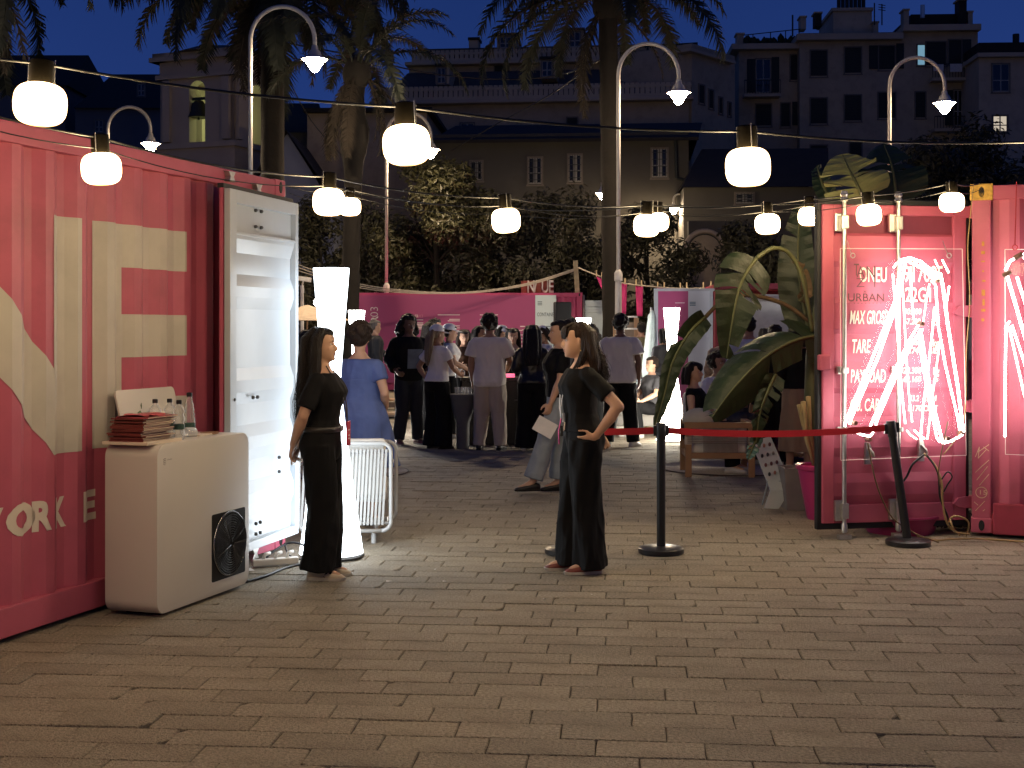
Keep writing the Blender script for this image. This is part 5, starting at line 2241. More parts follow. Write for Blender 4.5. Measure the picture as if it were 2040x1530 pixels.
balcony(ap, 1483, 1555, 160, 187, .9)
balcony(ap, 1858, 1938, 128, 155, 0)
balcony(ap, 1862, 1938, 232, 256, 0)
for x0, x1, y0, y1 in ((1860, 1880, 128, 141), (1893, 1917, 127, 143), (1920, 1931, 123, 134)):
    o = ap.lump(x0, x1, y0, y1, .04, M('white_laundry', (.55, .55, .55), .9), -1.0, 'laundry')
ap.lump(1660, 1737, 20, 68, 5, PLAS2, 3, 'roof_hut')
ap.lump(1657, 1740, 15, 21, 5.4, STO, 2.8, 'roof_hut_slab')
for k in range(7):
    ap.pipe(1671 + k * 8.2, -4, 1671 + k * 8.2, 17, .12, SHUT, 4, 'vent_pipe')
for x0, x1, y0, y1 in ((1595, 1606, 34, 58), (1624, 1637, 26, 52), (1801, 1811, 20, 54), (1910, 1926, 0, 46), (1929, 1938, 24, 48), (1468, 1482, 68, 92), (1740, 1750, 45, 68)):
    ch = ap.lump(x0, x1, y0, y1, .9, PLAS2 if x0 not in (1910, 1624) else ROOFD, 2.5, 'chimney')
    ap.lump(x0 - 2, x1 + 2, y0 - 3, y0, 1.1, STO, 2.4, 'chimney_cap')
ap.pipe(1838, 36, 1838, 10, .14, STEEL, 2, 'flue')
ap.pipe(1579, 72, 1579, 30, .05, SHUT, 1.5, 'antenna_mast')
ap.pipe(1742, 50, 1742, 6, .04, SHUT, 2, 'antenna_mast')
ap.pipe(1757, 50, 1757, 8, .04, SHUT, 2, 'antenna_mast')
for k in range(3):
    ap.pipe(1750, 9 + k * 5, 1764, 11 + k * 5, .025, SHUT, 2, 'antenna_rod')
ap.pipe(1482, 70, 1594, 58, .03, SHUT, 1.5, 'roof_rail')
for x in (1500, 1535, 1565, 1592):
    ap.pipe(x, 90, x, 70 - (x - 1482) * .11, .03, SHUT, 1.5, 'roof_rail_post')
ap.lump(1815, 1925, 28, 50, 9, ROOFD, 3, 'roof_block')
b = MB()
for k in range(60):
    x = 1488 + rnd.random() * 100
    a_, z_ = ap.p(x, 92 - rnd.random() * 14, 1.6)
    b.ell((a_, 1.6 + rnd.random(), z_), (.25, .2, .22 + .3 * rnd.random()), 5, 3)
b.build('roof_plants', M('terrace_plants', (.02, .03, .015), .9), ap.o, kind='stuff')

rb = Bld('lower house at the far right edge with a lit garden window', 'house', 1948, 76, R(-3))
rb.wall(1950, 2120, 112, 10, PLAS2, .02)
rb.lump(1950, 2120, 84, 105, 9, ROOFD, .5, 'roof')
rb.lump(1948, 2122, 104, 112, 10, STO, -.4, 'cornice')
rb.window(1977, 2010, 128, 182, 'french', .02)
rb.window(1978, 2006, 231, 262, 'litw', .02)
rb.pipe(2024, 88, 2024, 68, .2, SHUT, 3, 'flue')

# great house in the middle
mb_ = Bld('great grey house in the middle with stepped balustrades and dormers', 'house', 1375, 72, R(-6))
mb_.wall(744, 1372, 192, 14, PLAS, 0)
mb_.lump(735, 1382, 196, 203, .8, STO, -.7, 'cornice', .05)
mb_.lump(740, 1378, 172, 177, .3, STO, -.35, 'parapet_rail')
mb_.lump(740, 1378, 190, 197, .3, STO, -.35, 'parapet_base')
a_, zt_ = mb_.p(760, 176, -.3)
c_, zb_ = mb_.p(1372, 191, -.3)
b = MB()
k_ = 62
for i in range(k_):
    x = a_ + (c_ - a_) * i / (k_ - 1)
    b.bx(x - .11, x + .11, -.33, -.1, zb_ - .1, zt_ + .05)
b.build('baluster', STO, mb_.o, kind='stuff')
# mansard roof
a_, z0_ = mb_.p(742, 180, .5)
c_, z1_ = mb_.p(1385, 180, .5)
d_, z2_ = mb_.p(812, 146, 4)
e2, z3_ = mb_.p(1390, 146, 4)
b = MB()
b.add([(a_, .5, z0_ - 1), (c_, .5, z0_ - 1), (e2 - .3, 4, z2_), (d_, 4, z2_), (a_, 13, z0_ - 1), (c_, 13, z0_ - 1), (e2 - .3, 12, z2_), (d_, 12, z2_)], [(0, 1, 2, 3), (1, 5, 6, 2), (4, 0, 3, 7), (3, 2, 6, 7)])
b.build('roof', ROOF, mb_.o)
mb_.wall(815, 1385, 122, 8, PLAS, 4.5, z0=10, name='upper_wall')
mb_.lump(806, 1392, 117, 124, 1, STO, 3.8, 'cornice', .05)
mb_.lump(820, 1390, 100, 104, .3, STO, 4.2, 'parapet_rail')
mb_.lump(820, 1390, 112, 118, .3, STO, 4.2, 'parapet_base')
a_, zt_ = mb_.p(824, 103, 4.2)
c_, zb_ = mb_.p(1380, 113, 4.2)
b = MB()
for i in range(58):
    x = a_ + (c_ - a_) * i / 57
    b.bx(x - .11, x + .11, 4.22, 4.45, zb_ - .1, zt_ + .05)
b.build('baluster', STO, mb_.o, kind='stuff')
mb_.lump(826, 1380, 92, 101, 7, ROOF, 5, 'roof_block')
for x0, x1, y0, y1 in ((990, 1025, 68, 98), (1128, 1162, 58, 96)):
    dm = mb_.lump(x0, x1, y0, y1, 3, PLAS, 4.8, 'dormer')
    mb_.window(x0 + 6, x1 - 6, y0 + 6, y1 - 3, 'dormer', 4.78)
    mb_.lump(x0 - 3, x1 + 3, y0 - 3, y0 + 1, 3.4, ROOF, 4.6, 'dormer_roof')
mb_.lump(934, 953, 78, 97, 1, PLAS2, 5.5, 'chimney')
mb_.lump(932, 955, 74, 79, 1.2, ROOFD, 5.4, 'chimney_cap')
for x0, x1, y0, y1 in ((868, 895, 130, 168), (1076, 1108, 116, 155)):
    mb_.lump(x0, x1, y0, y1, 2.5, PLAS2, 1.2, 'dormer')
    mb_.window(x0 + 4, x1 - 8, y0 + 6, y1 - 3, 'dormer', 1.18)
    mb_.lump(x0 - 2, x1 + 3, y0 - 4, y0 + 1, 3, ROOFD, 1.0, 'dormer_roof')
mb_.window(986, 1014, 119, 143, 'shut', 4.48)
mb_.window(1330, 1350, 128, 160, 'shut', 4.48)
mb_.window(918, 944, 246, 262, 'french', 0)
mb_.window(1130, 1150, 235, 262, 'shut', 0)
mb_.pipe(1238, 95, 1390, 86, .06, SHUT, 4, 'roof_rail')
for x in (1245, 1290, 1340, 1388):
    mb_.pipe(x, 105, x, 86 + (1390 - x) * .05, .06, SHUT, 4, 'roof_rail_post')
# receding side wing at right
sw_ = Bld('receding side wing of the great house narrowing beside the apartment house', 'house', 1378, 72, R(50))
sw_.wall(1378, 1464, 112, 6, PLAS, .1)
for x0, x1, y0, y1 in ((1392, 1402, 170, 205), (1412, 1420, 180, 215), (1432, 1438, 195, 225), (1450, 1455, 205, 230)):
    sw_.window(x0, x1, y0, y1, 'shut', .1)
sw_.lump(1376, 1466, 108, 114, 1, STO, -.3, 'cornice')

# low long house before it
lh = Bld('long low house with barred windows behind the tall palm trunk', 'house', 1372, 58, R(-5))
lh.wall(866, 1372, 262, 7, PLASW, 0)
a_, z0_ = lh.p(858, 293, -.6)
c_, z1_ = lh.p(1392, 258, -.6)
d_, z2_ = lh.p(905, 262, 3)
e2, z3_ = lh.p(1400, 226, 3)
zz0 = (z0_ + z1_) / 2
zz1 = (z2_ + z3_) / 2
b = MB()
b.add([(a_, -.6, zz0), (c_, -.6, zz0), (e2, 3.5, zz1), (d_, 3.5, zz1), (a_, 7.6, zz0), (c_, 7.6, zz0)], [(0, 1, 2, 3), (3, 2, 5, 4), (1, 5, 2), (4, 0, 3)])
b.add([(a_, -.6, zz0 - .15), (c_, -.6, zz0 - .15), (c_, -.6, zz0 - .002), (a_, -.6, zz0 - .002)], [(0, 1, 2, 3)])
b.build('roof', ROOFD, lh.o)
for q in ((1053, 1079, 315, 365), (1133, 1158, 309, 361), (1299, 1329, 297, 352), (938, 960, 322, 358)):
    lh.window(*q, kind='bars')
lh.pipe(1345, 270, 1348, 355, .07, SHUT, -.12, 'drain_pipe')
lh.pipe(1348, 355, 1362, 358, .07, SHUT, -.12, 'drain_pipe')
lh.lump(1300, 1318, 440, 452, .05, SHUT, -.02, 'vent')
# lean-to and garden wall to the right
lt_ = Bld('low shed with dark sloping roof and small grilled window', 'shed', 1362, 54, R(-3))
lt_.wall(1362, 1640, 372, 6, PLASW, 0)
a_, z0_ = lt_.p(1358, 373, -.4)
c_, _ = lt_.p(1650, 373, -.4)
d_, z2_ = lt_.p(1398, 297, 3.5)
e2, _ = lt_.p(1650, 297, 3.5)
b = MB()
b.add([(a_, -.4, z0_), (c_, -.4, z0_), (e2, 3.5, z2_), (d_, 3.5, z2_), (a_, 6.4, z0_), (c_, 6.4, z0_)], [(0, 1, 2, 3), (3, 2, 5, 4), (4, 0, 3)])
b.build('roof', ROOFD, lt_.o)
lt_.window(1466, 1500, 386, 404, 'bars', 0)
gw = Bld('beige garden wall with a blind arch below the distant hooked lamp', 'wall', 1380, 48, R(0), 'garden_wall')
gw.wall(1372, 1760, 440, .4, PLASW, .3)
a_, zb_ = gw.p(1372, 585, .28)
c_, zt_ = gw.p(1436, 468, .28)
b = MB()
m_ = (a_ + c_) / 2
r_ = (c_ - a_) / 2
b.prism([(a_, 0), (c_, 0)] + [(m_ + r_ * math.cos(t_), zt_ - r_ + r_ * math.sin(t_)) for t_ in np.linspace(0, PI, 14)], 0, .05, X=Matrix.Translation((0, .3, 0)) @ XF)
b.build('blind_arch', M('arch_plaster', (.42, .34, .22), .85, var=.12, dirt=.2), gw.o)
b = MB()
r2 = r_ + .14
b.tube([(m_ + r2 * math.cos(t_), .27, zt_ - r_ + r2 * math.sin(t_)) for t_ in np.linspace(0, PI, 14)], .09, 6)
b.build('arch_rim', STO, gw.o)

# bell tower
bt = Bld('old bell tower with lit arched openings behind the left palm', 'bell tower', 322, 62, R(-22), 'bell_tower')
W0 = 3.9
zt_ = HC + (655 - 120) / F * 62
zc = HC + (655 - 300) / F * 62
b = MB()
b.bx(-.15, W0 + .15, -.15, W0 + .15, 0, zc)
b.build('tower_base', STO, bt.o)
b = MB()
b.bx(-.3, W0 + .3, -.3, W0 + .3, zc, zc + .25)
b.build('tower_ledge', STO, bt.o)
h1 = zt_ - zc
ap_ = []
for (dx, dy, rot) in ((0, 0, 0), (W0, 0, 90), (W0, W0, 180), (0, W0, 270)):
    X = Matrix.Translation((dx, dy, zc + .25)) @ Matrix.Rotation(R(rot), 4, 'Z')
    b = MB()
    pw, oh, ow = 1.52, 2.42, W0 - 3.04
    b.bx(0, pw, 0, .55, 0, h1 - 1.2, X=X)
    b.bx(W0 - pw, W0, 0, .548, 0, h1 - 1.2, X=X)
    arc = [(pw + ow / 2 + ow / 2 * math.cos(t_), oh + ow / 2 * math.sin(t_)) for t_ in np.linspace(PI, 0, 12)]
    b.prism([(pw, h1 - 1.2), (pw, oh)] + arc[1:-1] + [(W0 - pw, oh), (W0 - pw, h1 - 1.2)], -.54, -.01, X=X @ XF)
    b.bx(.15, .55, -.18, -.002, .1, h1 - 1.25, X=X)
    b.bx(W0 - .55, W0 - .15, -.18, -.002, .1, h1 - 1.25, X=X)
    b.build('tower_wall', STO, bt.o)
    b = MB()
    b.bx(-.2, W0 + .2, -.22, .4, h1 - 1.2, h1 - 1.0, X=X)
    b.bx(-.05, W0 + .05, -.08, .4, h1 - 1.0, h1 - .4, X=X)
    b.bx(-.4, W0 + .4, -.42, .4, h1 - .4, h1 - .2, X=X)
    b.bx(-.3, W0 + .3, -.3, .4, h1 - .2, h1, X=X)
    b.build('tower_cornice', STO, bt.o)
b = MB()
b.lathe([(W0 * .72, zt_ + .2), (W0 * .5, zt_ + .5), (W0 * .3, zt_ + .7), (.05, zt_ + .8)], 8, X=Matrix.Translation((W0 / 2, W0 / 2, 0)))
b.build('tower_roof', ROOF, bt.o)
bl = thing('bell', 'dark bronze bell hanging in the left lit arch of the tower', 'bell', bt.loc + Vector((math.cos(bt.rz) * W0 / 2 - 0, math.sin(bt.rz) * W0 / 2 + .3, zc + 1.45)), bt.rz)
b = MB()
b.lathe([(.50, 0), (.46, .06), (.36, .3), (.30, .62), (.20, .75), (.05, .8), (.001, .8)], 20)
b.build('bell_body', M('bronze', (.05, .045, .03), .5, metal=.5), bl, smooth=40)
b = MB()
b.box((0, 0, .86), (1.5, .12, .12))
b.tube([(0, 0, .3), (0, 0, -.1)], .05, 6)
b.build('bell_yoke', SHUT, bl)
b = MB()
b.box((W0 / 2, W0 / 2, zc + .6), (.5, .5, .7))
b.build('lit_lantern', EM('tower_light', (.62, .80, .34), 3.5), bt.o)
ld_ = bpy.data.lights.new('tower_lamp', 'POINT')
ld_.energy = 42
ld_.color = (.70, .88, .45)
ld_.shadow_soft_size = .25
lo = bpy.data.objects.new('tower_lamp', ld_)
col.objects.link(lo)
cc = bt.loc + Vector((math.cos(bt.rz) * W0 / 2 - math.sin(bt.rz) * W0 / 2, math.sin(bt.rz) * W0 / 2 + math.cos(bt.rz) * W0 / 2, zc + 1.7))
lo.location = cc


# plain houses at the left and centre left
def gable(label, x0, x1, yeave, yridge, Y, depth, rz=0.0, wallm=None, wins=()):
    g = Bld(label, 'house', x0, Y, rz)
    g.wall(x0, x1, yeave, depth, wallm or PLAS, 0)
    a, z0 = g.p(x0 - 4, yeave, -.4)
    c, _ = g.p(x1 + 4, yeave, -.4)
    _, z1 = g.p((x0 + x1) / 2, yridge, depth / 2)
    b = MB()
    b.add([(a, -.4, z0), (c, -.4, z0), (c - .6, depth / 2, z1), (a + .6, depth / 2, z1), (a, depth + .4, z0), (c, depth + .4, z0)], [(0, 1, 2, 3), (3, 2, 5, 4), (1, 5, 2), (4, 0, 3)])
    b.build('roof', ROOFD, g.o)
    for q in wins:
        g.window(*q, kind='dormer')
    return g


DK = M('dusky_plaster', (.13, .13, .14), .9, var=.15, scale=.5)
gable('dark hipped house left of the bell tower', 150, 345, 215, 148, 85, 12, 0, DK, ((275, 288, 168, 190), (190, 205, 240, 262)))
gable('dark house roof behind the palm at the far left', -120, 130, 170, 110, 90, 12, 0, DK)
gable('low dark house under the second small palm', 420, 640, 262, 205, 66, 10, R(4), DK, ((445, 462, 290, 320),))
g = Bld('bluish gabled house end behind the left palm trunk', 'house', 500, 58, R(0))
a_, _ = g.p(500, 400, 0)
c_, _ = g.p(665, 400, 0)
_, ze = g.p(500, 395, 0)
_, zr = g.p(572, 266, 0)
xr_, _ = g.p(572, 400, 0)
b = MB()
b.prism([(a_, 0), (c_, 0), (c_, ze - .4), (xr_, zr), (a_, ze + .4)], -8, 0, X=XF)
b.build('wall', M('bluish_plaster', (.26, .28, .34), .9, var=.1, scale=.6), g.o)
b = MB()
b.add([(xr_, -.3, zr + .12), (xr_, 8, zr + .12), (c_ + .2, 8, ze - .3), (c_ + .2, -.3, ze - .3)], [(0, 1, 2, 3)])
b.add([(xr_, -.3, zr + .12), (a_ - .2, -.3, ze + .5), (a_ - .2, 8, ze + .5), (xr_, 8, zr + .12)], [(0, 1, 2, 3)])
b.build('roof', ROOFD, g.o)
g = Bld('grey flat fronted house behind the small palm and lit tree', 'house', 612, 64, R(-3))
g.wall(612, 850, 222, 8, PLAS, 0)
g.lump(604, 860, 214, 222, 9, ROOFD, -.5, 'roof')
g.window(762, 780, 275, 305, 'shut', 0)
g.window(690, 706, 280, 312, 'shut', 0)
# dark wooded hill line far behind
HILL = M('dark_hill', (.012, .014, .012), 1.0)
b = MB()
vs = []
for i in range(61):
    x = -130 + i * 5
    h = 10 + 6 * math.sin(i * .21) + 3 * math.sin(i * .7 + 1) + 1.2 * math.sin(i * 1.9)
    vs += [(x, 200, -1), (x, 205 + 10 * math.sin(i), h), (x, 260, h * .8), (x, 262, -1)]
b.add(vs, [(4 * i + j, 4 * i + 4 + j, 4 * i + 5 + j, 4 * i + 1 + j) for i in range(60) for j in range(3)])
b.build('hill', HILL, kind='structure')
cable('thin black overhead wire crossing before the great house from the left palm', [px(560, 84, 34), px(700, 110, 34), px(850, 145, 36), px(1000, 158, 38), px(1110, 150, 38), px(1200, 118, 33)], .02, WIRE, 'wire')
cable('thin black overhead wire slanting across the great house up to the tall palm', [px(900, 300, 45), px(980, 252, 44), px(1090, 192, 40), px(1205, 112, 33)], .02, WIRE, 'wire')
cable('thin black wire sloping down beside the bluish gable', [px(560, 130, 40), px(620, 240, 42), px(700, 330, 42)], .02, WIRE, 'wire')

# ------------------------------------------------------------------ palms and trees
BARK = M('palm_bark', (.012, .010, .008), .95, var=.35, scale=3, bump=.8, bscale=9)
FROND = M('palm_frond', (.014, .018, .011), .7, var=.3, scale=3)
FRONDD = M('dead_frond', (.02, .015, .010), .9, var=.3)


def frond_mesh(seed, Lf, arch, mat, nleaf=60, ll=.54):
    r_ = random.Random(seed)
    b = MB()
    pts = []
    p_, a_ = Vector((0, 0, 0)), R(arch[0])
    n_ = 14
    for i in range(n_ + 1):
        pts.append(p_.copy())
        a_ = R(arch[0] + (arch[1] - arch[0]) * (i / n_) ** 1.2)
        p_ = p_ + Vector((math.cos(a_), 0, math.sin(a_))) * (Lf / n_)
    b.tube(pts, [.035 * (1 - .85 * i / n_) for i in range(n_ + 1)], 5)
    for k in range(nleaf):
        t = .12 + .86 * k / nleaf
        f = t * n_
        i = min(int(f), n_ - 1)
        q = pts[i].lerp(pts[i + 1], f - i)
        d = (pts[i + 1] - pts[i]).normalized()
        up = Vector((-d.z, 0, d.x))
        for s_ in (-1, 1):
            l_ = ll * (math.sin(PI * (.12 + .86 * t)) ** .6) * r_.uniform(.75, 1.1)
            dr = (Vector((0, s_, 0)) * .75 + d * .62 + up * r_.uniform(-.1, .35)).normalized()
            m_ = q + dr * l_ * .55
            e_ = q + dr * l_ + Vector((0, 0, -l_ * r_.uniform(.2, .55)))
            w_ = .030
            b.add([q - d * w_, q + d * w_, m_ + d * w_ * .8, m_ - d * w_ * .8, e_], [(0, 1, 2, 3), (3, 2, 4)])
    me = b.mesh('frond')
    me.materials.append(mat)
    return me


fm = [frond_mesh(i, 3.1 + .15 * i, (56 - 5 * i, -46 - 8 * i), FROND) for i in range(4)]
fdead = [frond_mesh(20 + i, 2.2, (-40, -88), FRONDD, 30, .35) for i in range(2)]


def palm(label, x, zc_, Y, rt, nf, els, lean=0.0, ndead=8, seed=1, scale=1.0, bulge=None):
    base = px(x, HY, Y) - Vector((0, 0, HC))
    t = thing('palm_tree', label, 'palm tree', base, 0, 'palm trees')
    r_ = random.Random(seed)
    b = MB()
    m = 30
    pts = [(lean * (i / m) ** 2, 0, zc_ * i / m) for i in range(m + 1)]
    rr = [rt * (1.15 if i < 3 else 1) * (1 + .05 * (i % 2)) for i in range(m + 1)]
    if bulge:
        for i in range(m + 1):
            z = zc_ * i / m
            rr[i] *= 1 + bulge[1] * math.exp(-((z - bulge[0]) / bulge[2]) ** 2)
    b.tube(pts, rr, 14, mod=lambda A_, q_: 1 + .05 * math.sin(A_ * 7 + q_ * 40))
    b.ell((lean, 0, zc_), (rt * 1.7, rt * 1.7, rt * 2.0), 12, 8)
    b.build('trunk', BARK, t, smooth=True)
    for i in range(nf):
        f = i / nf
        o = put('frond', fm[r_.randrange(4)], None, t)
        az = i * 2.39996 + r_.uniform(-.2, .2)
        o.location = (lean + .2 * math.cos(az), .2 * math.sin(az), zc_ + .2)
        o.rotation_euler = (r_.uniform(-.3, .3), R(els[0] + (els[1] - els[0]) * f + r_.uniform(-8, 8)), az)
        o.scale = (scale * r_.uniform(.85, 1.1),) * 3
    for i in range(ndead):
        o = put('frond', fdead[i % 2], None, t)
        az = i * 2.1 + r_.uniform(-.4, .4)
        o.location = (lean + .25 * math.cos(az), .25 * math.sin(az), zc_ - .1)
        o.rotation_euler = (0, R(r_.uniform(-5, 25)), az)
        o.scale = (scale * r_.uniform(.8, 1.2),) * 3
        o['label'] = 'brown dead hanging frond'
    return t


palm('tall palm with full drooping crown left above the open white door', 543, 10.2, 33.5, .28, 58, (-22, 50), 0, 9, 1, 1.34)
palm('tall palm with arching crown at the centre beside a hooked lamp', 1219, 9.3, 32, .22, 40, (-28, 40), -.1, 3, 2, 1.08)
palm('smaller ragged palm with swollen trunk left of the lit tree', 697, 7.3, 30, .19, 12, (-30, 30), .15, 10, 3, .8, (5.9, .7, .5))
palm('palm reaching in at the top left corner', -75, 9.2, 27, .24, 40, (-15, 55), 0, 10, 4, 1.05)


def tree(label, x, Y, ztop, zlow, w_, nl, mat, seed, leaf=.16, cat='tree'):
    base = px(x, HY, Y) - Vector((0, 0, HC))
    t = thing('tree', label, cat, base, 0, 'leafy trees')
    r_ = random.Random(seed)
    b = MB()
    hm = zlow + (ztop - zlow) * .5
    b.tube([(0, 0, 0), (.08, 0, zlow * .6), (0, .05, hm)], [.16, .13, .07], 10)
    clumps = []
    for i in range(26):
        a = r_.uniform(0, 2 * PI)
        v = r_.random()
        rad = w_ * (math.sin(PI * (.18 + .72 * v))) * r_.uniform(.35, .95)
        c = Vector((rad * math.cos(a), rad * math.sin(a), zlow + (ztop - zlow) * v))
        clumps.append((c, w_ * r_.uniform(.26, .42)))
        if i < 9:
            b.tube([(0, .03, hm * .8), Vector((0, 0, hm)).lerp(c, .5), c], [.05, .035, .012], 5)
    b.build('trunk', BARK, t, smooth=True)
    b = MB()
    for k in range(int(nl * 2.1)):
        c, cr_ = clumps[r_.randrange(len(clumps))]
        d = Vector((r_.gauss(0, 1), r_.gauss(0, 1), r_.gauss(0, .8))).normalized() * cr_ * (r_.random() ** .4)
        q = c + d
        n_ = (d.normalized() + Vector((r_.gauss(0, .5), r_.gauss(0, .5), r_.gauss(.3, .5)))).normalized()
        u = n_.orthogonal().normalized()
        u = (Matrix.Rotation(r_.uniform(0, 6.28), 3, n_) @ u)
        v = n_.cross(u)
        s_ = leaf * 1.2 * r_.uniform(.6, 1.2)
        b.add([q - u * s_ * .5, q + v * s_ * .22 + n_ * .02, q + u * s_ * .6, q - v * s_ * .22 + n_ * .02], [(0, 1, 2, 3)])
    b.build('crown', mat, t)
    return t


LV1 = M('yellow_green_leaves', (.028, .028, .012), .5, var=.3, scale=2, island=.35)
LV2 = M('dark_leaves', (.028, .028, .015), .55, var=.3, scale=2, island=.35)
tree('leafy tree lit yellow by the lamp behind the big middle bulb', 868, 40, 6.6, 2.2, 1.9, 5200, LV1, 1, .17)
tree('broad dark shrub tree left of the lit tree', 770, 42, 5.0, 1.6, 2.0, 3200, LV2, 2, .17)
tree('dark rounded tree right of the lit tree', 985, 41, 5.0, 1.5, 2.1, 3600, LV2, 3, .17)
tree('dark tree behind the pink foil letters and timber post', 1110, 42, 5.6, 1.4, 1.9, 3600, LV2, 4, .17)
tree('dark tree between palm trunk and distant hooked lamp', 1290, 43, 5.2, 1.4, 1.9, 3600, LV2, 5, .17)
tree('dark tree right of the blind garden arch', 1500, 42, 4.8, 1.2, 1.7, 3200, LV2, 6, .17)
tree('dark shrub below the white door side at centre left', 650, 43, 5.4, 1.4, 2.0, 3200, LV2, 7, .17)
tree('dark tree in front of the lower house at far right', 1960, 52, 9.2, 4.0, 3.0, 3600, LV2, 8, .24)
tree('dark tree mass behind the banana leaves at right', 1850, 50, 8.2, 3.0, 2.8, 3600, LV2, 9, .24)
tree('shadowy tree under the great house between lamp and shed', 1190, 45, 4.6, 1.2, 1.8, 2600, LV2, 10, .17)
# ------------------------------------------------------------------ people
SKIN = M('skin', (.52, .31, .21), .5, var=.06, scale=12, bump=.06, bscale=200)
SKIN2 = M('skin_tan', (.36, .20, .13), .5, var=.06, scale=12)
SKIN3 = M('skin_dark', (.17, .09, .06), .5, var=.06, scale=12)
BLK = M('black_cotton', (.0045, .0045, .0055), .8, spec=.2, var=.15, bump=.35, bscale=16)
BLKT = M('black_twill', (.0042, .0042, .005), .8, spec=.2, var=.15, bump=.35, bscale=12, stretch=(1, 1, .25))
WHT = M('white_cotton', (.80, .78, .75), .85, var=.05, bump=.45, bscale=11)
CRM = M('cream_linen', (.78, .72, .65), .85, var=.05, bump=.5, bscale=11)
GRYT = M('pale_grey_cotton', (.66, .62, .59), .85, var=.05, bump=.4, bscale=10)
BEI = M('beige_linen', (.46, .39, .32), .85, var=.06, bump=.5, bscale=10, stretch=(1, 1, .4))
JEAN = M('light_denim', (.26, .30, .34), .85, var=.15, bump=.3, bscale=18)
BLUE = M('blue_linen', (.075, .115, .30), .85, var=.14, bump=.4, bscale=14)
NAVY = M('dark_jacket', (.014, .016, .022), .8, bump=.3, bscale=12)
OLIVE = M('olive_cotton', (.13, .11, .05), .85)
PALB = M('pale_blue_cotton', (.46, .50, .60), .85, bump=.4, bscale=12)
PATT = M('patterned_blouse', (.32, .22, .15), .8, var=.6, scale=28)
TAUP = M('taupe_skirt', (.25, .17, .11), .85, var=.1, bump=.5, bscale=9, stretch=(1, 1, .3))
DKG = M('dark_grey_cotton', (.05, .05, .055), .85)
FLOR = M('floral_dress', (.22, .06, .06), .85, var=.6, scale=40)


def hairmat(name, c):
    return M(name, c, .5, var=.45, scale=9, bump=.9, bscale=22, stretch=(6, 6, .5), spec=.28)


HDK = hairmat('dark_hair', (.009, .006, .005))
HBR = hairmat('brown_hair', (.020, .011, .007))
HAU = hairmat('auburn_hair', (.020, .010, .0055))
HBL = hairmat('blonde_hair', (.26, .19, .11))
HGR = hairmat('greying_hair', (.10, .085, .08))
LIPM = M('lips', (.36, .11, .10), .45)
EYEW = M('eye_white', (.7, .68, .65), .3)
IRIS = M('iris', (.03, .018, .012), .2)
BROW = M('eyebrow', (.03, .02, .015), .8)
CAPW = M('white_cap', (.8, .8, .82), .8, var=.04)
SHOEW = M('white_sneaker', (.6, .58, .56), .6)
SHOEB = M('black_shoe', (.014, .013, .013), .35)
SHOER = M('red_leather', (.16, .03, .02), .4)
SHOEC = M('cream_sneaker', (.50, .42, .31), .6)
SHOEP = M('maroon_sneaker', (.22, .08, .08), .6)
SOLE = M('pale_sole', (.5, .46, .40), .7)

TF = [(.78, .130, .090, .02), (.84, .158, .108, .024), (.90, .172, .120, .028), (.96, .165, .115, .022), (1.02, .145, .100, .006), (1.08, .127, .089, -.002), (1.16, .134, .095, -.008), (1.22, .146, .112, -.02), (1.27, .150, .120, -.026), (1.32, .154, .106, -.014), (1.37, .140, .088, .004), (1.40, .104, .072, .010), (1.425, .074, .060, .014), (1.45, .058, .054, .016)]
TM = [(.78, .14, .095, .015), (.86, .165, .115, .015), (.93, .167, .116, .01), (1.02, .155, .108, 0), (1.10, .153, .108, -.004), (1.20, .166, .116, -.006), (1.28, .180, .122, -.006), (1.34, .176, .110, 0), (1.385, .148, .090, .008), (1.415, .108, .075, .012), (1.44, .078, .065, .015), (1.46, .062, .060, .016)]
HEADP = [(-.012, .050, .030, .016), (.0, .082, .022, .028), (.014, .092, .03, .040), (.030, .090, .048, .050), (.050, .090, .064, .058), (.070, .091, .078, .064), (.090, .088, .088, .068), (.110, .083, .096, .072), (.130, .091, .100, .075), (.150, .094, .103, .077), (.172, .086, .102, .075), (.195, .066, .090, .066), (.212, .040, .068, .048), (.222, .012, .036, .026)]


def interp(tab, z):
    if z <= tab[0][0]:
        return tab[0][1:]
    for a, c in zip(tab, tab[1:]):
        if z <= c[0]:
            f = (z - a[0]) / (c[0] - a[0])
            return tuple(x + (y - x) * f for x, y in zip(a[1:], c[1:]))
    return tab[-1][1:]


ARMS = {
    'down': ((.225, .03, 1.11), (.225, -.04, .875), (0, -.15, -1)),
    'hip': ((.40, .10, 1.16), (.20, -.05, 1.01), (-.75, -.55, -.35)),
    'front': ((.235, .02, 1.12), (.15, -.23, 1.10), (-.3, -1, .1)),
    'back': ((.235, .09, 1.12), (.05, .15, .92), (-.5, .25, -.8)),
    'table': ((.235, -.06, 1.13), (.16, -.29, 1.02), (-.1, -1, -.1)),
    'cross': ((.22, -.10, 1.13), (-.04, -.20, 1.14), (-1, -.1, .1)),
    'phone': ((.23, -.03, 1.12), (.10, -.20, 1.24), (-.3, -.5, .8)),
    'bent': ((.24, .06, 1.12), (.20, -.14, .98), (-.25, -.8, -.4)),
}


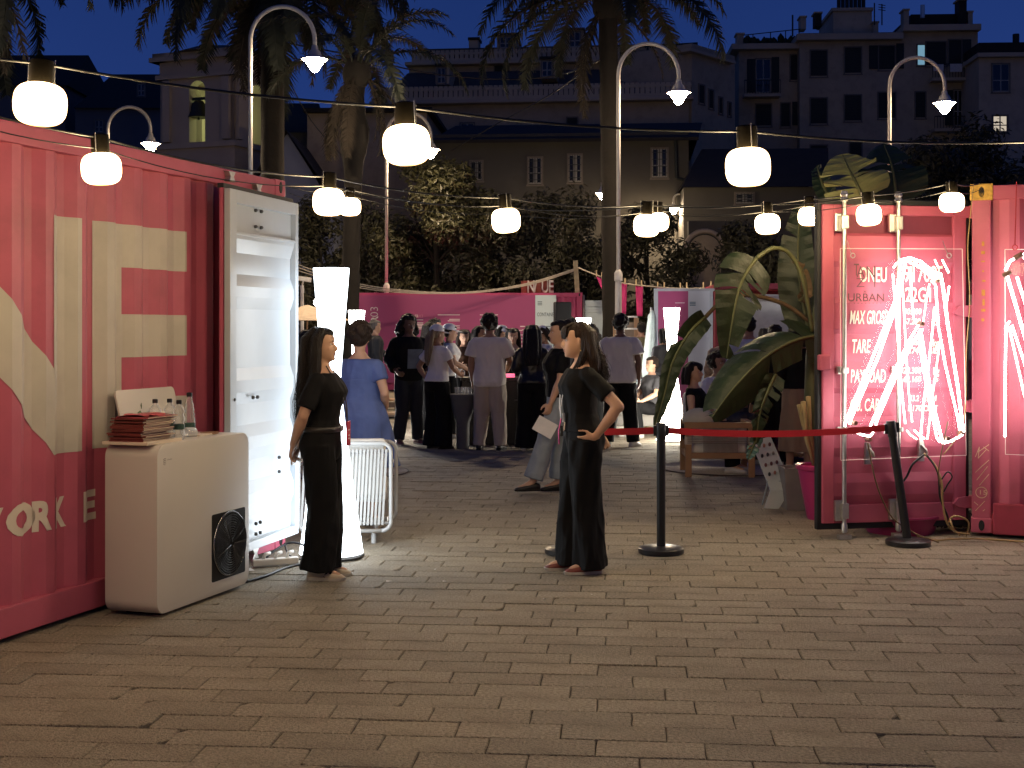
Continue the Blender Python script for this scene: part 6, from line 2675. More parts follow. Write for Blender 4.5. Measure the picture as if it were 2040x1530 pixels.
def hand(b, W, d, nrm, k, curl=.5, thumb=1, fing=8):
    """palm, four unequal bent fingers and a thumb leaving the side of the palm"""
    d = Vector(d).normalized()
    nrm = Vector(nrm)
    nrm = (nrm - d * nrm.dot(d)).normalized()
    s = d.cross(nrm) * thumb
    b.rings([[W + d * t + s * w_ * math.cos(a) + nrm * h_ * math.sin(a) for a in np.linspace(0, 2 * PI, 11)[:-1]] for t, w_, h_ in ((-.03 * k, .024 * k, .021 * k), (0, .026 * k, .019 * k), (.03 * k, .036 * k, .017 * k), (.065 * k, .041 * k, .015 * k), (.088 * k, .039 * k, .012 * k))])
    for i, (off, ln) in enumerate(((.031, .070), (.0105, .079), (-.0105, .074), (-.031, .057))):
        p = W + d * .078 * k + s * off * k
        dirv = (d + s * off * 2.2).normalized()
        pts = [p.copy()]
        for j, f in enumerate((.42, .32, .26)):
            q = Matrix.Rotation(-curl * (.75 + .25 * j), 3, s) if True else None
            dd = q @ dirv
            if (dd - dirv).dot(nrm) < 0:
                dd = Matrix.Rotation(curl * (.75 + .25 * j), 3, s) @ dirv
            dirv = dd
            p = p + dirv * ln * k * f * 1.1
            pts.append(p.copy())
        b.tube(pts, [.0098 * k, .0092 * k, .0085 * k, .0066 * k], fing)
    p = W + d * .018 * k + s * .030 * k
    dirv = (d * .65 + s * .72 + nrm * .25).normalized()
    b.tube([p - s * .012 * k, p + dirv * .036 * k, p + dirv * .058 * k + d * .012 * k, p + dirv * .066 * k + d * .038 * k], [.014 * k, .0118 * k, .0105 * k, .008 * k], fing)


def person(label, x, y, rz, H=1.7, male=False, skin=None, top=None, bottom=None, hair=None, arms=('down', 'down'), yaw=0.0, pitch=0.0, cap=False, vox=.0125, shoes=None, legs=None, sit=0.0, z=0.0, face=True, group=None, strands=0, headfwd=0.0, curl=(.55, .55), wide=1.0, footlen=.25, hnorm=None):
    k = H / 1.7
    skin = skin or SKIN
    T = TM if male else TF
    dz = -sit
    sx = (.176 if male else .152)
    tag_ = lambda: None

    def U(p):
        return Vector((p[0] * k, p[1] * k, (p[2] + dz) * k))

    def Lw(p):
        return Vector((p[0] * k, p[1] * k, p[2] * k))
    # joints
    sh = [U((s * sx, .012, 1.345 if not male else 1.352)) for s in (-1, 1)]
    el, wr, hd = [], [], []
    for i, s in enumerate((-1, 1)):
        a = ARMS[arms[i]] if isinstance(arms[i], str) else arms[i]
        mx_ = s if isinstance(arms[i], str) else 1
        el.append(U((a[0][0] * mx_ * (1.06 if male else .95), a[0][1], a[0][2])))
        wr.append(U((a[1][0] * mx_ * (1.06 if male else .95), a[1][1], a[1][2])))
        hd.append(Vector((a[2][0] * mx_, a[2][1], a[2][2])))
    hips = [Vector((s * .088 * k, .012 * k, (.88 + dz) * k)) for s in (-1, 1)]
    sway = random.Random(label)
    if legs is None:
        q1, q2, q3 = sway.uniform(-.05, .05), sway.uniform(-.02, .05), sway.uniform(-.25, .25)
        legs = (((-.095, -.015 - abs(q1) * .8, .47), (-.10 - q2, .015 + q1, .085), (-.15 + q3, -1)), ((.095, -.02, .47), (.10 + q2 * .5, .015 - q1 * .6, .085), (.2 + q3, -1)))
        yaw = yaw + sway.uniform(-.22, .22)
        pitch = pitch + sway.uniform(-.04, .14)
    if False:
        legs = (((-.095, -.015, .47), (-.10, .015, .085)), ((.095, -.015, .47), (.10, .015, .085)))
    kn = [Lw(l[0]) for l in legs]
    an = [Lw(l[1]) for l in legs]
    fdir = [Vector((l[2][0], l[2][1], 0)).normalized() if len(l) > 2 else Vector((s * .12, -1, 0)).normalized() for l, s in zip(legs, (-1, 1))]
    HM = Matrix.Translation(U((0, .012 - headfwd, 1.475 - headfwd * .2))) @ Euler((pitch, 0, yaw)).to_matrix().to_4x4() @ Matrix.Scale(k * 1.0, 4)

    def torso(b, inf, z0, z1, n=24, extra=0.0, tab=None):
        zs = [z0] + [q[0] for q in T if z0 < q[0] < z1] + [z1]
        rs = []
        for zz_ in zs:
            hw, hd_, yo = interp(T, zz_)
            f = inf + extra * max(0, min(1, (1.3 - zz_) / .4))
            ring = []
            for j in range(n):
                A_ = 2 * PI * j / n
                c_, s_ = math.cos(A_), math.sin(A_)
                ring.append(U((math.copysign(abs(c_) ** .86, c_) * (hw + f), yo + math.copysign(abs(s_) ** .86, s_) * (hd_ + f), zz_)))
            rs.append(ring)
        b.rings(rs)

    # ---- body
    b = MB()
    torso(b, 0, .80, 1.45)
    b.tube([U((0, .018, 1.40)), U((0, .012, 1.46)), HM @ Vector((0, .016, .035))], [.056 * k, (.056 if male else .048) * k, (.056 if male else .050) * k], 14)
    n = 28
    rs = []
    for t_, fr, bk, hw in HEADP:
        if male:
            hw *= 1.03
        ring = []
        for j in range(n):
            A_ = 2 * PI * j / n
            c_, s_ = math.cos(A_), math.sin(A_)
            yy = -fr * abs(s_) ** .85 if s_ < 0 else bk * s_ ** .9
            ring.append(HM @ Vector((math.copysign(abs(c_) ** .88, c_) * hw, yy, t_)))
        rs.append(ring)
    b.rings(rs)
    # nose, lips, chin, cheek, ears
    nose = [(0, -.084, .116, .0085), (0, -.094, .100, .0095), (0, -.105, .086, .0112), (0, -.109, .0765, .0115), (0, -.094, .068, .010)]
    b.tube([HM @ Vector(q[:3]) for q in nose], [q[3] * k for q in nose], 10)
    for s in (-1, 1):
        b.ell((0, 0, 0), (.0085 * k, .010 * k, .0075 * k), 8, 6, X=Matrix.Translation(HM @ Vector((s * .0105, -.094, .073))))
        b.ell((0, 0, 0), (.022, .016, .018), 10, 7, X=HM @ Matrix.Translation((s * .036, -.062, .082)))
        b.ell((0, 0, 0), (.008, .018, .032), 10, 8, X=HM @ Matrix.Translation((s * .073, .008, .098)) @ Matrix.Rotation(s * .25, 4, 'Z'))
        b.ell((0, 0, 0), (.024, .010, .008), 10, 6, X=HM @ Matrix.Translation((s * .03, -.079, .131)))
    b.ell((0, 0, 0), (.024, .012, .008), 12, 7, X=HM @ Matrix.Translation((0, -.085, .049)))
    b.ell((0, 0, 0), (.021, .012, .0085), 12, 7, X=HM @ Matrix.Translation((0, -.083, .036)))
    b.ell((0, 0, 0), (.020, .014, .014), 12, 7, X=HM @ Matrix.Translation((0, -.080, .010)))
    ar = 1.12 if male else 1.0
    for i, s in enumerate((-1, 1)):
        b.ell((0, 0, 0), (.050 * k * ar, .050 * k * ar, .052 * k * ar), 12, 9, X=Matrix.Translation(sh[i]))
        m1 = sh[i].lerp(el[i], .45)
        b.tube([sh[i], m1, el[i].lerp(sh[i], .08), el[i]], [.048 * k * ar, .046 * k * ar, .038 * k * ar, .037 * k * ar], 12)
        m2 = el[i].lerp(wr[i], .32)
        b.tube([el[i].lerp(sh[i], .04), m2, el[i].lerp(wr[i], .75), wr[i]], [.037 * k * ar, .041 * k * ar, .030 * k * ar, .025 * k * ar], 12)
        b.ell((0, 0, 0), (.036 * k * ar, .036 * k * ar, .038 * k * ar), 10, 8, X=Matrix.Translation(el[i]))
        nv = hnorm[i] if hnorm and hnorm[i] else (-s, -.2, 0.1)
        th = 1
        dd = hd[i].normalized()
        nn_ = Vector(nv)
        nn_ = (nn_ - dd * nn_.dot(dd)).normalized()
        sv = dd.cross(nn_)
        pref = Vector((0, -1, .35))
        th = 1 if sv.dot(pref) > 0 else -1
        hand(b, wr[i], hd[i], nv, k * (1.06 if male else .95), curl[i], th)
        b.tube([hips[i] + Vector((0, 0, .02)), hips[i].lerp(kn[i], .4), kn[i]], [.088 * k, .075 * k, .055 * k], 14)
        b.tube([kn[i], kn[i].lerp(an[i], .3) + Vector((0, .012 * k, 0)), kn[i].lerp(an[i], .7), an[i]], [.054 * k, .056 * k, .042 * k, .036 * k], 12)
        b.tube([an[i], an[i] + fdir[i] * .08 * k - Vector((0, 0, .045 * k)), an[i] + fdir[i] * .15 * k - Vector((0, 0, .06 * k))], [.036 * k, .034 * k, .022 * k], 10)
    body = b.build('person', skin)
    body.location = (x, y, z)
    body.rotation_euler = (0, 0, rz)
    tag(body, label, 'person', group or 'people at the evening event')
    fuse(body, min(vox, .0095) * k, 3)

    # ---- face details
    if face:
        for s in (-1, 1):
            b = MB()
            b.ell((0, 0, 0), (.0125, .0090, .0058), 12, 8, X=HM @ Matrix.Translation((s * .031, -.0745, .111)))
            e1 = b.build('eye', EYEW, body, smooth=True)
            b = MB()
            b.ell((0, 0, 0), (.0054, .003, .0052), 10, 6, X=HM @ Matrix.Translation((s * .031, -.0817, .111)))
            b.build('iris', IRIS, e1, smooth=True)
            b = MB()
            b.tube([HM @ Vector((s * q, yy, zz_)) for q, yy, zz_ in ((.014, -.0905, .128), (.03, -.0885, .133), (.046, -.077, .130))], [.0022 * k, .003 * k, .0012 * k], 6)
            b.build('eyebrow', BROW, body, smooth=True)
        b = MB()
        b.ell((0, 0, 0), (.021, .0075, .0048), 12, 6, X=HM @ Matrix.Translation((0, -.0915, .0485)))
        b.ell((0, 0, 0), (.018, .0075, .0055), 12, 6, X=HM @ Matrix.Translation((0, -.0895, .0385)))
        b.build('lips', LIPM, body, smooth=True)

    # ---- upper garment
    if top:
        mat, hem, sl = top['mat'], top.get('hem', .93), top.get('sleeve', .55)
        inf = top.get('inf', .014)
        b = MB()
        torso(b, inf, hem, top.get('neck', 1.425), 28, top.get('flare', 0.0))
        for i in range(2):
            b.ell((0, 0, 0), ((.050 + inf * .7) * k * ar, (.052 + inf * .6) * k * ar, (.050 + inf * .5) * k * ar), 14, 10, X=Matrix.Translation(sh[i]))
            w0 = (.048 + inf) * k * ar
            if sl <= 1:
                e_ = sh[i].lerp(el[i], sl)
                b.tube([sh[i], sh[i].lerp(e_, .5), e_], [w0, w0 * (1.0 + inf * 1.5), w0 * (.98 + inf * 3.5)], 16)
            else:
                e_ = el[i].lerp(wr[i], min(sl - 1, .97))
                b.tube([sh[i], sh[i].lerp(el[i], .5), el[i]], [w0, w0 * .95, w0 * .9], 16)
                b.tube([el[i].lerp(sh[i], .06), el[i].lerp(e_, .5), e_], [w0 * .9, w0 * .82, (.036 + inf) * k * ar], 16)
                b.ell((0, 0, 0), (w0 * .92,) * 3, 12, 8, X=Matrix.Translation(el[i]))
        o = b.build(top.get('name', 'shirt'), mat, body)
        fuse(o, vox * k, 3)
        if top.get('print'):
            pass
    # ---- lower garment
    if bottom:
        kind = bottom.get('kind', 'trousers')
        mat = bottom['mat']
        w_ = bottom.get('waist', 1.03)
        b = MB()
        if kind == 'trousers':
            inf = bottom.get('inf', .012)
            torso(b, inf, .80, w_, 26)
            r_ = bottom.get('r', (.102, .078, .072))
            end = bottom.get('end', 1.0)
            sd_ = bottom.get('seed', 1)
            for i in range(2):
                e_ = kn[i].lerp(an[i], end)
                if end >= 1:
                    e_ = an[i] - Vector((0, 0, bottom.get('drop', .02) * k))
                kk = kn[i]
                md = lambda A_, t: 1 + bottom.get('fold', .03) * math.sin(3 * A_ + 5 * t + i * 2 + sd_) * (.3 + t) + bottom.get('fold', .03) * .7 * math.sin(5 * A_ - 9 * t + sd_)
                pts = [hips[i] + Vector((0, 0, .03)), hips[i].lerp(kk, .35), hips[i].lerp(kk, .7), kk, kk.lerp(e_, .33), kk.lerp(e_, .66), e_]
                ra = [r_[0], r_[0] * .98, (r_[0] + r_[1]) / 2, r_[1], r_[1] + (r_[2] - r_[1]) * .33, r_[1] + (r_[2] - r_[1]) * .66, r_[2]]
                b.tube(pts, [q * k for q in ra], 22, mod=md, up=(1, 0, 0), flat=bottom.get('flat', 1.05))
            o = b.build(bottom.get('name', 'trousers'), mat, body)
        else:
            zh = bottom.get('hem', .45)
            rs = []
            m = 12
            nf = 36
            for q in range(m + 1):
                t = q / m
                zz_ = w_ + (zh - w_) * t
                hw, hd_, yo = interp(T, max(zz_, .80))
                fl = bottom.get('flare', .10) * t ** 1.2
                if zz_ < .9:
                    hw, hd_, yo = .172, .122, .026
                ring = []
                for j in range(nf):
                    A_ = 2 * PI * j / nf
                    f = 1 + .05 * t * math.sin(6 * A_ + 1) + .03 * t * math.sin(11 * A_)
                    ring.append(U((math.cos(A_) * (hw + bottom.get('inf', .014) + fl) * f, yo + math.sin(A_) * (hd_ + bottom.get('inf', .014) + fl) * f, zz_)))
                rs.append(ring)
            b.rings(rs)
            o = b.build(bottom.get('name', 'skirt'), mat, body)
        fuse(o, vox * k, 2)
    # ---- shoes
    if shoes:
        for i in range(2):
            b = MB()
            c = Vector((an[i].x, an[i].y, an[i].z - .085 * k))
            f = fdir[i]
            sdv = Vector((-f.y, f.x, 0))
            prof_ = [(-.075, .020, .050, .030), (-.062, .032, .072, .0), (-.02, .036, .082, 0), (.03, .040, .070, 0), (.08, .047, .056, 0), (.12, .046, .046, 0), (.155, .036, .038, 0), (.178, .016, .026, .006)]
            rs = []
            for t, hw, ht, lift in prof_:
                ring = []
                for j in range(12):
                    A_ = 2 * PI * j / 12
                    zz_ = ht / 2 + ht / 2 * math.copysign(abs(math.sin(A_)) ** .6, math.sin(A_))
                    ring.append(c + f * t * k + sdv * hw * k * math.copysign(abs(math.cos(A_)) ** .8, math.cos(A_)) + Vector((0, 0, (zz_ + lift * .2) * k)))
                rs.append(ring)
            b.rings(rs)
            so = b.build('shoe', shoes, body, smooth=True)
            b = MB()
            rs = []
            for z0_, g in ((-.001, 1.02), (.018, 1.06)):
                ring = []
                for t, hw, ht, lift in prof_:
                    ring.append(c + f * t * k * g + sdv * hw * k * g + Vector((0, 0, z0_ * k)))
                for t, hw, ht, lift in prof_[::-1]:
                    ring.append(c + f * t * k * g - sdv * hw * k * g + Vector((0, 0, z0_ * k)))
                rs.append(ring)
            b.rings(rs)
            b.build('sole', SOLE if shoes is not SHOEB else SHOEB, so)
    # ---- hair
    if hair:
        st, hm = hair[0], hair[1]
        b = MB()
        rr = random.Random(hash(label) % 1000 if False else len(label) * 7)
        hx = lambda p: HM @ Vector(p)
        # scalp shell: rings behind the hairline
        for (c, r_) in (((0, .016, .150), (.083, .098, .086)), ((0, .040, .105), (.080, .082, .075))):
            b.ell((0, 0, 0), r_, 18, 12, X=HM @ Matrix.Translation(c))
        b.ell((0, 0, 0), (.0745, .092, .044), 16, 10, X=HM @ Matrix.Translation((0, -.002, .186)))
        if st == 'bangs' or hair[2:] == ('bangs',):
            b.ell((0, 0, 0), (.066, .040, .052), 14, 9, X=HM @ Matrix.Translation((0, -.070, .162)))
        if st in ('curly', 'curlylong'):
            for q in range(60 if st == 'curly' else 110):
                v = Vector((rr.gauss(0, 1), rr.gauss(.35, 1), rr.gauss(.5, .9))).normalized()
                if v.y < -.35 and v.z < .35:
                    continue
                p = Vector((v.x * .092, .02 + v.y * .105, .14 + v.z * .10))
                r0 = rr.uniform(.020, .034)
                b.ell((0, 0, 0), (r0,) * 3, 7, 5, X=HM @ Matrix.Translation(p))
                if st == 'curlylong' and v.y > -.2:
                    for w2 in range(3):
                        p = p + Vector((v.x * .022, .006, -.05))
                        b.ell((0, 0, 0), (r0 * 1.05,) * 3, 7, 5, X=HM @ Matrix.Translation(p + Vector((rr.uniform(-.02, .02), rr.uniform(-.01, .01), 0))))
        if st == 'short':
            for q in range(26):
                v = Vector((rr.gauss(0, 1), rr.gauss(.3, 1), rr.gauss(.7, .6))).normalized()
                if v.y < -.3 and v.z < .5:
                    continue
                b.ell((0, 0, 0), (.022, .022, .018), 7, 5, X=HM @ Matrix.Translation((v.x * .078, .016 + v.y * .092, .148 + v.z * .082)))
        L_ = hair[3] if len(hair) > 3 else 0.0
        guides = []
        if st in ('long', 'bob', 'bangs', 'wavy'):
            zend = {'long': -.36, 'wavy': -.40, 'bob': -.04, 'bangs': -.17}[st] + L_
            for s in (-1, -.5, 0, .5, 1):
                bk = math.sqrt(max(0, 1 - s * s * .8))
                g = [(s * .05, .02, .215), (s * .084, .03 + .07 * bk, .15), (s * .092, .035 + .075 * bk, .06), (s * .096, .045 + .085 * bk, .06 + (zend - .06) * .4), (s * .098 + .01 * math.sin(s * 5), .050 + .095 * bk, .06 + (zend - .06) * .72), (s * .080, .052 + .095 * bk, zend)]
                if st == 'bob':
                    g = [(s * .05, .02, .21), (s * .088, .025 + .07 * bk, .15), (s * .098, .03 + .08 * bk, .06), (s * .102, .03 + .085 * bk, zend)]
                rd = [.034, .040, .042, .042, .038, .022] if st != 'bob' else [.035, .040, .042, .030]
                if s in (-1, 1):
                    g = [(p[0], p[1] - {'wavy': .052, 'bangs': -.010}.get(st, .018), p[2]) for p in g]
                guides.append([Vector(p) for p in g])
                b.tube([hx(p) for p in g], [q * k for q in rd], 9)
        if st == 'pony':
            b.tube([hx(p) for p in ((0, .10, .13), (.0, .145, .10), (.0, .14, .0), (0, .125, -.14), (.0, .12, -.24))], [.028 * k, .034 * k, .034 * k, .03 * k, .012 * k], 10)
        if st == 'bun':
            b.ell((0, 0, 0), (.05, .05, .045), 12, 8, X=HM @ Matrix.Translation((0, .09, .20)))
        if st in ('tail',):
            for s in (-.6, 0, .6):
                b.tube([hx(p) for p in ((s * .05, .08, .16), (s * .11, .115, .06), (s * .10, .12, -.10), (s * .07, .125, -.24), (s * .04, .12, -.34))], [.036 * k, .040 * k, .036 * k, .028 * k, .010 * k], 9)
        ho = b.build('hair', hm, body)
        fuse(ho, .009 * k, 2)
        if strands and guides:
            b = MB()
            rs_ = random.Random(5)
            for q in range(strands):
                f = rs_.uniform(0, len(guides) - 1.001)
                g0, g1 = guides[int(f)], guides[int(f) + 1]
                f -= int(f)
                base_ = [p.lerp(q_, f) for p, q_ in zip(g0, g1)]
                jit = Vector((rs_.gauss(0, .013), abs(rs_.gauss(.03, .016)), rs_.uniform(-.05, .03)))
                ph = rs_.uniform(0, 6)
                wv = rs_.uniform(.003, .010)
                P = []
                S_ = spline(base_, 5)
                for i_, p in enumerate(S_):
                    t = i_ / (len(S_) - 1)
                    out = Vector((p.x * .25, .0, 0))
                    P.append(hx(p + jit * (.35 + .65 * t) + out * .4 + Vector((math.sin(ph + t * 13) * wv * t * 2, math.cos(ph + t * 13) * wv * t * 2, 0))))
                b.tube(P, [.0024 * k * (1 - .75 * i_ / len(P)) for i_ in range(len(P))], 4, caps=False)
            b.build('hair_strands', hm, body, kind='stuff')
    if cap:
        b = MB()
        rs = []
        for t in np.linspace(0, 1, 9):
            a_ = t * PI / 2
            rs.append([HM @ Vector((.092 * math.cos(a_) * math.cos(q), .018 + .108 * math.cos(a_) * math.sin(q), .150 + .098 * math.sin(a_) ** .8)) for q in np.linspace(0, 2 * PI, 25)[:-1]])
        b.rings(rs)
        co = b.build('cap', CAPW, body, smooth=45)
        b = MB()
        top_, bot_ = [], []
        for q in np.linspace(PI + .35, 2 * PI - .35, 11):
            top_.append(((.09 * math.cos(q), .018 + .105 * math.sin(q)), (.098 * math.cos(q), .018 - .085 + .115 * math.sin(q))))
        vs = []
        for (i0, i1) in top_:
            for dz_ in (0, -.004):
                vs.append(HM @ Vector((i0[0], i0[1], .156 + dz_)))
                vs.append(HM @ Vector((i1[0], i1[1], .140 + dz_ - .05 * (i1[0] ** 2) * 10)))
        fs = []
        for i in range(len(top_) - 1):
            o_ = i * 4
            fs += [(o_, o_ + 1, o_ + 5, o_ + 4), (o_ + 2, o_ + 6, o_ + 7, o_ + 3), (o_ + 1, o_ + 3, o_ + 7, o_ + 5)]
        b.add(vs, fs)
        b.build('cap_brim', CAPW, co, smooth=40)
        b = MB()
        b.box(HM @ Vector((.0, -.088, .188)), (.05 * k, .006, .014 * k))
        b.build('cap_badge', BLK, co)
    body['_'] = 0
    del body['_']
    return body, HM, k


FL = R(-90)     # facing left in the photograph
FR = R(90)      # facing right
AWAY = R(180)

# woman at left, facing right, hands behind her back
lp = gd(645, 1150)
p1_, H1, k1 = person('woman in black with very long dark hair and cream sneakers, hands behind back, facing right', lp.x, lp.y, R(84), 1.625, False, SKIN,
                     dict(mat=BLK, hem=1.0, sleeve=.80, inf=.014, neck=1.395), dict(mat=BLKT, r=(.110, .108, .120), waist=1.045, inf=.019, drop=.02, fold=.075, flat=1.0),
                     ('wavy', HDK, '', 0.0), (((-.235, .085, 1.115), (-.10, .19, .905), (.35, .30, -.85)), ((.235, .075, 1.115), (.07, .185, .895), (-.35, .3, -.85))), yaw=R(0), pitch=R(-3), vox=.008, shoes=SHOEC,
                     legs=(((-.085, -.01, .47), (-.085, .015, .085), (-.05, -1)), ((.085, -.005, .47), (.085, .01, .085), (.05, -1))), strands=520, curl=(.8, .8), hnorm=[(0, -1, .3), (0, -1, .3)])
b = MB()
b.rings([[Vector((-.05 + .004 * 0, .215, z_)) for z_ in (0,)]] * 0 or [[(.02 + dx, .205 + dy, .80 + dz_) for dx, dy in ((-.035, 0), (.035, 0), (.035, .012), (-.035, .012))] for dz_ in (-.07, .07)])
o = b.build('phone', M('white_phone', (.62, .60, .58), .3), bevel=.004)
o.matrix_world = Matrix.Translation(p1_.location) @ Matrix.Rotation(R(84), 4, 'Z')
tag(o, 'white phone held behind the back of the long haired woman', 'phone')
b = MB()
for s in (-1, 1):
    b.tube([(s * .06, -.03, 1.38), (s * .045, -.125, 1.22), (s * .02, -.150, 1.10), (0, -.155, 1.02)], .0045, 5)
o = b.build('lanyard', M('lanyard_band', (.05, .04, .05), .6), smooth=True)
o.matrix_world = Matrix.Translation(p1_.location) @ Matrix.Rotation(R(84), 4, 'Z')
tag(o, 'dark lanyard hanging from the neck of the long haired woman', 'lanyard')
b = MB()
b.bx(-.045, .045, -.168, -.160, .86, 1.02)
bd_ = b.build('badge_card', M('red_badge', (.50, .03, .07), .45, var=.25, scale=30), o, bevel=.003)
b = MB()
for z_ in (.905, .925, .96):
    b.bx(-.03, .02, -.170, -.168, z_, z_ + .006)
b.build('badge_text', PW, bd_)
b = MB()
b.rings([[Vector((math.copysign(abs(math.cos(a)) ** .86, math.cos(a)) * (.147 + e_), .008 + math.copysign(abs(math.sin(a)) ** .86, math.sin(a)) * (.101 + e_), z_)) for a in np.linspace(0, 2 * PI, 41)[:-1]] for e_, z_ in ((.022, .995), (.0285, .997), (.0285, 1.031), (.022, 1.033))], caps=False)
o = b.build('belt', M('leather_belt', (.02, .018, .017), .35), p1_, smooth=True)
o.scale = (k1, k1, k1)
b = MB()
b.box((.0, -.124, 1.014), (.036, .010, .040))
b.box((.07, -.116, 1.014), (.012, .012, .036))
b.build('buckle', STEEL, o, bevel=.003)
b = MB()
b.ell((0, 0, 0), (.015, .006, .0045), 10, 6, X=H1 @ Matrix.Translation((0, -.0905, .0435)))
b.build('teeth', EYEW, p1_, smooth=True)
b = MB()
for i in (0, 1):
    b.box((-.118, -.045 - i * .026, .045), (.012, .012, .05), rx=.5)
o = b.build('shoe_stripe', BLK, p1_)

# woman at right with hand on hip, facing left
rp = gd(1157, 1138)
ARMHIP = ((.30, .195, 1.135), (.20, .055, .93), (-.30, -.90, -.32))
p2_, H2, k2 = person('woman in black with brown fringe, hand on hip, facing left by the red belt', rp.x, rp.y, R(-80), 1.665, False, SKIN,
                     dict(mat=BLK, hem=.955, sleeve=.66, inf=.014, flare=.010, neck=1.385), dict(mat=BLKT, r=(.112, .102, .116), waist=1.05, inf=.012, drop=.05, fold=.085, flat=1.0),
                     ('bangs', HAU, 'bangs', .02), ('back', ARMHIP), yaw=R(-6), pitch=R(4), vox=.008, shoes=SHOER,
                     legs=(((-.085, -.03, .47), (-.085, -.05, .085), (-.05, -1)), ((.08, .02, .47), (.085, .05, .085), (.05, -1))), strands=460, headfwd=.03, curl=(.6, .5), hnorm=[None, (-.9, .0, .3)])
b = MB()
hx = lambda p: H2 @ Vector(p)
rs_ = random.Random(9)
for s in (-1, 1):
    for q in range(26):
        jx, jy, jz = rs_.gauss(0, .012), rs_.gauss(0, .012), rs_.uniform(-.03, .03)
        P = [hx((s * .078 + jx * .3, .018 + jy * .3, .18)), hx((s * .088 + jx, .042 + jy, .10)), hx((s * .086 + jx, .030 + jy, .03)), hx((s * .078 + jx, -.012 + jy, -.06)), hx((s * .066 + jx * 1.4, -.062 + jy * 1.4, -.15 + jz)), hx((s * .055 + jx * 2, -.070 + jy * 2, -.20 + jz)), hx((s * .045 + jx * 2, -.050 + jy * 2, -.225 + jz))]
        b.tube(spline(P, 4), [.009 * k2 * (1 - .7 * i / 24) for i in range(25)], 5)
o = b.build('front_locks', HAU, p2_, smooth=True)
b = MB()
for q in range(46):
    f = rs_.uniform(-1, 1)
    b.tube([hx((f * .045, -.02, .226)), hx((f * .058, -.075, .205)), hx((f * .066, -.102 + .022 * f * f, .165)), hx((f * .069, -.104 + .028 * f * f, .128 + rs_.uniform(-.008, .012)))], [.006, .008, .007, .002], 5)
b.build('fringe', HAU, p2_, smooth=True)
b = MB()
b.tube([hx((.079, .01, .070)) + Vector((0, 0, 0)), hx((.082, .012, .055)), hx((.082, .012, .045))], .0022, 5)
b.ell((0, 0, 0), (.007, .007, .012), 8, 6, X=H2 @ Matrix.Translation((.082, .012, .036)))
b.build('earring', M('gold', (.6, .42, .15), .3, metal=.9), p2_, smooth=True)
b = MB()
for s in (-1, 1):
    b.tube([Vector(p) * k2 for p in ((s * .055, -.045, 1.40), (s * .052, -.13, 1.25), (s * .02, -.145, 1.12), (.0, -.135, 1.04))], .010, 6, flat=.25)
o = b.build('lanyard', M('white_lanyard', (.66, .66, .68), .6), smooth=True)
o.location = p2_.location
o.rotation_euler = p2_.rotation_euler
tag(o, 'white lanyard hanging from the neck of the woman with the fringe', 'lanyard')
b = MB()
b.tube([Vector(p) * k2 for p in ((0, -.137, 1.045), (.0, -.155, .96), (-.005, -.15, .87))], .011, 6, flat=.35)
b.build('lanyard_tail', M('magenta_ribbon', (.60, .05, .25), .5), o, smooth=True)
b = MB()
b.box((.03, -.125, 1.03), (.02, .012, .06))
b.tube([(.05, -.12, 1.0), (.06, -.125, .95)], .004, 5)
b.tube([(.04, -.12, 1.0), (.035, -.125, .94)], .004, 5)
o2 = b.build('key_ring', STEEL, o)

# woman in blue dress, back to us
person('woman in a blue linen dress with short curly hair seen from behind', -1.26, 11.15, R(172), 1.66, False, SKIN,
       dict(mat=BLUE, hem=1.1, sleeve=.55, inf=.020, neck=1.405, name='dress_top'), dict(kind='skirt', mat=BLUE, waist=1.24, hem=.50, flare=.15, inf=.024, name='dress'),
       ('curly', HBR), ('bent', ((.25, .05, 1.11), (.15, -.16, 1.02), (-.4, -1, .1))), face=False, shoes=SHOEB, vox=.011)


def at(xp, Y):
    return (xp - CX) / F * Y


TRB = dict(mat=BLKT, r=(.105, .088, .085))
# the crowd round the bar, left to right
person('grey haired man in dark jacket at the back left facing right', at(748, 25.0), 25.0, R(105), 1.78, True, SKIN2, dict(mat=NAVY, hem=.84, sleeve=1.9, inf=.022, name='jacket'), dict(mat=DKG, r=(.10, .08, .075)), ('short', HGR), ('down', 'front'), shoes=SHOEB)
person('man with long curly hair in black hoodie and striped track trousers', at(815, 18.9), 18.9, R(18), 1.80, True, SKIN3, dict(mat=BLK, hem=.84, sleeve=1.9, inf=.03, name='hoodie'), dict(mat=NAVY, r=(.11, .09, .08), name='track_trousers'), ('curlylong', HDK), ('bent', 'bent'), shoes=SHOEP, yaw=R(15))
person('dark haired person half hidden behind the long haired man', at(857, 21.5), 21.5, R(150), 1.72, False, SKIN2, dict(mat=BLK, hem=.9, sleeve=1.9, inf=.02), TRB, ('long', HDK, '', .1), shoes=SHOEB, face=False)
person('dark haired man behind the capped women before the purple panel', at(870, 24), 24, R(80), 1.78, True, SKIN2, dict(mat=NAVY, hem=.88, sleeve=1.9, inf=.02), TRB, ('curly', HDK), shoes=SHOEB)
person('woman in white cap and white shirt with long blonde hair, leaning on the bar', at(872, 18.2), 18.2, R(140), 1.66, False, SKIN2, dict(mat=WHT, hem=.93, sleeve=.55, inf=.022), dict(mat=BLKT, r=(.11, .105, .12), drop=.05), ('tail', HBL), ('table', ((.36, .03, 1.13), (.22, .02, .97), (-.4, -.7, -.5))), cap=True, shoes=SHOEB, yaw=R(-15))
person('woman in white cap standing brightly lit behind the bar end', at(897, 20.0), 20.0, R(95), 1.68, False, SKIN, dict(mat=WHT, hem=.93, sleeve=.55, inf=.022), TRB, ('tail', HDK), ('table', 'table'), cap=True, shoes=SHOEW)
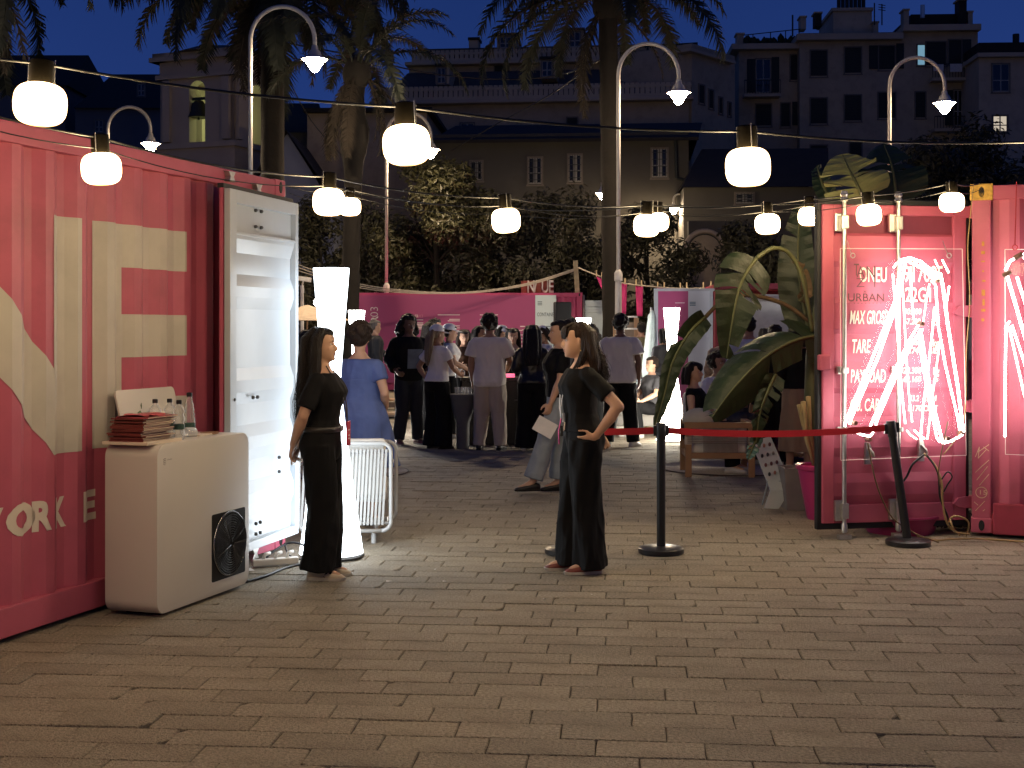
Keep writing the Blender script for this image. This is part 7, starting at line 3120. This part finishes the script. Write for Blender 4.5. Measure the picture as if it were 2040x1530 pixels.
person('woman with long brown hair and white painted face behind the bar', at(925, 21.0), 21.0, R(20), 1.60, False, SKIN, dict(mat=M('brown_top', (.10, .05, .03), .85), hem=.93, sleeve=1.9, inf=.02), TRB, ('long', HBR, '', .08), ('front', 'front'), shoes=SHOEB)
person('dark haired person behind the bar beside the man in cream', at(957, 20.6), 20.6, R(70), 1.66, False, SKIN2, dict(mat=BLK, hem=.93, sleeve=1.9, inf=.02), TRB, ('bob', HDK), ('table', 'table'), shoes=SHOEB)
person('tall man in cream linen shirt and beige trousers seen from behind at the bar', at(976, 18.0), 18.0, R(168), 1.80, True, SKIN2, dict(mat=CRM, hem=.80, sleeve=.74, inf=.034, flare=.012), dict(mat=BEI, r=(.118, .098, .078), fold=.05, drop=.03), ('curly', HBR), ('table', 'down'), shoes=SHOEB, face=False, legs=(((-.11, -.015, .47), (-.135, .015, .085)), ((.11, -.015, .47), (.135, .015, .085))), vox=.011)
person('person in white cap behind the right shoulder of the man in cream', at(1001, 21.5), 21.5, R(60), 1.66, False, SKIN, dict(mat=WHT, hem=.93, sleeve=.55, inf=.02), TRB, ('bob', HDK), cap=True, shoes=SHOEW)
person('woman with long dark hair facing the camera behind the bar', at(1022, 20.2), 20.2, R(5), 1.62, False, SKIN, dict(mat=BLK, hem=.93, sleeve=1.9, inf=.02, neck=1.38), TRB, ('long', HDK, '', .1), ('front', 'front'), shoes=SHOEB)
person('woman in black leather jacket with long black hair seen from behind at the bar', at(1060, 17.9), 17.9, R(175), 1.66, False, SKIN, dict(mat=M('black_leather', (.012, .012, .013), .35, bump=.4, bscale=9), hem=.92, sleeve=1.9, inf=.026, name='jacket'), dict(mat=BLKT, r=(.115, .115, .13), drop=.05), ('long', HDK, '', .03), ('table', 'front'), face=False, shoes=SHOEW)
person('woman in white cap right of the leather jacket, leaning forward', at(1084, 20.3), 20.3, R(-60), 1.66, False, SKIN2, dict(mat=WHT, hem=.93, sleeve=.55, inf=.02), TRB, ('bob', HBR), ('table', 'table'), cap=True, shoes=SHOEW, pitch=R(22))
jp = gd(1096, 978)
person('woman in black shirt and light jeans carrying white papers, walking behind the lanyard woman', at(1112, 13.4), 13.4, R(-78), 1.70, False, SKIN, dict(mat=BLK, hem=.94, sleeve=.72, inf=.02), dict(mat=JEAN, r=(.105, .088, .095), end=.92, name='jeans'), ('bun', HDK), ('down', ((.21, -.03, 1.11), (.18, -.12, .885), (-.05, -.30, -.95))), shoes=SHOEB,
       legs=(((-.09, .06, .47), (-.09, .02, .085), (0, -1)), ((.09, -.16, .49), (.09, -.28, .11), (0, -1))), vox=.011)
b = MB()
b.box((0, 0, 0), (.21, .012, .155))
o = b.build('paper_sheets', PAPER, bevel=.002)
o.location = px(1086, 851, 13.12)
o.rotation_euler = (R(-12), R(28), R(-14))
tag(o, 'white paper sheets held by the walking woman in light jeans', 'papers')
person('tall dark haired person behind the head of the lanyard woman', at(1140, 21.8), 21.8, R(160), 1.80, True, SKIN2, dict(mat=DKG, hem=.88, sleeve=1.9, inf=.02), TRB, ('short', HDK), shoes=SHOEB, face=False)
person('woman with long dark hair and pale shirt between the lanyard woman and grey shirted man', at(1178, 19.8), 19.8, R(165), 1.66, False, SKIN2, dict(mat=PALB, hem=.93, sleeve=.6, inf=.022), TRB, ('curlylong', HDK), face=False, shoes=SHOEB)
person('man in pale grey shirt and black trousers with curly black hair seen from behind', at(1236, 18.5), 18.5, R(170), 1.80, True, SKIN3, dict(mat=GRYT, hem=.83, sleeve=.66, inf=.034, flare=.014), dict(mat=BLKT, r=(.112, .095, .085), fold=.04), ('curly', HDK), ('down', 'down'), shoes=SHOEW, face=False, legs=(((-.12, -.015, .47), (-.165, .015, .085), (-.5, -1)), ((.12, -.015, .47), (.165, .015, .085), (.4, -1))), vox=.011)
person('person in olive shirt and cap behind the timber rack', at(1277, 26), 26, R(190), 1.74, True, SKIN2, dict(mat=OLIVE, hem=.9, sleeve=.6, inf=.025), dict(mat=DKG, r=(.10, .085, .08)), ('short', HDK), shoes=SHOEB, face=False)
SITL = (((-.10, -.42, .52), (-.11, -.46, .085), (-.1, -1)), ((.10, -.42, .52), (.12, -.44, .085), (.2, -1)))
person('woman crouching low in dark clothes with rolled sleeves left of the fourth lamp', at(1297, 20.2), 20.2, R(-62), 1.64, False, SKIN, dict(mat=DKG, hem=.95, sleeve=.7, inf=.02), dict(mat=BLKT, r=(.105, .085, .07)), ('short', HBR), ('table', 'table'), shoes=SHOEW, sit=.46, legs=(((-.10, -.38, .56), (-.11, -.34, .085)), ((.12, -.36, .50), (.13, -.30, .085))))
person('person standing behind the drooping leaf with a pale bag strap', at(1322, 22.3), 22.3, R(200), 1.62, False, SKIN2, dict(mat=DKG, hem=.9, sleeve=1.9, inf=.02), TRB, ('bob', HDK), shoes=SHOEB, face=False)
person('smiling woman with dark bob and sleeveless top sitting in the wooden armchair', at(1384, 15.15), 15.15, R(68), 1.64, False, SKIN, dict(mat=BLK, hem=.93, sleeve=.10, inf=.012, neck=1.40), dict(mat=BLKT, r=(.105, .085, .07)), ('bob', HDK, 'bangs'), (((-.22, -.02, 1.13), (-.08, -.25, 1.02), (.4, -.9, -.1)), ((.20, -.12, 1.14), (.04, -.30, 1.02), (-.6, -.8, -.1))), shoes=SHOEW, sit=.44, legs=SITL, z=.03)
person('young man in white shirt with curly brown hair sitting beyond the smiling woman', at(1432, 16.3), 16.3, R(40), 1.76, True, SKIN2, dict(mat=WHT, hem=.90, sleeve=.7, inf=.025), dict(mat=DKG, r=(.11, .09, .08)), ('curly', HBR), ('front', 'front'), shoes=SHOEW, sit=.42, legs=SITL)
person('woman in patterned blouse standing with her back turned behind the seated couple', at(1444, 17.6), 17.6, R(170), 1.66, False, SKIN, dict(mat=PATT, hem=.95, sleeve=1.6, inf=.028), TRB, ('bun', HBR), ('down', 'down'), shoes=SHOEB, face=False)
person('man in pale blue shirt standing with his back turned behind the banana leaf', at(1490, 16.8), 16.8, R(195), 1.78, True, SKIN2, dict(mat=PALB, hem=.86, sleeve=1.9, inf=.028), dict(mat=DKG, r=(.11, .09, .08)), ('short', HDK), ('down', 'front'), shoes=SHOEB, face=False)
person('dark haired woman in the lit kitchen queue, left of two heads', at(1524, 20.5), 20.5, R(185), 1.62, False, SKIN2, dict(mat=BLK, hem=.9, sleeve=1.9, inf=.02), TRB, ('long', HDK, '', .1), shoes=SHOEB, face=False)
person('dark haired woman in the lit kitchen queue, right of two heads', at(1545, 19.8), 19.8, R(200), 1.58, False, SKIN2, dict(mat=BLK, hem=.9, sleeve=1.9, inf=.02), TRB, ('bob', HDK), shoes=SHOEB, face=False)
person('person in black top and taupe wrap skirt standing close behind the banana stems', at(1592, 14.6), 14.6, R(175), 1.68, False, SKIN2, dict(mat=BLK, hem=.98, sleeve=1.6, inf=.022), dict(kind='skirt', mat=TAUP, waist=1.04, hem=.30, flare=.04), ('bob', HDK), ('down', 'bent'), shoes=SHOEB, face=False)
person('person in black standing behind the lower banana leaf', at(1545, 15.8), 15.8, R(160), 1.66, False, SKIN2, dict(mat=BLK, hem=.85, sleeve=1.9, inf=.025), TRB, ('short', HBR), ('down', 'down'), shoes=SHOEB, face=False)
person('seated person in red floral dress half hidden below the banana leaf', at(1522, 16.2), 16.2, R(120), 1.60, False, SKIN, dict(mat=FLOR, hem=.93, sleeve=.3, inf=.02), dict(kind='skirt', mat=FLOR, waist=1.0, hem=.55, flare=.12), ('long', HDK, '', .1), ('front', 'front'), shoes=SHOEB, sit=.46, legs=SITL)
person('person glimpsed between the white door edge and tallest lamp', at(612, 19.5), 19.5, R(170), 1.60, False, SKIN2, dict(mat=BLK, hem=.9, sleeve=1.9, inf=.02), TRB, ('bob', HDK), shoes=SHOEB, face=False)
b = MB()
b.box((0, 0, 0), (.22, .008, .27))
o = b.build('poster_print', M('blue_grey_print', (.10, .12, .16), .8, var=.4, scale=7))
hm_ = [q for q in bpy.data.objects if q.get('label', '').startswith('man with long curly hair')][0]
o.parent = hm_
o.location = (.05, -.152, 1.20)
o.rotation_euler = (.08, 0, .1)
o.name = 'shirt_print'
b = MB()
b.tube([(.0, 0, .0), (.005, 0, .085)], .03, 12)
o = b.build('paper_cup', PAPER)
o.location = px(1431, 768, 15.9)
tag(o, 'white paper cup held up by the curly haired young man', 'cup')
flush()
